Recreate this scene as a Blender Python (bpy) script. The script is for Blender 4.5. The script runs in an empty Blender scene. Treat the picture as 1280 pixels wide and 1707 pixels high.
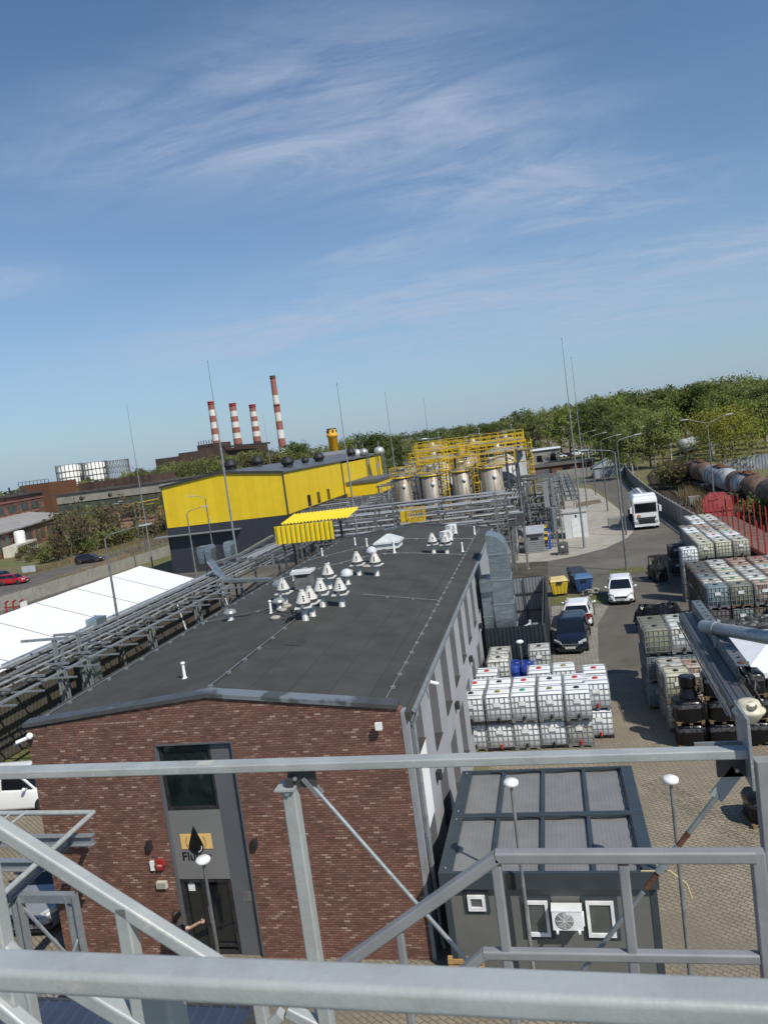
import bpy, math, random
from mathutils import Vector, Matrix
random.seed(7)
C = bpy.context.scene.collection
R_ = math.radians
scene = bpy.context.scene

# ------------------------------------------------------------------ camera
FPX, PITCH, ROLL, YAW, CAMH = 1262.4, 0.0889, -0.13085, 0.22248, 12.6
fw = Vector((-math.sin(YAW)*math.cos(PITCH), math.cos(YAW)*math.cos(PITCH), -math.sin(PITCH)))
_r0 = Vector((math.cos(YAW), math.sin(YAW), 0)); _u0 = _r0.cross(fw)
cr = _r0*math.cos(ROLL)+_u0*math.sin(ROLL); cu = -_r0*math.sin(ROLL)+_u0*math.cos(ROLL)
CP = Vector((0, 0, CAMH))
cd = bpy.data.cameras.new('camera'); cam = bpy.data.objects.new('camera', cd); C.objects.link(cam)
cd.sensor_fit = 'HORIZONTAL'; cd.sensor_width = 36.0; cd.lens = FPX/1280*36
cd.clip_start = 0.05; cd.clip_end = 8000
cd.dof.use_dof = True; cd.dof.focus_distance = 26.0; cd.dof.aperture_fstop = 11.0
m = Matrix((cr, cu, -fw)).transposed().to_4x4(); m.translation = CP
cam.matrix_world = m
scene.camera = cam

# ------------------------------------------------------------------ world and sun
SUN_AZ, SUN_EL = 130.0, 47.0
w = bpy.data.worlds.new('World'); scene.world = w; w.use_nodes = True
nt = w.node_tree; nt.nodes.clear()
def N(t, **k):
    n = nt.nodes.new(t)
    for a, b in k.items(): setattr(n, a, b)
    return n
L = lambda a, b: nt.links.new(a, b)
out = N('ShaderNodeOutputWorld'); bg = N('ShaderNodeBackground'); bg.inputs['Strength'].default_value = 0.105
sky = N('ShaderNodeTexSky', sky_type='NISHITA', sun_disc=False)
sky.sun_elevation = R_(SUN_EL); sky.sun_rotation = R_(SUN_AZ); sky.altitude = 250
sky.air_density = 1.15; sky.dust_density = 0.5; sky.ozone_density = 2.2
tc = N('ShaderNodeTexCoord'); sp = N('ShaderNodeSeparateXYZ'); L(tc.outputs['Generated'], sp.inputs[0])
def mth(op, a, b=None, clamp=False):
    n = N('ShaderNodeMath', operation=op, use_clamp=clamp)
    for i, v in enumerate((a, b)):
        if v is None: continue
        if isinstance(v, (int, float)): n.inputs[i].default_value = v
        else: L(v, n.inputs[i])
    return n.outputs[0]
dz = mth('ADD', mth('MAXIMUM', sp.outputs['Z'], 0.0), 0.12)
cx = mth('DIVIDE', sp.outputs['X'], dz); cy = mth('DIVIDE', sp.outputs['Y'], dz)
cmb = N('ShaderNodeCombineXYZ'); L(cx, cmb.inputs[0]); L(cy, cmb.inputs[1])
def wnoise(scale, detail, rough, dist, loc, sc, rot):
    mp = N('ShaderNodeMapping'); mp.inputs['Location'].default_value = loc; mp.inputs['Scale'].default_value = sc
    mp.inputs['Rotation'].default_value = (0, 0, R_(rot)); L(cmb.outputs[0], mp.inputs[0])
    n = N('ShaderNodeTexNoise'); n.inputs['Scale'].default_value = scale; n.inputs['Detail'].default_value = detail
    n.inputs['Roughness'].default_value = rough; n.inputs['Distortion'].default_value = dist
    L(mp.outputs[0], n.inputs['Vector']); return n.outputs['Fac']
big = wnoise(0.5, 3, .5, .3, (3.1, 1.7, 0), (1, 1.0, 1), 20)
fine = wnoise(1.3, 9, .66, .9, (2.9, 4.1, 0), (0.55, 1.5, 1), 16)
def ramp(v, a, b):
    n = N('ShaderNodeMapRange', interpolation_type='SMOOTHSTEP'); n.inputs[1].default_value = a; n.inputs[2].default_value = b
    L(v, n.inputs[0]); return n.outputs[0]
acc = None      # cirrus banks: (heading/height position, extent, weight)
wob = mth('MULTIPLY', mth('SUBTRACT', big, 0.5), 0.8); wob2 = mth('MULTIPLY', mth('SUBTRACT', fine, 0.5), 0.45)
for bx_, by_, rx, ry, wt in ((-.70,1.72,.42,.20,1.1),(-.36,2.0,.36,.20,1.0),(-.08,2.30,.28,.17,1.15),(.30,2.62,.30,.15,1.1),(.82,3.28,.24,.18,1.1),(-.45,2.68,.26,.12,.6),(-1.66,2.2,.16,.14,.7),(-.9,3.3,1.1,.40,.85),(.3,4.1,1.5,.7,.75)):
    qx = mth('DIVIDE', mth('ADD', mth('SUBTRACT', cx, bx_), wob), rx); qy = mth('DIVIDE', mth('ADD', mth('SUBTRACT', cy, by_), wob2), ry)
    g_ = mth('MULTIPLY', mth('POWER', 2.718, mth('MULTIPLY', mth('ADD', mth('MULTIPLY', qx, qx), mth('MULTIPLY', qy, qy)), -.75)), wt)
    acc = g_ if acc is None else mth('ADD', acc, g_)
fine2 = wnoise(2.6, 9, .7, 1.4, (7.4, 2.2, 0), (0.6, 1.4, 1), -20)
cl = mth('MULTIPLY', mth('MINIMUM', acc, 1.0), ramp(mth('ADD', mth('MULTIPLY', fine, .5), mth('MULTIPLY', fine2, .5)), .30, .66))
cl = mth('MULTIPLY', cl, 0.82, True)
hz = mth('MULTIPLY', mth('POWER', mth('SUBTRACT', 1.0, mth('MAXIMUM', sp.outputs['Z'], 0.0), True), 6.0), 0.8, True)
mx1 = N('ShaderNodeMix', data_type='RGBA'); mx2 = N('ShaderNodeMix', data_type='RGBA')
tint = N('ShaderNodeMix', data_type='RGBA', blend_type='MULTIPLY'); tint.inputs[0].default_value = 1.0
L(sky.outputs[0], tint.inputs[6]); tint.inputs[7].default_value = (0.77, 0.91, 1.05, 1)
L(hz, mx1.inputs[0]); L(tint.outputs[2], mx1.inputs[6]); mx1.inputs[7].default_value = (2.8, 3.95, 5.55, 1)
L(cl, mx2.inputs[0]); L(mx1.outputs[2], mx2.inputs[6]); mx2.inputs[7].default_value = (4.2, 5.0, 6.4, 1)
L(mx2.outputs[2], bg.inputs[0]); L(bg.outputs[0], out.inputs[0])

sd = bpy.data.lights.new('sun', 'SUN'); sun = bpy.data.objects.new('sun', sd); C.objects.link(sun)
sd.energy = 4.6; sd.angle = R_(0.53); sd.color = (1.0, 0.945, 0.84)
svec = Vector((math.sin(R_(SUN_AZ))*math.cos(R_(SUN_EL)), math.cos(R_(SUN_AZ))*math.cos(R_(SUN_EL)), math.sin(R_(SUN_EL))))
sun.rotation_euler = svec.to_track_quat('Z', 'Y').to_euler(); sun.location = (60, -50, 90)
scene.view_settings.view_transform = 'Standard'; scene.view_settings.look = 'None'
scene.view_settings.exposure = 0.0; scene.view_settings.gamma = 1.0

# ------------------------------------------------------------------ survey helpers: a sight line meets a level, a plane X or a plane Y
def ray(px, py): return fw + cr*((px-640)/FPX) - cu*((py-853.5)/FPX)
def G(px, py, z=0.0):
    d = ray(px, py); return CP + d*((z-CAMH)/d.z)
def PX(px, py, X):
    d = ray(px, py); return CP + d*(X/d.x)
def PY(px, py, Y):
    d = ray(px, py); return CP + d*(Y/d.y)

# ------------------------------------------------------------------ mesh builder
class MB:
    def __init__(s): s.v = []; s.f = []; s.sm = []
    def add(s, vs, fs, smooth=False):
        o = len(s.v); s.v += [tuple(x) for x in vs]
        for f in fs: s.f.append([i+o for i in f]); s.sm.append(smooth)
        return s
    def bx(s, x0, y0, z0, x1, y1, z1):
        vs = [(x0,y0,z0),(x1,y0,z0),(x1,y1,z0),(x0,y1,z0),(x0,y0,z1),(x1,y0,z1),(x1,y1,z1),(x0,y1,z1)]
        return s.add(vs, [(3,2,1,0),(4,5,6,7),(0,1,5,4),(1,2,6,5),(2,3,7,6),(3,0,4,7)])
    def box(s, c, d, rz=0.0):
        x, y, z = d[0]/2, d[1]/2, d[2]/2; a, b = math.cos(rz), math.sin(rz)
        vs = []
        for zz in (-z, z):
            for X, Y in ((-x,-y),(x,-y),(x,y),(-x,y)): vs.append((c[0]+a*X-b*Y, c[1]+b*X+a*Y, c[2]+zz))
        return s.add(vs, [(3,2,1,0),(4,5,6,7),(0,1,5,4),(1,2,6,5),(2,3,7,6),(3,0,4,7)])
    def frame(s, p, q, up):
        p = Vector(p); q = Vector(q); d = (q-p).normalized(); u = Vector(up)
        if abs(d.dot(u)) > .98: u = Vector((0,1,0)) if abs(d.y) < .9 else Vector((1,0,0))
        r = d.cross(u).normalized(); u = r.cross(d).normalized(); return p, q, r, u
    def bar(s, p, q, w, h, up=(0,0,1)):
        p, q, r, u = s.frame(p, q, up); r = r*(w/2); u = u*(h/2)
        vs = [p-r-u, p+r-u, p+r+u, p-r+u, q-r-u, q+r-u, q+r+u, q-r+u]
        return s.add(vs, [(0,1,2,3),(7,6,5,4),(1,0,4,5),(2,1,5,6),(3,2,6,7),(0,3,7,4)])
    def rbar(s, p, q, w, h, rad, up=(0,0,1), n=3):
        p, q, r, u = s.frame(p, q, up); ring = []
        for sx, sy, a0 in ((1,1,0),(-1,1,90),(-1,-1,180),(1,-1,270)):
            for k in range(n+1):
                a = R_(a0+90*k/n); ring.append((sx*(w/2-rad)+rad*math.cos(a), sy*(h/2-rad)+rad*math.sin(a)))
        m_ = len(ring); vs = [p+r*a+u*b for a, b in ring]+[q+r*a+u*b for a, b in ring]
        s.add(vs, [(i, i+m_, (i+1) % m_+m_, (i+1) % m_) for i in range(m_)], True)
        for i in range(m_): s.sm[len(s.f)-m_+i] = i % (n+1) != n      # the four flat sides stay flat
        return s.add(vs, [tuple(range(m_)), tuple(range(2*m_-1, m_-1, -1))])
    def ibeam(s, p, q, w, h, t=.012, up=(0,0,1)):
        p, q, r, u = s.frame(p, q, up)
        s.bar(p+u*(h/2-t/2), q+u*(h/2-t/2), w, t, u); s.bar(p-u*(h/2-t/2), q-u*(h/2-t/2), w, t, u)
        return s.bar(p, q, t, h-2*t, u)
    def tube(s, p, q, r, n=8, r2=None, cap=True):
        r2 = r if r2 is None else r2
        p, q, a, u = s.frame(p, q, (0,0,1)); vs = []
        for c, rr in ((p, r), (q, r2)):
            for i in range(n):
                t = 2*math.pi*i/n; vs.append(c+a*(rr*math.cos(t))+u*(rr*math.sin(t)))
        s.add(vs, [(i, i+n, (i+1) % n+n, (i+1) % n) for i in range(n)], n > 4)
        if cap: s.add(vs, [tuple(range(n)), tuple(range(2*n-1, n-1, -1))])
        return s
    def path(s, pts, r, n=8):
        for a, b in zip(pts[:-1], pts[1:]): s.tube(a, b, r, n)
        for a in pts[1:-1]: s.sphere(a, r*1.02, n, max(4, n//2))
        return s
    def lathe(s, prof, n=16, c=(0,0,0), smooth=True):
        vs = []; fs = []
        for r, z in prof:
            for i in range(n):
                t = 2*math.pi*i/n; vs.append((c[0]+r*math.cos(t), c[1]+r*math.sin(t), c[2]+z))
        for j in range(len(prof)-1):
            for i in range(n):
                k = (i+1) % n; fs.append((j*n+i, j*n+k, (j+1)*n+k, (j+1)*n+i))
        s.add(vs, fs, smooth); o = len(prof)-1
        return s.add([vs[i] for i in range(n)]+[vs[o*n+i] for i in range(n)], [tuple(range(n-1, -1, -1)), tuple(range(n, 2*n))])
    def sphere(s, c, r, n=12, m_=8, sc=(1,1,1)):
        vs = []; fs = []
        for j in range(m_+1):
            t = math.pi*j/m_
            for i in range(n):
                a = 2*math.pi*i/n
                vs.append((c[0]+sc[0]*r*math.sin(t)*math.cos(a), c[1]+sc[1]*r*math.sin(t)*math.sin(a), c[2]-sc[2]*r*math.cos(t)))
        for j in range(m_):
            for i in range(n):
                k = (i+1) % n; fs.append((j*n+i, j*n+k, (j+1)*n+k, (j+1)*n+i))
        return s.add(vs, fs, True)
    def loft(s, rings, smooth=False, cap=True, closed=True):
        n = len(rings[0]); vs = [p for r in rings for p in r]; fs = []
        for j in range(len(rings)-1):
            for i in range(n if closed else n-1):
                k = (i+1) % n; fs.append((j*n+i, j*n+k, (j+1)*n+k, (j+1)*n+i))
        s.add(vs, fs, smooth)
        if cap: s.add(list(rings[0])+list(rings[-1]), [tuple(range(n-1, -1, -1)), tuple(range(n, 2*n))])
        return s
    def prism(s, poly, z0, z1):
        return s.loft([[(x, y, z0) for x, y in poly], [(x, y, z1) for x, y in poly]])
    def prismY(s, poly, y0, y1):
        return s.loft([[(x, y1, z) for x, z in poly], [(x, y0, z) for x, z in poly]])
    def prismX(s, poly, x0, x1):
        return s.loft([[(x0, y, z) for y, z in poly], [(x1, y, z) for y, z in poly]])
    def corr(s, p, q, z0, z1, pitch, dep, th=.0):
        # vertical corrugated sheet from p to q (xy)
        p = Vector((p[0], p[1], 0)); q = Vector((q[0], q[1], 0)); d = q-p; n = max(1, int(d.length/pitch)); d = d/n
        nr = Vector((d.y, -d.x, 0)).normalized()*dep; pts = []
        for i in range(n):
            a = p+d*i; pts += [a, a+d*.38, a+d*.5+nr, a+d*.88+nr]
        pts.append(q)
        vs = [(a.x, a.y, z0) for a in pts]+[(a.x, a.y, z1) for a in pts]; m_ = len(pts)
        return s.add(vs, [(i, i+1, i+1+m_, i+m_) for i in range(m_-1)])
    def build(s, name, mat, parent=None, loc=None):
        o0 = Vector(ORG.get(parent.name, (0,0,0))) if parent else Vector(loc or (0,0,0))
        me = bpy.data.meshes.new(name); me.from_pydata([tuple(Vector(x)-o0) for x in s.v], [], s.f)
        me.polygons.foreach_set('use_smooth', s.sm); me.materials.append(mat); me.update()
        o = bpy.data.objects.new(name, me); C.objects.link(o)
        if parent: o.parent = parent; ORG[o.name] = tuple(o0)
        else: o.location = o0
        return o
ORG = {}
def lab(o, label, cat, group=None, kind=None):
    if label: o['label'] = label
    if cat: o['category'] = cat
    if group: o['group'] = group
    if kind: o['kind'] = kind
    return o
def thing(name, label, cat, loc=(0,0,0), group=None, world=True):
    o = bpy.data.objects.new(name, None); o.empty_display_size = .2; C.objects.link(o); o.location = loc
    if world: ORG[o.name] = tuple(loc)      # parts are then given in world coordinates
    return lab(o, label, cat, group)
def dup(o, loc=None, rz=None, label=None, group=None, parent=None, sc=None):
    c = o.copy(); C.objects.link(c)
    if parent: c.parent = parent
    if loc is not None: c.location = loc
    if rz is not None: c.rotation_euler = (0, 0, rz)
    if sc is not None: c.scale = (sc, sc, sc) if isinstance(sc, (int, float)) else sc
    if label: c['label'] = label
    if group: c['group'] = group
    for ch in list(o.children): dup(ch, parent=c)
    return c
def place(o, used, loc, rz=0, label=None, group=None, sc=None):
    # first use moves the prototype itself, later uses copy it
    if o.name in used: return dup(o, loc, rz, label, group, sc=sc)
    used.add(o.name); o.location = loc; o.rotation_euler = (0, 0, rz)
    if sc is not None: o.scale = (sc, sc, sc) if isinstance(sc, (int, float)) else sc
    if label: o['label'] = label
    if group: o['group'] = group
    return o
USED = set()
def struct(name, mb, mat, loc=None):
    o = mb.build(name, mat, None, loc); o['kind'] = 'structure'; return o

# ------------------------------------------------------------------ materials
def mat(name, c1, c2=None, scale=3.0, rough=.6, metal=0.0, bump=0.0, bscale=None, detail=6, stretch=(1,1,1), lo=.35, hi=.65, spec=.5, rand=0.0, c3=None, s3=30.0, t3=(.62,.72), coat=0.0, c4=None, s4=2.0, t4=(.6,.75)):
    mt = bpy.data.materials.new(name); mt.use_nodes = True; t = mt.node_tree; b = t.nodes['Principled BSDF']
    b.inputs['Roughness'].default_value = rough; b.inputs['Metallic'].default_value = metal
    b.inputs['Specular IOR Level'].default_value = spec; b.inputs['Coat Weight'].default_value = coat
    b.inputs['Base Color'].default_value = (*c1, 1)
    tc = t.nodes.new('ShaderNodeTexCoord'); mp = t.nodes.new('ShaderNodeMapping'); mp.inputs['Scale'].default_value = stretch
    t.links.new(tc.outputs['Object'], mp.inputs[0]); col = None
    oi = t.nodes.new('ShaderNodeObjectInfo'); va = t.nodes.new('ShaderNodeVectorMath'); va.operation = 'ADD'
    sc_ = t.nodes.new('ShaderNodeVectorMath'); sc_.operation = 'SCALE'; sc_.inputs[0].default_value = (17, 31, 23)
    t.links.new(oi.outputs['Random'], sc_.inputs['Scale']); t.links.new(mp.outputs[0], va.inputs[0]); t.links.new(sc_.outputs[0], va.inputs[1])
    vec = va.outputs[0]
    def noise(s, d=detail):
        n = t.nodes.new('ShaderNodeTexNoise'); n.inputs['Scale'].default_value = s; n.inputs['Detail'].default_value = d; n.inputs['Roughness'].default_value = .62
        t.links.new(vec, n.inputs['Vector']); return n.outputs['Fac']
    def rng(v, a, b_):
        n = t.nodes.new('ShaderNodeMapRange'); n.interpolation_type = 'SMOOTHSTEP'; n.inputs[1].default_value = a; n.inputs[2].default_value = b_
        t.links.new(v, n.inputs[0]); return n.outputs[0]
    def mixc(f, a, b_):
        n = t.nodes.new('ShaderNodeMix'); n.data_type = 'RGBA'; t.links.new(f, n.inputs[0])
        for i, v in ((6, a), (7, b_)):
            if isinstance(v, tuple): n.inputs[i].default_value = (*v, 1)
            else: t.links.new(v, n.inputs[i])
        return n.outputs[2]
    nf = noise(scale)
    c2 = c2 or tuple(x*.82 for x in c1)
    col = mixc(rng(nf, lo, hi), c1, c2)
    if c3: col = mixc(rng(noise(s3, 4), *t3), col, c3)
    if c4: col = mixc(rng(noise(s4, 8), *t4), col, c4)
    if rand:
        h = t.nodes.new('ShaderNodeHueSaturation'); n = t.nodes.new('ShaderNodeMapRange'); n.inputs[3].default_value = 1-rand; n.inputs[4].default_value = 1+rand
        t.links.new(oi.outputs['Random'], n.inputs[0]); t.links.new(n.outputs[0], h.inputs['Value']); t.links.new(col, h.inputs['Color']); col = h.outputs[0]
    t.links.new(col, b.inputs['Base Color'])
    rr = t.nodes.new('ShaderNodeMapRange'); rr.inputs[3].default_value = max(.02, rough-.08); rr.inputs[4].default_value = min(1, rough+.1)
    t.links.new(nf, rr.inputs[0]); t.links.new(rr.outputs[0], b.inputs['Roughness'])
    if bump:
        bn = t.nodes.new('ShaderNodeBump'); bn.inputs['Strength'].default_value = bump; bn.inputs['Distance'].default_value = .02
        t.links.new(noise(bscale or scale*6), bn.inputs['Height']); t.links.new(bn.outputs[0], b.inputs['Normal'])
    return mt
def brickmat(name, stops, mortar, bw, bh, axes='XZ', msize=.012, bump=.5, rough=.85, offset=.5, dirt=.25, rot=0.0, patch=None):
    mt = bpy.data.materials.new(name); mt.use_nodes = True; t = mt.node_tree; b = t.nodes['Principled BSDF']
    tc = t.nodes.new('ShaderNodeTexCoord'); sp_ = t.nodes.new('ShaderNodeSeparateXYZ'); cb = t.nodes.new('ShaderNodeCombineXYZ')
    t.links.new(tc.outputs['Object'], sp_.inputs[0])
    if axes == 'XZY':       # walls that run either way: take x+y along, z up
        ad = t.nodes.new('ShaderNodeMath'); ad.operation = 'ADD'; t.links.new(sp_.outputs['X'], ad.inputs[0]); t.links.new(sp_.outputs['Y'], ad.inputs[1])
        t.links.new(ad.outputs[0], cb.inputs[0]); t.links.new(sp_.outputs['Z'], cb.inputs[1])
    else:
        t.links.new(sp_.outputs[axes[0]], cb.inputs[0]); t.links.new(sp_.outputs[axes[1]], cb.inputs[1])
    mp = t.nodes.new('ShaderNodeMapping'); mp.inputs['Rotation'].default_value = (0, 0, R_(rot)); t.links.new(cb.outputs[0], mp.inputs[0])
    br = t.nodes.new('ShaderNodeTexBrick'); br.offset = offset; br.inputs['Scale'].default_value = 1.0
    br.inputs['Brick Width'].default_value = bw; br.inputs['Row Height'].default_value = bh; br.inputs['Mortar Size'].default_value = msize
    br.inputs['Mortar Smooth'].default_value = .15; br.inputs['Bias'].default_value = 0.0
    br.inputs['Color1'].default_value = (0,0,0,1); br.inputs['Color2'].default_value = (1,1,1,1); br.inputs['Mortar'].default_value = (.5,.5,.5,1)
    t.links.new(mp.outputs[0], br.inputs['Vector'])
    rp = t.nodes.new('ShaderNodeValToRGB'); e = rp.color_ramp.elements
    e[0].position, e[0].color = stops[0][0], (*stops[0][1], 1); e[1].position, e[1].color = stops[-1][0], (*stops[-1][1], 1)
    for p_, c_ in stops[1:-1]:
        k = rp.color_ramp.elements.new(p_); k.color = (*c_, 1)
    t.links.new(br.outputs['Color'], rp.inputs[0])
    nz = t.nodes.new('ShaderNodeTexNoise'); nz.inputs['Scale'].default_value = .9; nz.inputs['Detail'].default_value = 7; t.links.new(tc.outputs['Object'], nz.inputs['Vector'])
    mr = t.nodes.new('ShaderNodeMapRange'); mr.inputs[1].default_value = .3; mr.inputs[2].default_value = .7; mr.inputs[3].default_value = 1-dirt; mr.inputs[4].default_value = 1+dirt*.6
    t.links.new(nz.outputs['Fac'], mr.inputs[0])
    hs = t.nodes.new('ShaderNodeHueSaturation'); t.links.new(rp.outputs[0], hs.inputs['Color']); t.links.new(mr.outputs[0], hs.inputs['Value'])
    mx = t.nodes.new('ShaderNodeMix'); mx.data_type = 'RGBA'; t.links.new(br.outputs['Fac'], mx.inputs[0]); t.links.new(hs.outputs[0], mx.inputs[6]); mx.inputs[7].default_value = (*mortar, 1)
    last = mx.outputs[2]
    if patch:
        n2 = t.nodes.new('ShaderNodeTexNoise'); n2.inputs['Scale'].default_value = patch[1]; n2.inputs['Detail'].default_value = 8; n2.inputs['Roughness'].default_value = .6
        t.links.new(tc.outputs['Object'], n2.inputs['Vector'])
        m2 = t.nodes.new('ShaderNodeMapRange'); m2.interpolation_type = 'SMOOTHSTEP'; m2.inputs[1].default_value = patch[2]; m2.inputs[2].default_value = patch[3]; m2.inputs[4].default_value = patch[4]
        t.links.new(n2.outputs['Fac'], m2.inputs[0])
        m3 = t.nodes.new('ShaderNodeMix'); m3.data_type = 'RGBA'; t.links.new(m2.outputs[0], m3.inputs[0]); t.links.new(last, m3.inputs[6]); m3.inputs[7].default_value = (*patch[0], 1)
        last = m3.outputs[2]
    t.links.new(last, b.inputs['Base Color']); b.inputs['Roughness'].default_value = rough
    iv = t.nodes.new('ShaderNodeMath'); iv.operation = 'SUBTRACT'; iv.inputs[0].default_value = 1; t.links.new(br.outputs['Fac'], iv.inputs[1])
    n3 = t.nodes.new('ShaderNodeTexNoise'); n3.inputs['Scale'].default_value = 40; t.links.new(tc.outputs['Object'], n3.inputs['Vector'])
    ad2 = t.nodes.new('ShaderNodeMath'); ad2.operation = 'MULTIPLY_ADD'; ad2.inputs[1].default_value = .4; t.links.new(n3.outputs['Fac'], ad2.inputs[0]); t.links.new(iv.outputs[0], ad2.inputs[2])
    bp = t.nodes.new('ShaderNodeBump'); bp.inputs['Strength'].default_value = bump; bp.inputs['Distance'].default_value = .01
    t.links.new(ad2.outputs[0], bp.inputs['Height']); t.links.new(bp.outputs[0], b.inputs['Normal'])
    return mt
def glassmat(name, c, rough=.05):
    return mat(name, c, tuple(x*.7 for x in c), 1.5, rough, 0, spec=.8)
def leafmat(name, c1, c2, c3):
    mt = mat(name, c1, c2, .55, .75, 0, lo=.38, hi=.62, c3=c3, s3=2.1, t3=(.5,.7), rand=.28, spec=.2)
    t = mt.node_tree; b = t.nodes['Principled BSDF']; tr = t.nodes.new('ShaderNodeBsdfTranslucent'); ms = t.nodes.new('ShaderNodeMixShader'); ms.inputs[0].default_value = .45
    src = b.inputs['Base Color'].links[0].from_socket; t.links.new(src, tr.inputs[0]); t.links.new(b.outputs[0], ms.inputs[1]); t.links.new(tr.outputs[0], ms.inputs[2])
    o = [n for n in t.nodes if n.type == 'OUTPUT_MATERIAL'][0]; t.links.new(ms.outputs[0], o.inputs[0]); return mt

m_galv = mat('galvanised_steel', (.37,.40,.41), (.29,.315,.33), 9, .48, .55, .12, 60, c3=(.55,.58,.59), s3=45, t3=(.55,.75))
m_galvd = mat('dull_galvanised', (.30,.32,.33), (.22,.24,.25), 6, .55, .45, c3=(.16,.14,.12), s3=3, t3=(.62,.8))
m_rail2 = mat('darker_rail', (.26,.265,.275), (.21,.215,.225), 5, .5, .1, .06, 60, c3=(.26,.26,.25), s3=10, t3=(.62,.75))
m_rail = mat('painted_rail', (.375,.40,.395), (.31,.33,.325), 5, .45, .1, .10, 60, c3=(.45,.445,.40), s3=12, t3=(.6,.75), c4=(.20,.195,.175), s4=22, t4=(.66,.78))
m_rusty = mat('rusty_steel', (.10,.045,.025), (.17,.075,.035), 9, .85, .2, .3)
m_dsteel = mat('dark_steel', (.10,.105,.11), (.07,.07,.075), 5, .55, .4, .1, rand=.2)
m_msteel = mat('grey_steel', (.24,.25,.25), (.16,.165,.165), 3, .5, .4, .1, rand=.25, c3=(.15,.11,.08), s3=5, t3=(.6,.75))
m_lsteel = mat('light_pipe_steel', (.50,.51,.51), (.36,.37,.37), 2, .4, .5, .05, rand=.25, c3=(.28,.22,.17), s3=4, t3=(.66,.8))
m_white = mat('white_plastic', (.78,.79,.78), (.68,.69,.68), 3, .4, 0)
m_black = mat('black_plastic', (.015,.015,.017), (.03,.03,.03), 5, .5, 0)
m_rubber = mat('tyre_rubber', (.02,.02,.02), (.035,.035,.033), 8, .85)
m_yel = mat('safety_yellow', (.66,.45,.02), (.56,.36,.02), 2, .5, 0, rand=.1, c3=(.40,.22,.03), s3=7, t3=(.66,.8))
m_red = mat('red_paint', (.36,.025,.022), (.26,.02,.02), 3, .5, 0, c3=(.38,.08,.065), s3=9, t3=(.58,.75))
m_glass = glassmat('dark_glass', (.012,.016,.018))
# ------------------------------------------------------------------ ground
def poly(name, pts, z, mt):
    mb = MB(); mb.add([(p[0], p[1], z) for p in pts], [tuple(range(len(pts)))]); return struct(name, mb, mt)
def gp(*px): return [(G(x, y).x, G(x, y).y) for x, y in px]
m_terr = mat('rough_grassland', (.115,.125,.036), (.15,.125,.06), .09, .95, 0, .3, 3, 9, lo=.4, hi=.6, c3=(.07,.09,.022), s3=.5, t3=(.5,.7))
m_grass = mat('short_grass', (.085,.105,.022), (.14,.125,.045), 1.1, .95, 0, .6, 25, 8, c3=(.04,.055,.012), s3=7, t3=(.5,.62))
m_asph = mat('worn_asphalt', (.118,.107,.088), (.090,.081,.067), .35, .88, 0, .15, 40, 10, lo=.3, hi=.7, c3=(.15,.136,.112), s3=.11, t3=(.5,.75), c4=(.072,.064,.053), s4=.42, t4=(.56,.72))
m_road = mat('old_road', (.125,.115,.10), (.085,.08,.07), .3, .9, 0, .2, 20, 10, c3=(.17,.14,.10), s3=.25, t3=(.55,.7))
m_gravel = mat('pale_gravel', (.34,.315,.275), (.27,.245,.205), .8, .95, 0, .6, 30, 12, c3=(.46,.43,.38), s3=8, t3=(.55,.65))
m_mud = mat('brown_mud', (.12,.08,.045), (.20,.15,.095), .8, .95, 0, .5, 10, 9)
m_dirt = mat('oily_dirt', (.045,.038,.03), (.09,.075,.055), .6, .9, 0, .3, 12, 9)
m_paver = brickmat('yard_pavers', [(0,(.235,.20,.145)),(.5,(.255,.217,.158)),(1,(.28,.237,.172))], (.095,.078,.055), .24, .13, 'XY', .012, .6, .85, .5, .18, 35, ((.165,.143,.108), .16, .44, .62, .85))
m_gridp = brickmat('grid_pavers', [(0,(.24,.225,.19)),(1,(.31,.29,.25))], (.12,.11,.085), .4, .22, 'XY', .03, .5)
m_conc = mat('grey_concrete', (.30,.29,.265), (.23,.222,.20), .7, .9, 0, .25, 25, 9, c3=(.16,.15,.13), s3=.9, t3=(.6,.8))
poly('ground', [(-3500,-400),(3500,-400),(3500,5000),(-3500,5000)], 0, m_terr)
poly('asphalt_yard', [(-17,34),(14.2,34),(14,60),(13.2,88)]+gp((1095,845),(1050,811),(1030,795),(990,797),(930,800),(930,806),(985,808),(1010,826),(1036,850))+[(-1.2,88),(-60,88),(-60,62),(-17,62)], .006, m_asph)
poly('paver_yard', [(-40,-20),(30,-20),(30,26),(15,36),(14.2,37.5),(-3.5,37.5),(-3.5,17.3),(-14.6,17.3),(-15,25.6),(-40,25.6)], .010, m_paver)
poly('grass_strip', [(-26.8,26),(-14.6,26),(-14.9,50),(-26.8,50)], .010, m_grass)
poly('process_pad', [(-31,50.5),(-1.2,50.5),(-1.2,70),(-6,76),(-6,150),(-31,150)], .012, m_dirt)
poly('gravel_yard', gp((842,900),(842,940),(915,935.5),(960,927),(1010,914),(1046,897),(1057,884),(1050,868),(1030,848),(1010,832),(985,815),(945,812),(935,850),(880,880)), .018, m_gravel)
poly('muddy_track', gp((962,838),(1000,832),(1003,838),(962,846)), .023, m_mud)
poly('parking_pavers', [(-1.0,38),(1.25,38.3),(1.75,47),(2.9,52),(-1.0,52.6)], .013, m_gridp)
poly('grass_verge', [(-1.0,52.65),(2.75,52.1),(2.55,54.6),(1.7,55.3),(-1.0,55.7)], .017, m_grass)
poly('grass_island', [(5.05+1.55*math.cos(t*.52)*(1+.1*math.sin(3*t)), 62.6+1.35*math.sin(t*.52)) for t in range(12)], .017, m_grass)
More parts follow.
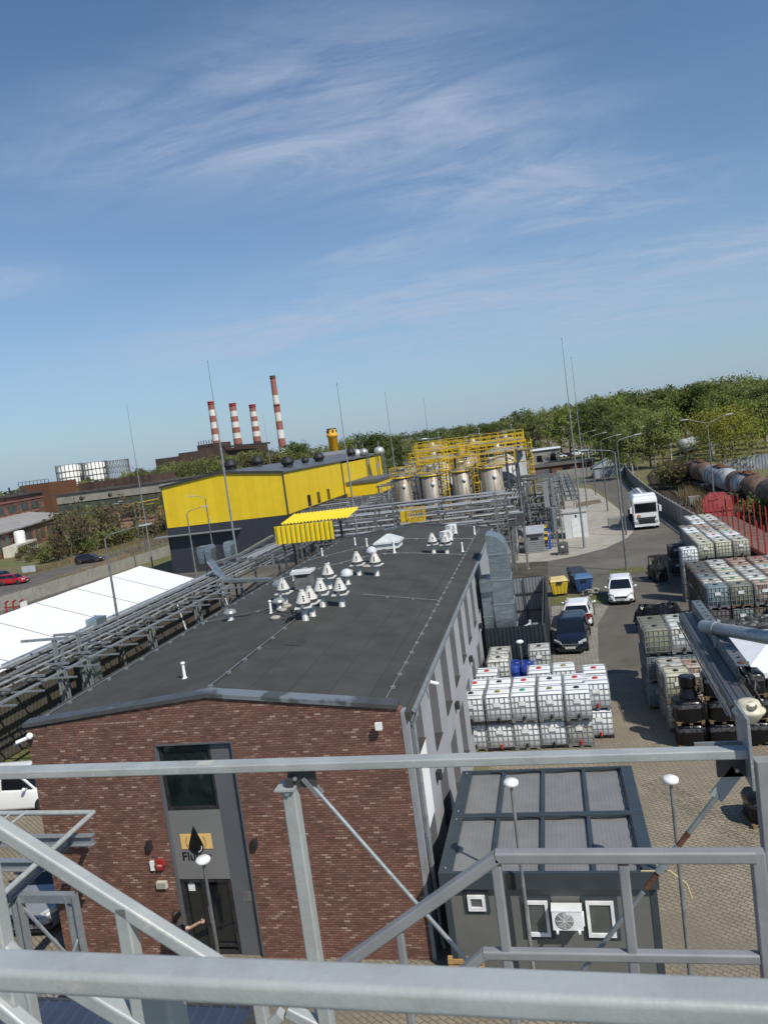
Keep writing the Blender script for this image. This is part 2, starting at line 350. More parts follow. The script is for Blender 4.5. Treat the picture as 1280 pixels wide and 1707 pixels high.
poly('road', gp((0,1002),(70,973),(140,947),(290,902))+[(-67,200),(-90,420),(-105,420),(-80,200)]+gp((285,889),(150,934),(0,971))+[(-86,60),(-72,60)], .006, m_road)
poly('road_patch', gp((120,953),(185,930),(215,921),(240,923),(200,940),(130,962)), .011, m_mud)
# strip of tyre marks dirt on pavers
m_track = mat('tyre_dirt', (.06,.05,.037), (.12,.10,.075), 8, .95, 0, .3, 30, 6)
for a, b in (((1075,1308),(1250,1412)),((1095,1300),(1262,1398))):
    mb = MB(); p, q = G(*a), G(*b); n_ = 44; d = (q-p)/n_; s_ = Vector((-d.y, d.x, 0)).normalized()
    for i in range(n_):
        c = p+d*i
        for o in (-.16, -.05, .06, .15):
            if random.random() < .72:
                e = c+s_*(o+random.uniform(-.02,.02)); f_ = e+d*.55+s_*.05
                mb.add([(e.x-.03,e.y,.015),(e.x+.05,e.y,.015),(f_.x+.05,f_.y,.015),(f_.x-.03,f_.y,.015)], [(0,1,2,3)])
    struct('tyre_marks', mb, m_track)

# ------------------------------------------------------------------ brick office building (own frame: x across, y back, origin at front right corner)
m_brick = brickmat('red_brick', [(0,(.125,.056,.039)),(.30,(.17,.077,.053)),(.65,(.198,.093,.064)),(.88,(.225,.115,.083)),(.95,(.29,.175,.13)),(1,(.37,.255,.195))], (.082,.050,.039), .165, .062, 'XZ', .007, .8, .85, .46, .22)
m_gwall = mat('grey_render', (.33,.335,.355), (.29,.295,.31), .8, .85, 0, .15, 60, 8)
m_wwall = mat('white_render', (.80,.80,.79), (.76,.76,.75), 2, .85)
m_anth = mat('anthracite_panel', (.105,.110,.122), (.09,.095,.105), .7, .55, 0)
m_midg = mat('grey_panel', (.17,.172,.165), (.155,.157,.15), .8, .6, 0)
m_zinc = mat('zinc_coping', (.11,.112,.113), (.084,.086,.088), 2.2, .42, .4, .05, 30, c3=(.22,.25,.275), s3=.45, t3=(.55,.6))
m_roof = brickmat('bitumen_roof', [(0,(.044,.0452,.040)),(1,(.050,.051,.046))], (.029,.029,.027), 3.9, 1.02, 'YX', .014, .5, .9, .37, .3, 0, ((.058,.058,.050), .30, .46, .70, .45))
m_rlap = mat('roof_overlap', (.041,.043,.041), (.034,.036,.035), 3, .9, 0, .3, 40)
m_winf = mat('window_interior', (.006,.010,.009), (.012,.022,.018), 2, .08, 0, spec=.7, c3=(.06,.11,.085), s3=1.1, t3=(.56,.7))
RIDX, RIDZ, EVR, EVL, BW, BL = -4.95, 7.03, 6.28, 6.48, 10.2, 32.8
def roofz(x): return EVR+(-x)/4.95*(RIDZ-EVR) if x > RIDX else RIDZ-(RIDX-x)/(BW-4.95)*(RIDZ-EVL)
bo = thing('office_building', 'long low brick fronted office building with dark bitumen roof and grey side wall', 'building', (-3.97,16.91,0), world=False)
bo.rotation_euler = (0, 0, .0108)
BM = Matrix.Translation((-3.97,16.91,0)) @ Matrix.Rotation(.0108, 4, 'Z')
def BW_(x, y, z): return BM @ Vector((x, y, z))
# front wall pieces around the glazed bay (x -6.58..-4.48, z 0..5.77)
mb = MB(); T = .3
mb.prismY([(-BW,0),(-6.60,0),(-6.60,5.79),(-4.46,5.79),(-4.46,0),(-.10,0),(-.10,6.34),(RIDX,RIDZ-.07),(-BW,EVL-.10)][::-1], 0, T)
mb.build('brick_wall', m_brick, bo)
# right wall with window openings: strips
wins = [(.95,2.05,4.80,5.74)]+[(a, b, 3.80, 5.74) for a, b in ((3.48,4.80),(6.10,7.46),(8.74,10.05),(11.42,12.66),(14.03,15.29),(16.72,17.97),(19.44,20.80))]
low = [(.95,2.05,.9,2.78)]+[(a, b, 0.95, 2.88) for a, b, _, _ in wins[1:]]
mb = MB(); ys = sorted({.30, 31.9}|{v for a, b, *_ in wins for v in (a, b)})
for a, b in zip(ys[:-1], ys[1:]):
    hit = [h for h in wins if abs(h[0]-a) < .01]
    if hit:
        l_ = [h for h in low if abs(h[0]-a) < .01][0]
        mb.bx(-.32, a, 0, 0, b, l_[2]); mb.bx(-.32, a, l_[3], 0, b, hit[0][2]); mb.bx(-.32, a, hit[0][3], 0, b, 6.2)
    else: mb.bx(-.32, a, 0, 0, b, 6.2)
mb.bx(-BW, .30, 0, -BW+.3, 31.9, 6.4); mb.bx(-BW, 31.9, 0, 0, 32.2, 6.25)
mb.build('rendered_wall', m_gwall, bo)
mb = MB(); mb.bx(.001, .95, 2.78, .012, 2.05, 4.80); mb.build('white_panel', m_wwall, bo)
m_rev = mat('window_reveal', (.15,.15,.165), (.13,.13,.145), 2, .7)
m_sill = mat('window_sill', (.06,.06,.056), (.075,.07,.062), 3, .5, .2)
for (a, b, z0, z1) in wins+low:
    f = MB(); f.bx(-.30, a, z0, -.27, b, z1); o = f.build('window', m_glass, bo)
    f = MB(); d = .055
    f.bx(-.27, a, z0, -.23, a+d, z1); f.bx(-.27, b-d, z0, -.23, b, z1); f.bx(-.27, a+d, z0, -.23, b-d, z0+d); f.bx(-.27, a+d, z1-d, -.23, b-d, z1)
    if z1-z0 > 1.2: f.bx(-.27, a+d, (z0+z1)/2-.02, -.23, b-d, (z0+z1)/2+.02)
    f.build('frame', m_anth, o)
    MB().bx(-.23, b-.012, z0+.02, .003, b-.002, z1-.002).build('reveal', m_rev, o); MB().bx(-.23, a+.002, z0+.02, .003, a+.012, z1-.002).build('reveal', m_rev, o)
    f = MB(); f.bx(-.23, a+.013, z0+.002, .035, b-.013, z0+.02); f.build('sill', m_sill, o)
# glazed bay
MB().bx(-8.87,-.004,0,-8.85,-.0005,6.3).build('movement_joint', m_anth, bo)
mb = MB(); mb.bx(-5.12, .10, .0, -4.46, .16, 5.79); mb.build('facade_panel', m_anth, bo)
mb = MB(); mb.bx(-6.60, .10, 2.10, -5.12, .15, 3.97); sign = mb.build('sign_panel', m_midg, bo)
mb = MB(); mb.bx(-6.60, -.012, 0, -6.55, .30, 5.79); mb.bx(-6.60, -.012, 5.745, -4.46, .09, 5.79); mb.bx(-4.50, -.012, 0, -4.46, .10, 5.745); mb.build('bay_frame', m_anth, bo)
mb = MB(); mb.bx(-6.55, .16, 3.97, -5.12, .20, 5.745); wn = mb.build('window', m_winf, bo)
f = MB()
for x0, x1, z0, z1 in ((-6.55,-6.47,3.97,5.745),(-5.19,-5.12,3.97,5.745),(-6.47,-5.19,3.97,4.05),(-6.47,-5.19,5.68,5.745)): f.bx(x0, .10, z0, x1, .157, z1)
f.build('frame', m_black, wn)
mb = MB(); mb.bx(-6.55, .20, 0.0, -5.12, .24, 2.10); dr = mb.build('door', m_glass, bo)
f = MB()
for x0, x1, z0, z1 in ((-6.55,-6.45,0,2.1),(-5.22,-5.12,0,2.1),(-6.45,-5.22,2.0,2.1),(-5.98,-5.88,.1,2.0),(-6.45,-5.22,0,.1),(-5.88,-5.22,.22,.27)): f.bx(x0, .12, z0, x1, .197, z1)
f.build('frame', m_black, dr)
f = MB(); f.tube((-5.84,.08,.9),(-5.84,.08,1.35),.015); f.build('handle', m_galv, dr)
f = MB(); f.bx(-6.38, .185, 1.72, -6.20, .198, 1.93); f.bx(-6.32, .185, 1.95, -6.25, .198, 2.0); f.build('paper_notice', m_white, dr)
# sign artwork: black drop on an ochre bar with ripple arcs, name underneath
m_ochre = mat('ochre_sign', (.72,.47,.17), (.68,.44,.15), 3, .6); m_ink = mat('sign_black', (.006,.006,.007), (.01,.01,.01), 3, .35)
f = MB(); f.bx(-6.33, .083, 2.93, -5.47, .099, 3.33); f.build('sign_bar', m_ochre, sign)
pts = []; cz, r0_ = 3.00, .205
for i in range(25):
    t = -math.pi*.5+ (i-12)/12*math.pi*.61; pts.append((-5.91+r0_*math.cos(t), cz+r0_*math.sin(t)))
pts.append((-5.91-.012, 3.50)); pts = [( -5.91, 3.56)]+pts[::-1][1:]
f = MB(); f.prismY([(x, z) for x, z in pts], .070, .081); f.build('sign_drop', m_ink, sign)
f = MB()
for sgn in (-1, 1):
    for rad in (.27, .29):
        for k in range(8):
            a0 = R_(-38+76*k/8); a1 = R_(-38+76*(k+1)/8); p = (-5.91+sgn*rad*math.cos(a0), .081, 3.10+.62*rad*math.sin(a0)/.62); q = (-5.91+sgn*rad*math.cos(a1), .081, 3.10+rad*math.sin(a1))
            if rad < .28: f.bar(p, q, .012, .006, (0,1,0))
f.build('sign_arcs', m_ink, sign)
f = MB()
for k in range(9):
    a0 = R_(-75+80*k/9); a1 = R_(-75+80*(k+1)/9); f.bar((-5.91+.155*math.cos(a0), .068, 3.0+.155*math.sin(a0)), (-5.91+.155*math.cos(a1), .068, 3.0+.155*math.sin(a1)), .022, .006, (0,1,0))
f.build('drop_highlight', m_white, sign)
cu_ = bpy.data.curves.new('lettering', 'FONT'); cu_.body = 'Flukar'; cu_.size = .33; cu_.extrude = .006; cu_.align_x = 'CENTER'
to = bpy.data.objects.new('lettering', cu_); C.objects.link(to); bpy.context.view_layer.update()
me = bpy.data.meshes.new_from_object(to.evaluated_get(bpy.context.evaluated_depsgraph_get())); bpy.data.objects.remove(to)
me.materials.clear(); me.materials.append(m_ink); to = bpy.data.objects.new('lettering', me); C.objects.link(to); to.parent = sign
to.rotation_euler = (R_(90), 0, 0); to.location = (-5.95, .088, 2.62)
f = MB(); f.lathe([(.10,0),(.10,.05),(.066,.05),(.066,.02),(.0,.02)], 16); vs = f.v; f.v = [(-4.93+a, .095-c, 5.18+b) for a, b, c in vs]; f.build('round_vent', m_galv, bo)
f = MB(); f.bx(-4.86,.09,1.48,-4.56,.099,1.76); f.build('small_plaque', m_msteel, bo)
# roof
mb = MB(); th_ = .22
mb.prismY([(.12,EVR-.02),(RIDX,RIDZ),(-BW-.12,EVL-.01),(-BW-.12,EVL-.2),(RIDX,RIDZ-.2),(.12,EVR-.2)][::-1], .02, BL); rf = mb.build('roof', m_roof, bo)
mb = MB()   # overlapping sheet ends that catch the light
for k in range(60):
    y = random.uniform(1, 31); x = -random.randint(0, 9)*1.02-.5-.1
    x1 = x-.98
    if x1 < -BW: continue
    if x > RIDX > x1: continue
    mb.add([(x,y,roofz(x)+.006),(x1,y,roofz(x1)+.006),(x1,y+.12,roofz(x1)+.004),(x,y+.12,roofz(x)+.004)], [(0,3,2,1)])
mb.add([(-3.9,7.0-2.6,roofz(-3.9)+.012),(-4.5,4.4,roofz(-4.5)+.012),(-4.5,5.1,roofz(-4.5)+.012),(-3.9,5.1,roofz(-3.9)+.012)], [(0,3,2,1)])
MB().add([(-3.9,4.4,roofz(-3.9)+.012),(-4.5,4.4,roofz(-4.5)+.012),(-4.5,5.1,roofz(-4.5)+.012),(-3.9,5.1,roofz(-3.9)+.012)], [(0,3,2,1)]).build('roof_patch', m_rlap, rf)
mb = MB()
for x0, x1 in ((-.14, RIDX), (RIDX, -BW-.06)):
    z0 = (EVR+.22 if x0 == -.14 else RIDZ+.05); z1 = (RIDZ+.05 if x1 == RIDX else EVL+.08)
    vs = [(x0,-.06,z0-.02),(x1,-.06,z1-.02),(x1,.28,z1+.02),(x0,.28,z0+.02)]
    mb.add(vs+[(a, b, c-.10) for a, b, c in vs], [(0,3,2,1),(4,5,6,7),(0,1,5,4),(1,2,6,5),(2,3,7,6),(3,0,4,7)])
mb.build('coping', m_zinc, bo)
mb = MB()
for x0, x1 in ((.1, RIDX), (RIDX, -BW-.06)):
    z0 = (EVR+.06 if x0 == .1 else RIDZ+.12); z1 = (RIDZ+.12 if x1 == RIDX else EVL+.10)
    vs = [(x0,BL-.25,z0),(x1,BL-.25,z1),(x1,BL+.05,z1),(x0,BL+.05,z0)]
    mb.add(vs+[(a, b, c-.25) for a, b, c in vs], [(0,3,2,1),(4,5,6,7),(0,1,5,4),(1,2,6,5),(2,3,7,6),(3,0,4,7)])
mb.build('coping', m_zinc, bo)
mb = MB(); ring = [(math.cos(R_(a)), math.sin(R_(a))) for a in range(180, 361, 30)]
mb.loft([[(.20+.075*c, .25, 6.24+.075*s) for c, s in ring]+[(.20+.06*c, .25, 6.24+.06*s) for c, s in ring[::-1]], [(.20+.075*c, BL, 6.24+.075*s) for c, s in ring]+[(.20+.06*c, BL, 6.24+.06*s) for c, s in ring[::-1]]])
mb.build('gutter', m_galvd, bo)
mb = MB(); mb.path([(.20,.42,6.2),(.20,.42,6.05),(.10,.42,5.85),(.10,.42,.22),(.16,.34,.08)], .055, 10)
for z in (1.2,3.0,4.8): mb.lathe([(.066,-.02),(.066,.02)], 10, (.10,.42,z))
mb.build('drainpipe', m_galvd, bo)
mb = MB(); mb.bx(-.098, -.012, 0, -.002, .29, 6.3); mb.build('corner_trim', mat('corner_trim', (.27,.275,.29), None, 3, .5), bo)
# lightning conductor tapes lying on the roof
def tape(pts, name):
    f = MB(); prev = None
    for a, b in zip(pts[:-1], pts[1:]):
        n_ = max(1, int((Vector(b)-Vector(a)).length/1.0)); d = (Vector(b)-Vector(a))/n_
        for i in range(n_):
            p = Vector(a)+d*i; q = p+d; w_ = random.uniform(-.02,.02)
            f.tube((p.x, p.y, roofz(p.x)+.07), (q.x+w_*0, q.y, roofz(q.x)+.07), .011, 5)
            f.box((p.x, p.y, roofz(p.x)+.035), (.11,.11,.06))
    f.build(name, m_galvd, rf)
tape([(-.55,.5),(-.6,31.8)], 'conductor_tape'); tape([(RIDX-.1,.5),(RIDX,7.2)], 'conductor_tape'); tape([(-9.9,.5),(-9.9,31.6)], 'conductor_tape')
tape([(-.6,11.2),(-3.6,11.4)], 'conductor_tape'); tape([(-.8,21.6),(-3.5,21.2),(-9.8,18.4)], 'conductor_tape'); tape([(-9.8,10.1),(-6.4,10.4)], 'conductor_tape'); tape([(-.7,27.2),(-9.8,24.0)], 'conductor_tape')
# wall fittings are things of their own
def wall(x, y, z): return BW_(x, y, z)
def fixture(name, label, cat, p, parts, group=None, rz=.0108):
    t = thing(name, label, cat, p, group, world=False); t.rotation_euler = (0, 0, rz)
    for n_, f, mt in parts: f.build(n_, mt, t)
    return t
for x, lb in ((-7.14,'small black wall lamp left of the sign between window and red alarm'), (-4.23,'small black wall lamp on brick right of the grey facade panel')):
    fixture('wall_lamp', lb, 'wall lamp', wall(x,-.0,3.13), [('body', MB().bx(-.06,-.13,-.10,.06,-.02,.12), m_black), ('bracket', MB().bx(-.03,-.02,-.04,.03,0,.04), m_black)], 'wall lamps on the brick front')
f1 = MB(); f1.prismY([(-.13,.02),(-.07,.14),(.08,.12),(.14,0),(.07,-.13),(-.08,-.13)], -.10, -.01)
fixture('fire_alarm', 'red fire alarm sounder on the brick wall left of the entrance', 'alarm', wall(-6.93,0,2.60), [('housing', f1, m_red), ('lettering_strip', MB().bx(-.07,-.104,-.03,.07,-.101,.02), mat('alarm_text', (.7,.3,.28), None, 30, .5))])
fixture('alarm_box', 'white upright alarm box beside the red fire sounder', 'alarm', wall(-7.17,0,2.56), [('housing', MB().bx(-.05,-.07,-.12,.05,-.005,.12), m_white), ('base', MB().bx(-.06,-.03,-.135,.06,0,-.12), m_white)])
fixture('emergency_light', 'small cream emergency light on brick below the fire alarm', 'light', wall(-6.98,0,2.04), [('housing', MB().bx(-.14,-.09,-.09,.14,-.0,.09), mat('cream_plastic', (.55,.52,.44), None, 9, .5)), ('lens', MB().bx(-.11,-.098,-.06,.11,-.091,.06), mat('lens', (.42,.42,.36), (.2,.2,.17), 20, .2))])
f2 = MB(); f2.box((0,-.17,.02), (.16,.09,.17)); 
fixture('floodlight', 'white floodlight high on the brick wall by the right eave', 'floodlight', wall(-.62,0,6.02), [('head', f2, m_white), ('arm', MB().bar((0,0,-.05),(0,-.14,0),.03,.03), m_white)])
f3 = MB(); f3.tube((-.05,-.2,0),(-.28,-.34,-.06),.05,10); f4 = MB(); f4.sphere((0,-.16,.03),.09); f5 = MB(); f5.box((0,-.06,0),(.07,.12,.07)); f5.bar((-.1,-.05,-.05),(-.36,-.2,-.14),.02,.02); f5.sphere((-.38,-.22,-.16),.06)
fixture('security_camera', 'white security camera at the top left corner of the brick wall', 'camera', wall(-10.0,0,6.22), [('camera_body', f3, m_white), ('ball_joint', f4, m_white), ('bracket', f5, m_galvd)])
f3 = MB(); f3.tube((.16,0,0),(.36,.1,-.10),.05,10); f5 = MB(); f5.box((.06,0,0),(.12,.09,.16))
fixture('security_camera', 'white security camera on the grey side wall under the gutter', 'camera', wall(0,2.95,6.0), [('camera_body', f3, m_white), ('bracket', f5, m_white)])
for i, (y, z, lb) in enumerate(((2.95,3.35,'nearest dark wall light on the grey side wall beside the white panel'), (8.0,3.45,'second dark wall light along the grey side wall by the IBC tanks'), (13.4,3.4,'third dark wall light along the grey side wall'), (18.6,3.4,'farthest dark wall light on the side wall near the duct'))):
    fixture('wall_light', lb, 'wall lamp', wall(0,y,z), [('body', MB().bx(.03,-.10,-.12,.16,.10,.12), m_black), ('bracket', MB().bx(0,-.04,-.2,.03,.04,.05), m_black)], 'lights along the grey side wall')
# ------------------------------------------------------------------ things standing on the bitumen roof
m_fan = mat('fan_cream', (.60,.59,.55), (.50,.49,.46), 5, .45, 0, .05, 30, c3=(.36,.33,.28), s3=6, t3=(.62,.8))
m_fanplate = mat('fan_plate', (.72,.72,.70), (.60,.60,.58), 5, .4, 0)
m_stem = mat('vent_stem', (.50,.50,.48), (.40,.40,.38), 4, .5, .2, c3=(.25,.23,.2), s3=8, t3=(.6,.8))
def make_fan():
    t = thing('roof_fan', 'x', 'roof fan', world=False)
    MB().lathe([(.13,0),(.13,.02),(.115,.03),(.115,.44)], 14).build('stem', m_stem, t)
    f = MB(); f.bx(-.29,-.29,.47,.29,.29,.51); f.bx(-.12,-.12,.43,.12,.12,.47); f.build('base_plate', m_fanplate, t)
    f = MB(); f.lathe([(.235,.51),(.235,.56)], 20); f.lathe([(.25,.56),(.25,.60)], 20); f.lathe([(.225,.60),(.225,.63)], 20); f.build('lower_ring', m_dsteel, t)
    f = MB(); f.lathe([(.255,.63),(.255,.655)], 22); f.lathe([(.255,.655),(.115,.985)], 22); f.lathe([(.115,.985),(.10,1.0)], 22); f.lathe([(.088,1.0),(.088,1.075)], 16); c = f.build('cone_hood', m_fan, t)
    f = MB()
    for a in (-75, 165, 45):
        for z, r in ((.73,.226),(.80,.196),(.87,.167)):
            x, y = r*math.cos(R_(a)), r*math.sin(R_(a)); f.lathe([(0,-.03),(.028,-.02),(.034,0),(.028,.02),(0,.03)], 8, (x, y, z))
    f.build('air_slots', m_black, c)
    MB().bx(-.05,-.36,.52,.05,-.29,.60).build('switch_box', m_msteel, t)
    return t
fan = make_fan()
fans = [(-4.65,7.35,'white conical roof fan nearest the camera, front of the leaning pair'),(-4.58,7.95,'white conical roof fan just behind the nearest one, half hidden'),(-4.61,9.34,'white conical fan left of two standing side by side mid roof'),(-3.94,9.57,'white conical fan right of two standing side by side mid roof'),
 (-5.24,12.6,'white conical fan in front of the pale round dome vent'),(-4.64,15.29,'white conical fan left of the pair before the white skylight'),(-3.86,15.41,'white conical fan under the dark collared dome by the white skylight'),(-6.6,10.87,'white conical fan with a grey mushroom cowl rising behind it'),
 (-2.21,21.92,'left white conical fan of the far pair near the air conditioners'),(-1.55,22.1,'right white conical fan of the far pair near the air conditioners')]
for x, y, lb in fans: place(fan, USED, BW_(x, y, roofz(x)-.01), random.uniform(-.25,.3), lb, 'conical fans on the bitumen roof')
m_dome = mat('vent_dome_grey', (.42,.43,.42), (.33,.34,.33), 5, .35, .5, .05, 30)
m_domew = mat('vent_dome_pale', (.62,.66,.70), (.5,.53,.56), 4, .4, .1)
def make_dome(h, r, mt, flat, name='mushroom_vent'):
    t = thing(name, 'x', 'roof vent', world=False)
    MB().lathe([(.15,0),(.12,.03),(.095,.05),(.095,h*.62)], 12).build('stem', m_stem, t)
    MB().lathe([(r*.55,h*.52),(r*.9,h*.56),(r*.98,h*.60),(r*.98,h*.63),(r*.6,h*.66),(.1,h*.66)], 18).build('collar', m_stem, t)
    pr = [(r*1.02,h*.66)]+[(r*math.cos(R_(a)), h*.68+flat*math.sin(R_(a))) for a in range(0, 91, 15)]
    MB().lathe(pr[:-1]+[(.001, h*.68+flat)], 20).build('cap', mt, t)
    return t
for x, y, h, r, mt, fl, lb in ((-8.49,9.81,.46,.24,m_dome,.13,'low grey mushroom vent alone near the left roof edge'),(-6.62,10.23,.44,.25,m_dome,.13,'low grey mushroom vent in front of the fan with a cowl'),
  (-7.3,12.4,.98,.29,m_dome,.16,'tall grey mushroom vent behind the left conical fan'),(-4.65,13.3,.62,.27,m_domew,.25,'pale round dome vent in the middle of the roof cluster'),(-4.65,18.3,.85,.26,m_domew,.24,'pale round dome vent with dark collar left of the skylight'),(-7.9,17.6,.55,.23,m_dome,.12,'small grey mushroom vent rising behind the grey box unit')):
    d = make_dome(h, r, mt, fl); place(d, USED, BW_(x, y, roofz(x)), 0, lb, 'mushroom vents on the bitumen roof')
t = thing('ventilation_box', 'grey box ventilator with white lid among the roof fans', 'ventilator', BW_(-6.87,14.3,roofz(-6.87)), world=False)
MB().bx(-.36,-.3,0,.36,.3,.66).build('casing', m_msteel, t); f = MB(); f.bx(-.48,-.36,.66,.42,.36,.78); f.build('lid', m_fanplate, t); MB().bx(-.26,-.306,.50,.26,-.301,.6).build('vent_slot', m_black, t)
vp = thing('vent_pipe', 'x', 'vent pipe', world=False)
MB().lathe([(.085,0),(.05,.05),(.043,.06),(.043,.46)], 10).build('stem', m_white, vp); MB().lathe([(.055,.42),(.07,.44),(.065,.48),(.02,.5),(.001,.5)], 10).build('cap', m_white, vp)
m_stone = mat('rod_foot_stone', (.36,.34,.29), (.28,.26,.22), 6, .9, 0, .4, 30)
for x, y, s_, lb in ((-6.53,1.99,.95,'lone white vent pipe near the front of the bitumen roof'),(-8.43,17.39,1,'thin white vent pipe near the left roof edge behind the fans'),(-6.63,17.45,1,'thin white vent pipe behind the conical fan before the pale dome'),(-9.35,25.5,.9,'thin white vent pipe below the yellow canopy'),
  (-6.75,9.63,1,'thin white vent pipe beside the front mushroom vent'),(-6.56,25.36,.95,'thin white vent pipe behind the skylight on its left'),(-7.8,27.49,.9,'white vent pipe near the lightning rod by the far left roof edge'),(-4.16,21.3,1.3,'tall white vent pipe standing against the skylight corner'),(-.69,29.41,1,'white vent pipe at the far right roof corner'),(-.8,22.82,1,'white vent pipe right of the far fan pair')):
    place(vp, USED, BW_(x, y, roofz(x)), 0, lb, 'white vent pipes on the bitumen roof', sc=s_)
t = thing('skylight', 'white roof skylight hatch with sloping panes behind the fans', 'skylight', BW_(-4.75,23.0,roofz(-4.75)), world=False)
f = MB(); f.bx(-.62,-.62,0,.62,.62,.30); f.build('kerb', m_fanplate, t)
f = MB(); f.loft([[(-.72,-.72,.30),(.72,-.72,.30),(.72,.72,.30),(-.72,.72,.30)], [(-.70,-.70,.40),(.70,-.70,.40),(.70,.70,.40),(-.70,.70,.40)], [(-.1,-.05,.74),(.1,-.05,.74),(.1,.15,.74),(-.1,.15,.74)]]); f.build('dome', mat('skylight_acrylic', (.62,.64,.63), (.5,.52,.51), 3, .25), t)
def make_ac():
    t = thing('air_conditioner', 'x', 'air conditioner', world=False)
    MB().bx(-.40,-.17,.12,.40,.17,.68).build('casing', m_white, t)
    f = MB(); f.lathe([(.24,0),(.24,.012),(.0,.012)], 22); f.v = [(x-.08, -.172-z, y+.40) for x, y, z in f.v]
    fg = f.build('fan_grille', m_msteel, t); f = MB()
    for k in range(5):
        r = .05+.04*k
        for j in range(20):
            a, b = R_(18*j), R_(18*j+18); f.bar((-.08+r*math.cos(a),-.188,.40+r*math.sin(a)), (-.08+r*math.cos(b),-.188,.40+r*math.sin(b)), .008, .006)
    for k in range(8): f.bar((-.08,-.19,.40), (-.08+.24*math.cos(k*.785),-.19,.40+.24*math.sin(k*.785)), .01, .006)
    f.build('guard_wires', m_white, fg)
    f = MB(); f.bx(.40,-.1,.2,.44,.1,.5); f.bx(-.41,-.18,.655,.41,.18,.685); f.build('side_cover', m_white, t)
    f = MB(); f.bx(-.32,-.24,.06,-.26,.2,.12); f.bx(.26,-.24,.06,.32,.2,.12); f.build('bracket', m_white, t)
    return t
ac = make_ac()
place(ac, USED, BW_(-2.0,28.6,roofz(-2.0)-.05), 1.2, 'farther white air conditioning unit at the far end of the bitumen roof', 'air conditioners on the roof')
place(ac, USED, BW_(-2.0,25.9,roofz(-2.0)-.05), 1.1, 'nearer white air conditioning unit behind the far fan pair', 'air conditioners on the roof')
for x, y, h, lb in ((-6.35,10.3,2.4,'thin lightning rod beside the front mushroom vent'),(-8.36,20.16,2.0,'thin lightning rod in front of the yellow canopy sheet'),(-5.35,16.3,2.1,'thin lightning rod on stone foot between the dome and fan'),(-1.9,22.6,1.9,'thin lightning rod by the far fan pair')):
    t = thing('lightning_rod', lb, 'lightning rod', BW_(x, y, roofz(x)), 'thin lightning rods on the bitumen roof', world=False)
    MB().lathe([(.19,0),(.2,.04),(.16,.09),(.03,.1),(.001,.1)], 14).build('stone_foot', m_stone, t); MB().tube((0,0,.1),(0,0,h),.012,6,.006).build('rod', m_msteel, t)
for x, y, lb in ((-6.1,8.3,'pale round stone weight left of the nearest fan'),(-6.3,9.6,'pale stone weight beside the front mushroom vent'),(-4.75,17.2,'pale stone weight between the two far conical fans')):
    MB().lathe([(.17,0),(.2,.03),(.18,.08),(.1,.105),(.001,.11)], 14).build('stone_weight', m_stone, None).location = BW_(x, y, roofz(x)); lab(bpy.data.objects[[o.name for o in C.objects if o.name.startswith('stone_weight')][-1]], lb, 'weight', 'stone weights on the roof')
mb = MB()
for _ in range(5):
    p0 = [-5.0+random.uniform(-.15,.15), 7.3, roofz(-5)+.2+random.uniform(-.1,.3)]; pts = [tuple(p0)]
    for k in range(7): pts.append((pts[-1][0]+random.uniform(-.12,.10), pts[-1][1]+random.uniform(-.14,.2), max(roofz(-5)+.04, pts[-1][2]-random.uniform(-.05,.12))))
    mb.path([BW_(*p) for p in pts], .02, 6)
mb.path([BW_(*p) for p in ((-8.3,9.7,6.80),(-7.6,9.5,6.86),(-6.9,9.9,6.95),(-5.2,7.7,7.15))], .018, 6)
lab(mb.build('cable_bundle', m_black, None, BW_(-5,7.4,7)), 'tangled black cables at the foot of the nearest roof fan', 'cables')

# ------------------------------------------------------------------ dark fenced plant enclosure with silver duct at the right wall
m_corrd = mat('dark_corrugated', (.030,.042,.050), (.022,.030,.037), 2, .45, .2, rand=.05)
m_corrl = mat('grey_corrugated', (.24,.26,.28), (.19,.21,.23), 2, .5, .2)
t = thing('plant_enclosure', 'dark corrugated steel enclosure against the grey side wall', 'enclosure', (-1.1,36.3,0))
x0, x1, y0, y1, h = -4.0, -1.12, 36.3, 48.2, 3.05
MB().corr((x0,y0),(x1,y0),.02,h,.19,.035).build('front_wall', m_corrd, t)
MB().corr((x1,y0),(x1,y1),.02,h,.19,.035).build('side_wall', m_corrd, t)
MB().corr((x1-.06,y1),(x0,y1),.02,h,.19,.035).build('back_wall', m_corrd, t)
MB().corr((x0,y1-.06),(x1-.08,y1-.06),.02,h-.02,.19,.03).build('inner_lining', m_corrl, t)
MB().corr((x1-.07,y1-.1),(x1-.07,y0+.05),.02,h-.02,.19,.03).build('inner_lining', m_corrl, t)
f = MB()
for z in (.9, 2.0): f.bx(x0+.1, y1-.16, z, x1-.15, y1-.10, z+.08)
for x in (x0+1.5,): f.bx(x, y1-.20, 0, x+.08, y1-.17, h)
f.bx(x1-.22, y0+.1, 1.9, x1-.16, y1-.3, 1.98); f.bx(x1-.045,y0-.04,0,x1+.04,y0+.045,h+.02)
f.build('frame_rails', m_dsteel, t)
m_duct = mat('galvanised_duct', (.34,.40,.42), (.25,.30,.32), .9, .34, .75, .06, 3, stretch=(1,1,5), c3=(.44,.50,.52), s3=2.2, t3=(.5,.7))
t = thing('ventilation_duct', 'tall galvanised rectangular duct rising beside the grey side wall to the roof', 'duct', BW_(1.2,20.4,0), world=False); t.rotation_euler = (0,0,.0108)
f = MB(); f.bx(-.48,-.3,1.0,.48,1.5,6.55); f.build('riser', m_duct, t)
el = []
for k in range(7):
    a = R_(90*k/6); el.append((.48-.99*(1-math.cos(a)), 6.553+.95*math.sin(a)))
f = MB(); pr = el+[(-.51,6.553)]; f.prismY(pr[::-1], -.3, 1.5); f.build('top_elbow', m_duct, t)
el = []
